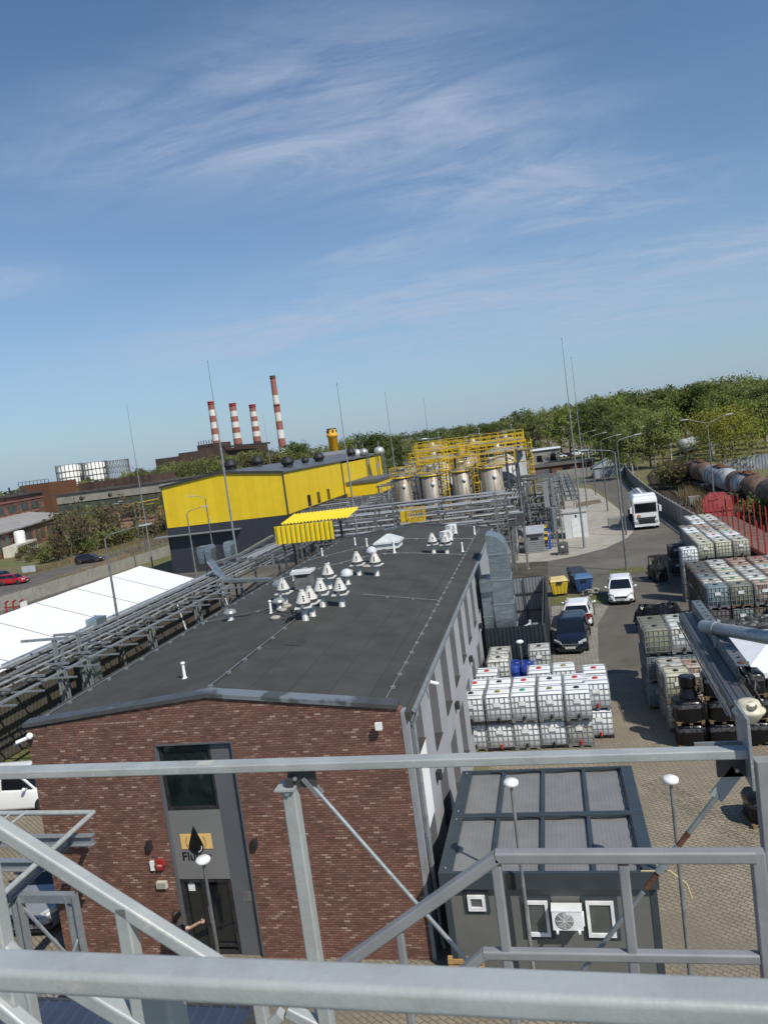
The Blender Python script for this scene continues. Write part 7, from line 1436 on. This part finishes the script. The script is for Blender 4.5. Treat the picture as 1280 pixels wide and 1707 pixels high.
# power plant with four banded chimneys
m_cred_ = mat('chimney_red', (.30,.115,.088), (.25,.09,.07), .05, .8); m_cwh = mat('chimney_white', (.66,.64,.60), None, .05, .8); m_soot = mat('chimney_soot', (.055,.04,.035), None, .1, .9)
for i, (px, ty, w0, bands, lb) in enumerate(((351,669,10.5,7,'first banded red and white chimney from the left'),(387,672,11,7,'second banded red and white chimney from the left'),(420,674,10.2,7,'third banded red and white chimney from the left'),(454,626,8.6,8,'tallest slim banded red and white chimney at the right'))):
    D = 800; a = PY(px, ty, D); H = a.z; t = thing('banded_chimney', lb, 'chimney', (a.x,D,0), 'banded power plant chimneys'); r1 = w0/1262*D/2*1.04; r0 = r1*1.55; zb = 34 if i < 3 else 24; seg = (H-2.5-zb)/bands; rr = lambda z: r0+(r1-r0)*z/H
    if i < 3: cuts = [(zb-30, zb, m_soot)]+[(zb+seg*k, zb+seg*(k+1), m_cwh if k % 2 else m_cred_) for k in range(bands)]+[(H-2.5, H, m_red)]
    else: cuts = [(0, zb, m_cwh)]+[(zb+seg*k, zb+seg*(k+1), m_cwh if k % 2 else m_cred_) for k in range(bands-1)]+[(zb+seg*(bands-1), H, m_cred_)]
    for z0, z1, mt in cuts: f = MB(); f.lathe([(rr(max(0,z0)),max(0,z0)),(rr(z1),z1)], 20, (a.x,D,0)); f.build('shaft_band', mt, t)
    for z in (H-.6, H-2.6)+((H*.68,) if i == 3 else ()): f = MB(); f.lathe([(rr(z),-.5),(rr(z)*1.18,-.4),(rr(z)*1.18,.4),(rr(z),.5)], 20, (a.x,D,z)); f.build('gallery', m_soot if i == 3 else m_red, t)
m_pl = mat('plant_brown', (.075,.048,.038), (.055,.036,.03), .05, .9); t = thing('power_plant', 'dark brown blocky power plant building below the banded chimneys', 'power plant', (-390,780,0))
for pa, pb, D, dep in (((259,768),(303,757),760,30),((297,755),(345,750),770,40),((328,741),(372,738),785,20),((345,750),(430,742),790,20),((400,746),(440,740),795,10)):
    a, b = PY(*pa, D), PY(*pb, D); MB().bx(a.x,D,0,b.x,D+dep,(a.z+b.z)/2).build('block', m_pl, t)
f = MB(); a, b = PY(330,737,784), PY(352,735,784); 
for k in range(6): f.bx(a.x+(b.x-a.x)*k/5,784,a.z-6,a.x+(b.x-a.x)*k/5+.6,785,a.z+1)
a, b = PY(372,745,786), PY(450,738,786); f.bar(a,b,2,2); f.build('steel_frame', m_soot, t)
# small far things on the left road verge
lab(MB().bx(0,0,0,2.2,.06,.9).build('road_sign', mat('faded_sign', (.50,.54,.55), None, 2, .5), None), 'pale blue grey sign board by the far road behind the red car', 'sign').location = G(37,955,1.0)
t = thing('red_pipes', 'group of small red hydrant pipes at the left edge before the fence', 'hydrant', tuple(G(12,1022))); f = MB(); b = G(12,1022)
for k in range(3): f.path([(b.x+.9*k,b.y,.02),(b.x+.9*k,b.y,1.1),(b.x+.9*k+.4,b.y,1.3)], .09)
f.path([(b.x-.3,b.y,.6),(b.x+2.2,b.y,.6)], .06); f.build('pipe', m_red, t)
# ------------------------------------------------------------------ steel gantry and blue roof below at the left
t = thing('steel_gantry', 'light grey steel gantry with pipe loop and columns near the brick wall', 'gantry', (-12,14,0)); Z = 4.5
f = MB(); c0, c1, c2 = Vector((-18,16.05,Z)), Vector((-11.93,15.9,Z)), Vector((-11.72,9.5,Z)); f.path([c0, c1, c2], .065, 10); f.path([(-13.9,16.0,Z+.02),(-13.7,9.5,Z+.02)], .04, 8); f.path([(-14.3,16.0,Z+.02),(-14.1,9.5,Z+.02)], .03, 8); f.build('pipe_loop', m_rail, t)
f = MB()
for y in (15.25,14.2,13.0,11.8): f.ibeam((-17.5,y,4.15),(-11.55 if y > 15 else -12.1,y,4.15),.18,.24,.02)
f.build('cross_beam', m_galv, t); f = MB(); f.ibeam((-12.25,15.5,4.15),(-12.05,9.5,4.15),.16,.22,.02); f.ibeam((-14.9,15.5,4.15),(-14.7,9.5,4.15),.16,.22,.02); f.build('long_beam', m_galv, t)
for x, y in ((-10.85,13.3),(-12.15,13.25),(-10.85,10.2),(-12.1,10.2),(-16.5,13.3)):
    f = MB(); f.ibeam((x,y,.02),(x,y,4.0),.20,.20,.02,(1,0,0)); f.bx(x-.16,y-.16,.012,x+.16,y+.16,.04); f.build('column', m_galv, t)
f = MB(); f.bar((-12.15,13.3,2.0),(-10.85,13.3,2.0),.12,.16); f.bar((-12.15,13.3,2.0),(-10.85,13.3,.5),.05,.05); f.bar((-12.15,13.3,3.8),(-10.85,13.3,2.2),.05,.05); f.bar((-12.1,13.3,3.95),(-10.8,13.3,3.95),.16,.18); f.bar((-10.85,13.3,3.0),(-10.85,10.2,1.0),.05,.05); f.build('brace', m_galv, t)
m_bluer = mat('blue_roof_sheet', (.055,.075,.12), (.045,.062,.10), 1.5, .4, .2)
t = thing('blue_canopy', 'blue grey ribbed sheet roof low in the foreground at the left', 'canopy', (-9,9,0)); x0, x1, y0, y1, z = -18.0, -6.15, 4.0, 11.55, 3.0
f = MB(); n_ = 46; vs = []
for i in range(n_): 
    xa = x0+(x1-x0)*i/n_; w_ = (x1-x0)/n_
    for dx, dz_ in ((0,0),(.72,0),(.8,.04),(.92,.04)): vs += [(xa+w_*dx, y0, z-.25+dz_), (xa+w_*dx, y1, z+dz_)]
m_ = len(vs)//2; f.add(vs, [(2*i, 2*i+2, 2*i+3, 2*i+1) for i in range(m_-1)]); f.build('roof_sheet', m_bluer, t); f = MB(); f.bx(x0,y1,z-.2,x1,y1+.06,z+.03); f.bx(x1-.02,y0,z-.45,x1+.06,y1,z+.04); f.build('edge_trim', m_dsteel, t); f = MB()
for x in (x0+.3,-12,x1-.4):
    for y in (y0+.3,y1-.3): f.bx(x,y,.012,x+.1,y+.1,z-.32)
f.build('post', m_galvd, t)
# ------------------------------------------------------------------ person at the door
m_skin = mat('skin', (.50,.30,.22), (.46,.27,.20), 5, .5); m_shirt = mat('black_tshirt', (.012,.012,.013), (.02,.02,.02), 8, .85, 0, .2, 60); m_trous = mat('dark_trousers', (.03,.03,.035), None, 8, .85); m_hair = mat('brown_hair', (.045,.025,.015), (.03,.016,.01), 14, .6)
def skin(name, verts, edges, radii, mt, parent=None, root=0, sub=2):
    me = bpy.data.meshes.new(name); me.from_pydata(verts, edges, []); o = bpy.data.objects.new(name, me); C.objects.link(o); me.materials.append(mt)
    if parent: o.parent = parent
    md = o.modifiers.new('skin', 'SKIN'); md.use_smooth_shade = True
    for i, r in enumerate(radii): me.skin_vertices[0].data[i].radius = (r[0], r[1]) if isinstance(r, tuple) else (r, r)
    me.skin_vertices[0].data[root].use_root = True; s = o.modifiers.new('sub', 'SUBSURF'); s.levels = sub; s.render_levels = sub; return o
hp = G(297,1533,1.60); per = thing('person', 'person in black t-shirt with brown hair reaching an arm to the entrance door', 'person', (hp.x-.05,hp.y,.012), world=False); per.rotation_euler = (0,0,R_(-25))
# local: faces +y (the door); x to the right
V = [(0,0,.95),(0,0,1.10),(0,.01,1.28),(0,.0,1.43),(0,.02,1.50),(0,.03,1.57),(0,.04,1.66),(0,.03,1.74), (.09,0,.90),(.10,.02,.50),(.10,-.02,.09),(.10,.12,.04), (-.09,0,.90),(-.11,-.06,.50),(-.12,-.12,.09),(-.12,.02,.04), (.17,.0,1.41),(.30,.14,1.36),(.52,.24,1.49),(.60,.27,1.53), (-.17,.0,1.41),(-.23,-.04,1.14),(-.22,.05,.90),(-.22,.08,.82)]
E_ = [(0,1),(1,2),(2,3),(3,4),(4,5),(5,6),(6,7),(0,8),(8,9),(9,10),(10,11),(0,12),(12,13),(13,14),(14,15),(3,16),(16,17),(17,18),(18,19),(3,20),(20,21),(21,22),(22,23)]
Rr = [(.15,.11),(.13,.095),(.16,.11),(.13,.09),.055,.06,(.078,.095),(.06,.075), .088,.062,.042,.04, .088,.062,.042,.04, .062,.042,.033,.035, .062,.045,.033,.035]
skin('body', V, E_, Rr, m_skin, per)
skin('t_shirt', [(0,0,.93),(0,0,1.10),(0,.01,1.28),(0,0,1.42),(.17,0,1.41),(.26,.10,1.38),(-.17,0,1.41),(-.215,-.03,1.24)], [(0,1),(1,2),(2,3),(3,4),(4,5),(3,6),(6,7)], [(.165,.125),(.148,.112),(.176,.125),(.145,.10),.076,.066,.076,.068], m_shirt, per)
skin('trousers', [(0,0,.96),(.09,0,.86),(.10,.02,.50),(.10,-.02,.10),(-.09,0,.86),(-.11,-.06,.50),(-.12,-.12,.10)], [(0,1),(1,2),(2,3),(0,4),(4,5),(5,6)], [(.165,.125),.105,.08,.062,.105,.08,.062], m_trous, per)
f = MB(); f.sphere((0,.015,1.69),.118,14,10,(.86,1.0,1.02)); f.sphere((0,-.055,1.60),.085,10,8,(1,.8,1.1)); f.build('hair', m_hair, per)
f = MB(); f.sphere((0,.125,1.65),.018,8,6,(.8,1,1.3)); f.sphere((.085,.03,1.655),.022,8,6,(.5,.8,1.2)); f.sphere((-.085,.03,1.655),.022,8,6,(.5,.8,1.2)); f.build('nose_and_ears', m_skin, per)
f = MB(); f.sphere((.035,.112,1.675),.012,8,6); f.sphere((-.035,.112,1.675),.012,8,6); f.bx(-.025,.118,1.595,.025,.124,1.603); f.build('eyes_and_mouth', m_black, per)
hb = Vector((.60,.27,1.53))
for k, (ox, oz, ln) in enumerate(((.0,.030,.075),(.0,.010,.085),(.0,-.010,.080),(.0,-.030,.065))):
    skin('finger', [tuple(hb+Vector((.02,.0,oz))), tuple(hb+Vector((.05,.03,oz))), tuple(hb+Vector((.055,.03+ln*.5,oz))), tuple(hb+Vector((.03,.035+ln*.6,oz)))], [(0,1),(1,2),(2,3)], [.011,.010,.009,.007], m_skin, per, 0, 1)
skin('thumb', [tuple(hb+Vector((-.01,.02,.03))), tuple(hb+Vector((.0,.05,.045))), tuple(hb+Vector((.015,.075,.035)))], [(0,1),(1,2)], [.013,.011,.008], m_skin, per, 0, 1)
for sx, y0 in ((.10,.04),(-.12,-.06)): f = MB(); f.sphere((sx,y0,.045),.06,10,6,(.8,2.1,.75)); f.build('shoe', m_black, per)
# ------------------------------------------------------------------ foreground steelwork of the stair tower the camera stands on
def bev(o, w_=.006, s=3):
    b = o.modifiers.new('bevel', 'BEVEL'); b.width = w_; b.segments = s; b.limit_method = 'ANGLE'; b.angle_limit = R_(40)
    for p in o.data.polygons: p.use_smooth = True
    wn = o.modifiers.new('wn', 'WEIGHTED_NORMAL'); return o
def edge_rail(fA, fB, nA, nB, bA, zt, ext=(0.0,0.0)):
    A, B, a, b = G(*fA, zt), G(*fB, zt), G(*nA, zt), G(*nB, zt); d = (B-A).normalized(); A -= d*ext[0]; a -= d*ext[0]; B += d*ext[1]; b += d*ext[1]
    r = ray(*bA); q = G(*nA, zt); tt = (q.y)/r.y; h = zt-(CP+r*tt).z; dn = Vector((0,0,-h)); print('rail width %.3f height %.3f y %.2f' % ((A-a).length, h, A.y))
    return MB().loft([[a, A, A+dn, a+dn], [b, B, B+dn, b+dn]])
t = thing('top_guard_rail', 'thick out of focus grey guard rail nearest the camera along the bottom edge', 'railing', (0,1.1,10.7))
o = edge_rail((0,1577),(1280,1625),(0,1622),(1280,1680),(0,1661), 11.80, (1.0,1.0)).build('handrail', m_rail, t); bev(o, .012, 4)
f = MB(); a = G(290,1690,11.6); f.rbar((a.x,1.16,10.6),(a.x,1.16,11.70),.06,.06,.010,(1,0,0)); f.build('post', m_rail, t)
f = MB(); f.rbar((a.x-.0+2.2,1.16,10.6),(a.x+2.2,1.16,11.70),.06,.06,.010,(1,0,0)); f.build('post', m_rail, t)
MB().bx(-2.6,.1,10.56,2.6,1.25,10.6).build('platform_floor', m_galvd, t)
def pbar(f, p, q, Y, w_, h, Y2=None, r=.008):
    a, b = PY(*p, Y), PY(*q, Y2 or Y); f.rbar(a, b, w_, h, r, (0,1,0) if abs((b-a).normalized().z) > .5 else (0,0,1)); return a, b
# main frame beam with posts and pinned tie rods
t = thing('stair_tower_frame', 'grey steel frame with long horizontal beam, posts and pinned tie rods', 'steel frame', (0,3,0)); zt2 = 12.6-(12.6-PY(640,1254,3.05).z)
o = edge_rail((0,1276.5),(1252,1241),(0,1290),(1252,1251),(0,1302.5), zt2, (1.2,0)).build('beam', m_rail, t); bev(o, .006)
YB = 3.0
p = G(330,1272,zt2); q = G(350,1276,zt2); MB().bx(p.x,q.y-.005,zt2+.0006,q.x,p.y+.012,zt2+.0016).build('sticker', mat('cream_sticker', (.45,.45,.39), (.36,.36,.32), 60, .6), t)
f = MB(); a, b = PY(483,1312,YB), PY(531,1600,YB); f.rbar(Vector((a.x,YB,4.0)), Vector((a.x,YB,a.z)), .062, .062, .008, (1,0,0)); f.bx(a.x-.055,YB-.05,a.z,a.x+.035,YB+.05,a.z+.008); f.build('post', m_rail, t)
f = MB(); p = PY(497,1296,YB); f.bx(p.x-.045,YB-.006,p.z-.045,p.x+.08,YB+.006,p.z+.035); f.bx(p.x-.05,YB-.03,p.z-.075,p.x-.02,YB+.03,p.z+.005); f.build('gusset_plate', m_dsteel, t); f = MB(); f.tube((p.x-.01,YB-.02,p.z),(p.x-.01,YB+.02,p.z),.009,10); f.tube((p.x-.045,YB-.045,p.z-.05),(p.x-.045,YB+.045,p.z-.05),.014,8); f.build('pin', m_galv, t)
f = MB(); a, b = PY(522,1312,YB), PY(782,1606,YB); f.tube(a, b+(b-a)*.3, .0095, 10); d = (b-a).normalized(); f.build('tie_rod', m_galv, t); f = MB(); f.bar(a-d*.055+Vector((-.006,-.012,0)), a+d*.05+Vector((-.006,-.012,0)), .018, .008, (0,1,0)); f.bar(a-d*.05+Vector((.008,.012,0)), a+d*.045+Vector((.008,.012,0)), .018, .008, (0,1,0)); f.build('fork_end', m_galvd, t)
f = MB(); a = PY(1262,1258,YB); f.rbar(Vector((a.x+.03,YB,3.5)), Vector((a.x+.03,YB,a.z-.02)), .06, .085, .006, (1,0,0)); f.build('post', m_rail2, t)
f = MB(); p = PY(1237,1205,YB-.05); q = PY(1262,1300,YB-.05); f.add([], []); f.bx(q.x-.028,YB-.10,q.z-.02,q.x-.018,YB+.10,p.z+.03); f.bx(q.x-.20,YB+.02,a.z+.0,q.x-.03,YB+.03,a.z+.045); f.build('end_plate', m_galv, t)
f = MB(); p = PY(1222,1282,YB); f.bx(p.x-.06,YB-.006,p.z-.03,p.x+.06,YB+.006,p.z+.04); f.build('gusset_plate', m_dsteel, t); f = MB(); f.tube((p.x+.01,YB-.02,p.z),(p.x+.01,YB+.02,p.z),.008,10); f.build('pin', m_galv, t)
a, b = PY(1228,1284,YB), PY(975,1614,YB); d = (b-a).normalized(); L_ = (b-a).length
f = MB(); f.bar(a, a+d*.14, .052, .012, (0,1,0)); f.build('fork_end', m_rail, t); f = MB(); f.tube(a+d*.12, a+d*.33*L_, .0105, 10); f.tube(a+d*.60*L_, b+d*.25, .010, 10); f.build('tie_rod', m_galvd, t); f = MB(); f.tube(a+d*.30*L_, a+d*.37*L_, .0108, 10); f.tube(a+d*.50*L_, a+d*.58*L_, .0108, 10); f.build('rusty_thread', m_rusty, t); f = MB(); f.tube(a+d*.37*L_, a+d*.50*L_, .0165, 8); f.build('turnbuckle', m_galv, t)
# right landing guard
t = thing('landing_guard', 'grey tubular landing guard with sloping end at the lower right', 'railing', (1,2.6,0)); Y = 2.6; f = MB()
pbar(f, (1258,1427), (826,1428), Y, .043, .043); pbar(f, (828,1429), (560,1617), Y, .043, .043); f.build('top_rail', m_rail2, t); f = MB(); pbar(f, (1265,1597), (806,1590), Y, .036, .036); pbar(f, (808,1590), (760,1630), Y, .036, .036); f.build('lower_rail', m_rail2, t)
for p, q, w_ in (((826,1442),(845,1625),.037),((1038,1440),(1056,1625),.037),((1262,1420),(1287,1625),.045),((664,1545),(677,1620),.03)):
    f = MB(); a = PY(*p, Y+.0); f.rbar(Vector((a.x,Y+.004,a.z-1.2)), Vector((a.x,Y+.004,a.z)), w_, w_, .007, (1,0,0)); f.build('post', m_rail2, t)
f = MB(); f.bx(-.6,2.55,PY(800,1600,Y).z-.95,1.6,3.3,PY(800,1600,Y).z-.9); f.build('landing_floor', m_galvd, t)
# left stair handrail
t = thing('stair_handrail', 'thick sloping grey stair handrail crossing the lower left', 'railing', (-1,1.7,0)); Y = 1.75; f = MB(); pbar(f, (-60,1343), (372,1617), Y, .042, .042); f.build('handrail', m_rail, t)
f = MB(); a = PY(206,1508,Y); f.rbar(Vector((a.x,Y,a.z-.9)), Vector((a.x,Y,a.z)), .042, .042, .006, (1,0,0)); f.build('post', m_rail, t)
f = MB(); a = PY(-30,1400,1.62); f.rbar(Vector((a.x,1.62,a.z-1.3)), Vector((a.x,1.62,a.z+.05)), .045, .05, .006, (1,0,0)); f.build('post', m_rail, t)
f = MB(); pbar(f, (-40,1530), (40,1610), 1.62, .036, .036); pbar(f, (-40,1640), (60,1725), 1.6, .04, .04); pbar(f, (120,1640), (270,1730), 1.75, .05, .05); f.build('lower_rail', m_rail, t)
# more tower steel seen below the near rail
t = thing('lower_bracing', 'lower flight guard posts and bracing seen under the near rail', 'railing', (0,2.3,0)); Y = 2.45; f = MB()
for p, q, w_ in (((44,1650),(60,1760),.05),((232,1650),(248,1760),.05),((432,1660),(444,1760),.045),((540,1670),(556,1760),.05)): a = PY(*p, Y); f = MB(); f.rbar(Vector((a.x,Y,a.z-1.0)), Vector((a.x,Y,a.z+.02)), w_, w_, .006, (1,0,0)); f.build('post', m_rail, t)
f = MB(); pbar(f, (480,1684), (590,1740), Y, .045, .045); pbar(f, (470,1690), (420,1740), Y, .04, .04); f.build('brace', m_rail, t)
# linear luminaire on a pipe arm at the right edge, with perforated cable channel and cream end cap
t = thing('linear_luminaire', 'grey linear light fitting with perforated channel and cream end cap on a pipe arm', 'light fitting', (1.6,3.4,11.4))
e0, e1 = CP+ray(1146,1028)*4.55, CP+ray(1240,1180)*3.0; ax = (e1-e0).normalized(); sd_ = Vector((0,0,1)).cross(ax).normalized(); upv = ax.cross(sd_).normalized()
o0 = e0-sd_*.0
f = MB(); f.rbar(e0, e1, .100, .05, .014, upv); f.build('housing', mat('fitting_grey', (.10,.108,.12), (.085,.09,.10), 3, .45, .3), t)
f = MB(); f.rbar(e0-sd_*.040-upv*.02, e1-sd_*.040-upv*.02, .02, .06, .006, upv); 
for k in range(9): c = e0.lerp(e1, .06+.11*k); f.bar(c-sd_*.050-ax*.035, c-sd_*.050+ax*.035, .006, .012, upv)
f.bar(e0-sd_*.062-upv*.03, e1-sd_*.062-upv*.03, .006, .006, upv); f.build('lens_edge', mat('lens_dark', (.16,.165,.165), (.22,.22,.21), 8, .3), t)
f = MB()
for o_ in (-.036,-.012,.024): f.bar(e0-sd_*(-o_)+upv*.0255, e1-sd_*(-o_)+upv*.0255, .0035, .002, upv)
f.build('groove', m_black, t)
# perforated channel: two walls with round holes built as strips of plates
cw_, chh = .052, .066; base = e0+upv*.026+sd_*.055; endb = e1+upv*.026+sd_*.055-ax*.24; LC = (endb-base).length; nh = 15; m_ch = mat('channel_grey', (.20,.225,.235), (.16,.18,.19), 4, .45, .5)
f = MB()
def holed(f, o, ua, ub, la, lb, n, hr, thk, nrm):
    # plate la x lb with n round holes in a row
    seg = la/n; K = 12
    for i in range(n):
        c = o+ua*(seg*(i+.5))+ub*(lb*.5); outer = []; inner = []
        for k in range(K):
            a = 2*math.pi*k/K+math.pi/K; ca, sa = math.cos(a), math.sin(a); m__ = max(abs(ca), abs(sa)); outer.append(c+ua*(ca/m__*seg*.5)+ub*(sa/m__*lb*.5)); inner.append(c+ua*(ca*hr)+ub*(sa*hr*.8))
        for off in (Vector((0,0,0)), nrm*thk):
            vs = [p+off for p in outer+inner]; f.add(vs, [(k, (k+1) % K, K+(k+1) % K, K+k) for k in range(K)])
        f.add([p for p in inner]+[p+nrm*thk for p in inner], [(k, (k+1) % K, K+(k+1) % K, K+k) for k in range(K)])
holed(f, base-sd_*cw_*.5, ax, upv, LC, chh, nh, .0125, .003, sd_); holed(f, base-sd_*cw_*.5+upv*chh, ax, sd_, LC, cw_, nh, .0135, .003, upv); holed(f, base+sd_*cw_*.5, ax, upv, LC, chh, nh, .0125, .003, -sd_)
f.build('perforated_channel', m_ch, t)
f = MB(); rd = random.Random(2)
for k in range(4):
    p = endb+upv*rd.uniform(.015,.055)+sd_*rd.uniform(-.018,.018); pts = [p-ax*.1]
    for q in range(5): pts.append(pts[-1]+ax*rd.uniform(.02,.05)-upv*rd.uniform(-.01,.03)+sd_*rd.uniform(-.02,.02))
    f.path(pts, .006, 5)
f.path([endb+upv*.06-sd_*.025, endb+upv*.0-sd_*.02+ax*.02, endb-upv*.01+sd_*.035+ax*.03, endb+upv*.03+sd_*.03], .003, 5); f.build('wiring', m_black, t)
f = MB(); f.sphere(endb+upv*.07-ax*.05, .018, 8, 6, (1,1,.4)); f.build('rusty_bolt', m_rusty, t)
CS = .52; cpos = e1+ax*.05+sd_*.008; m_cream = mat('cream_housing', (.62,.58,.44), (.54,.50,.38), 5, .4, 0, .05, 40)
f = MB(); Mx = Matrix((sd_, ax, upv)).transposed(); g = MB(); g.lathe([(.001,-.085),(.05,-.075),(.085,-.03),(.108,.0),(.112,.012),(.108,.024),(.09,.03),(.082,.06),(.07,.085),(.05,.095),(.001,.097)], 28)
f.add([cpos+Mx @ Vector((x*1.05,y*.95,z))*CS for x, y, z in g.v], g.f, True); f.sm = g.sm[:]; f.build('end_cap', m_cream, t)
f = MB()
for a, z, r in ((-1.9,.058,.013),(-2.7,.05,.013),(-.6,.058,.013),(.1,.05,.013)): f.sphere(cpos+Mx @ Vector((.084*math.cos(a), .078*math.sin(a), z))*CS, r*CS, 8, 6)
f.build('cap_screws', m_black, t)
g = MB(); g.lathe([(.036,-.004),(.036,.003),(.001,.003)], 18, smooth=False); f = MB(); zz = Vector((-.15,-1,.75)).normalized(); 
nz = (Mx @ Vector((.12,.72,.62))).normalized(); xx = nz.orthogonal().normalized(); yy = nz.cross(xx); f.add([cpos+(Mx @ Vector((.012,.068,.068))+xx*x+yy*y+nz*z)*CS for x, y, z in g.v], g.f); f.build('cap_recess', mat('recess_grey', (.13,.12,.10), None, 4, .9), t)
t2 = thing('galvanised_pole', 'galvanised pipe with clamp carrying the light fitting from the right edge', 'pole', (2,3.9,11.6)); p0, p1 = CP+ray(1172,1044)*3.85, CP+ray(1330,1072)*3.2
f = MB(); f.tube(p0, p1, .031, 20); f.build('pipe', m_galv, t2); d = (p1-p0).normalized(); f = MB(); f.tube(p0+d*.0005, p0-d*.001, .026, 16); f.build('pipe_mouth', m_black, t2); f = MB(); f.tube(p0+d*.085, p0+d*.115, .037, 20); f.bar(p0+d*.10-Vector((0,0,.03)), p0+d*.10-Vector((0,0,.11)), .02, .03, d); f.build('clamp', m_galvd, t2)
f = MB(); f.rbar(p1+Vector((.1,0,-8.5)), p1+Vector((.1,0,.8)), .08, .08, .01, (1,0,0)); f.build('mast_post', m_galvd, t2)
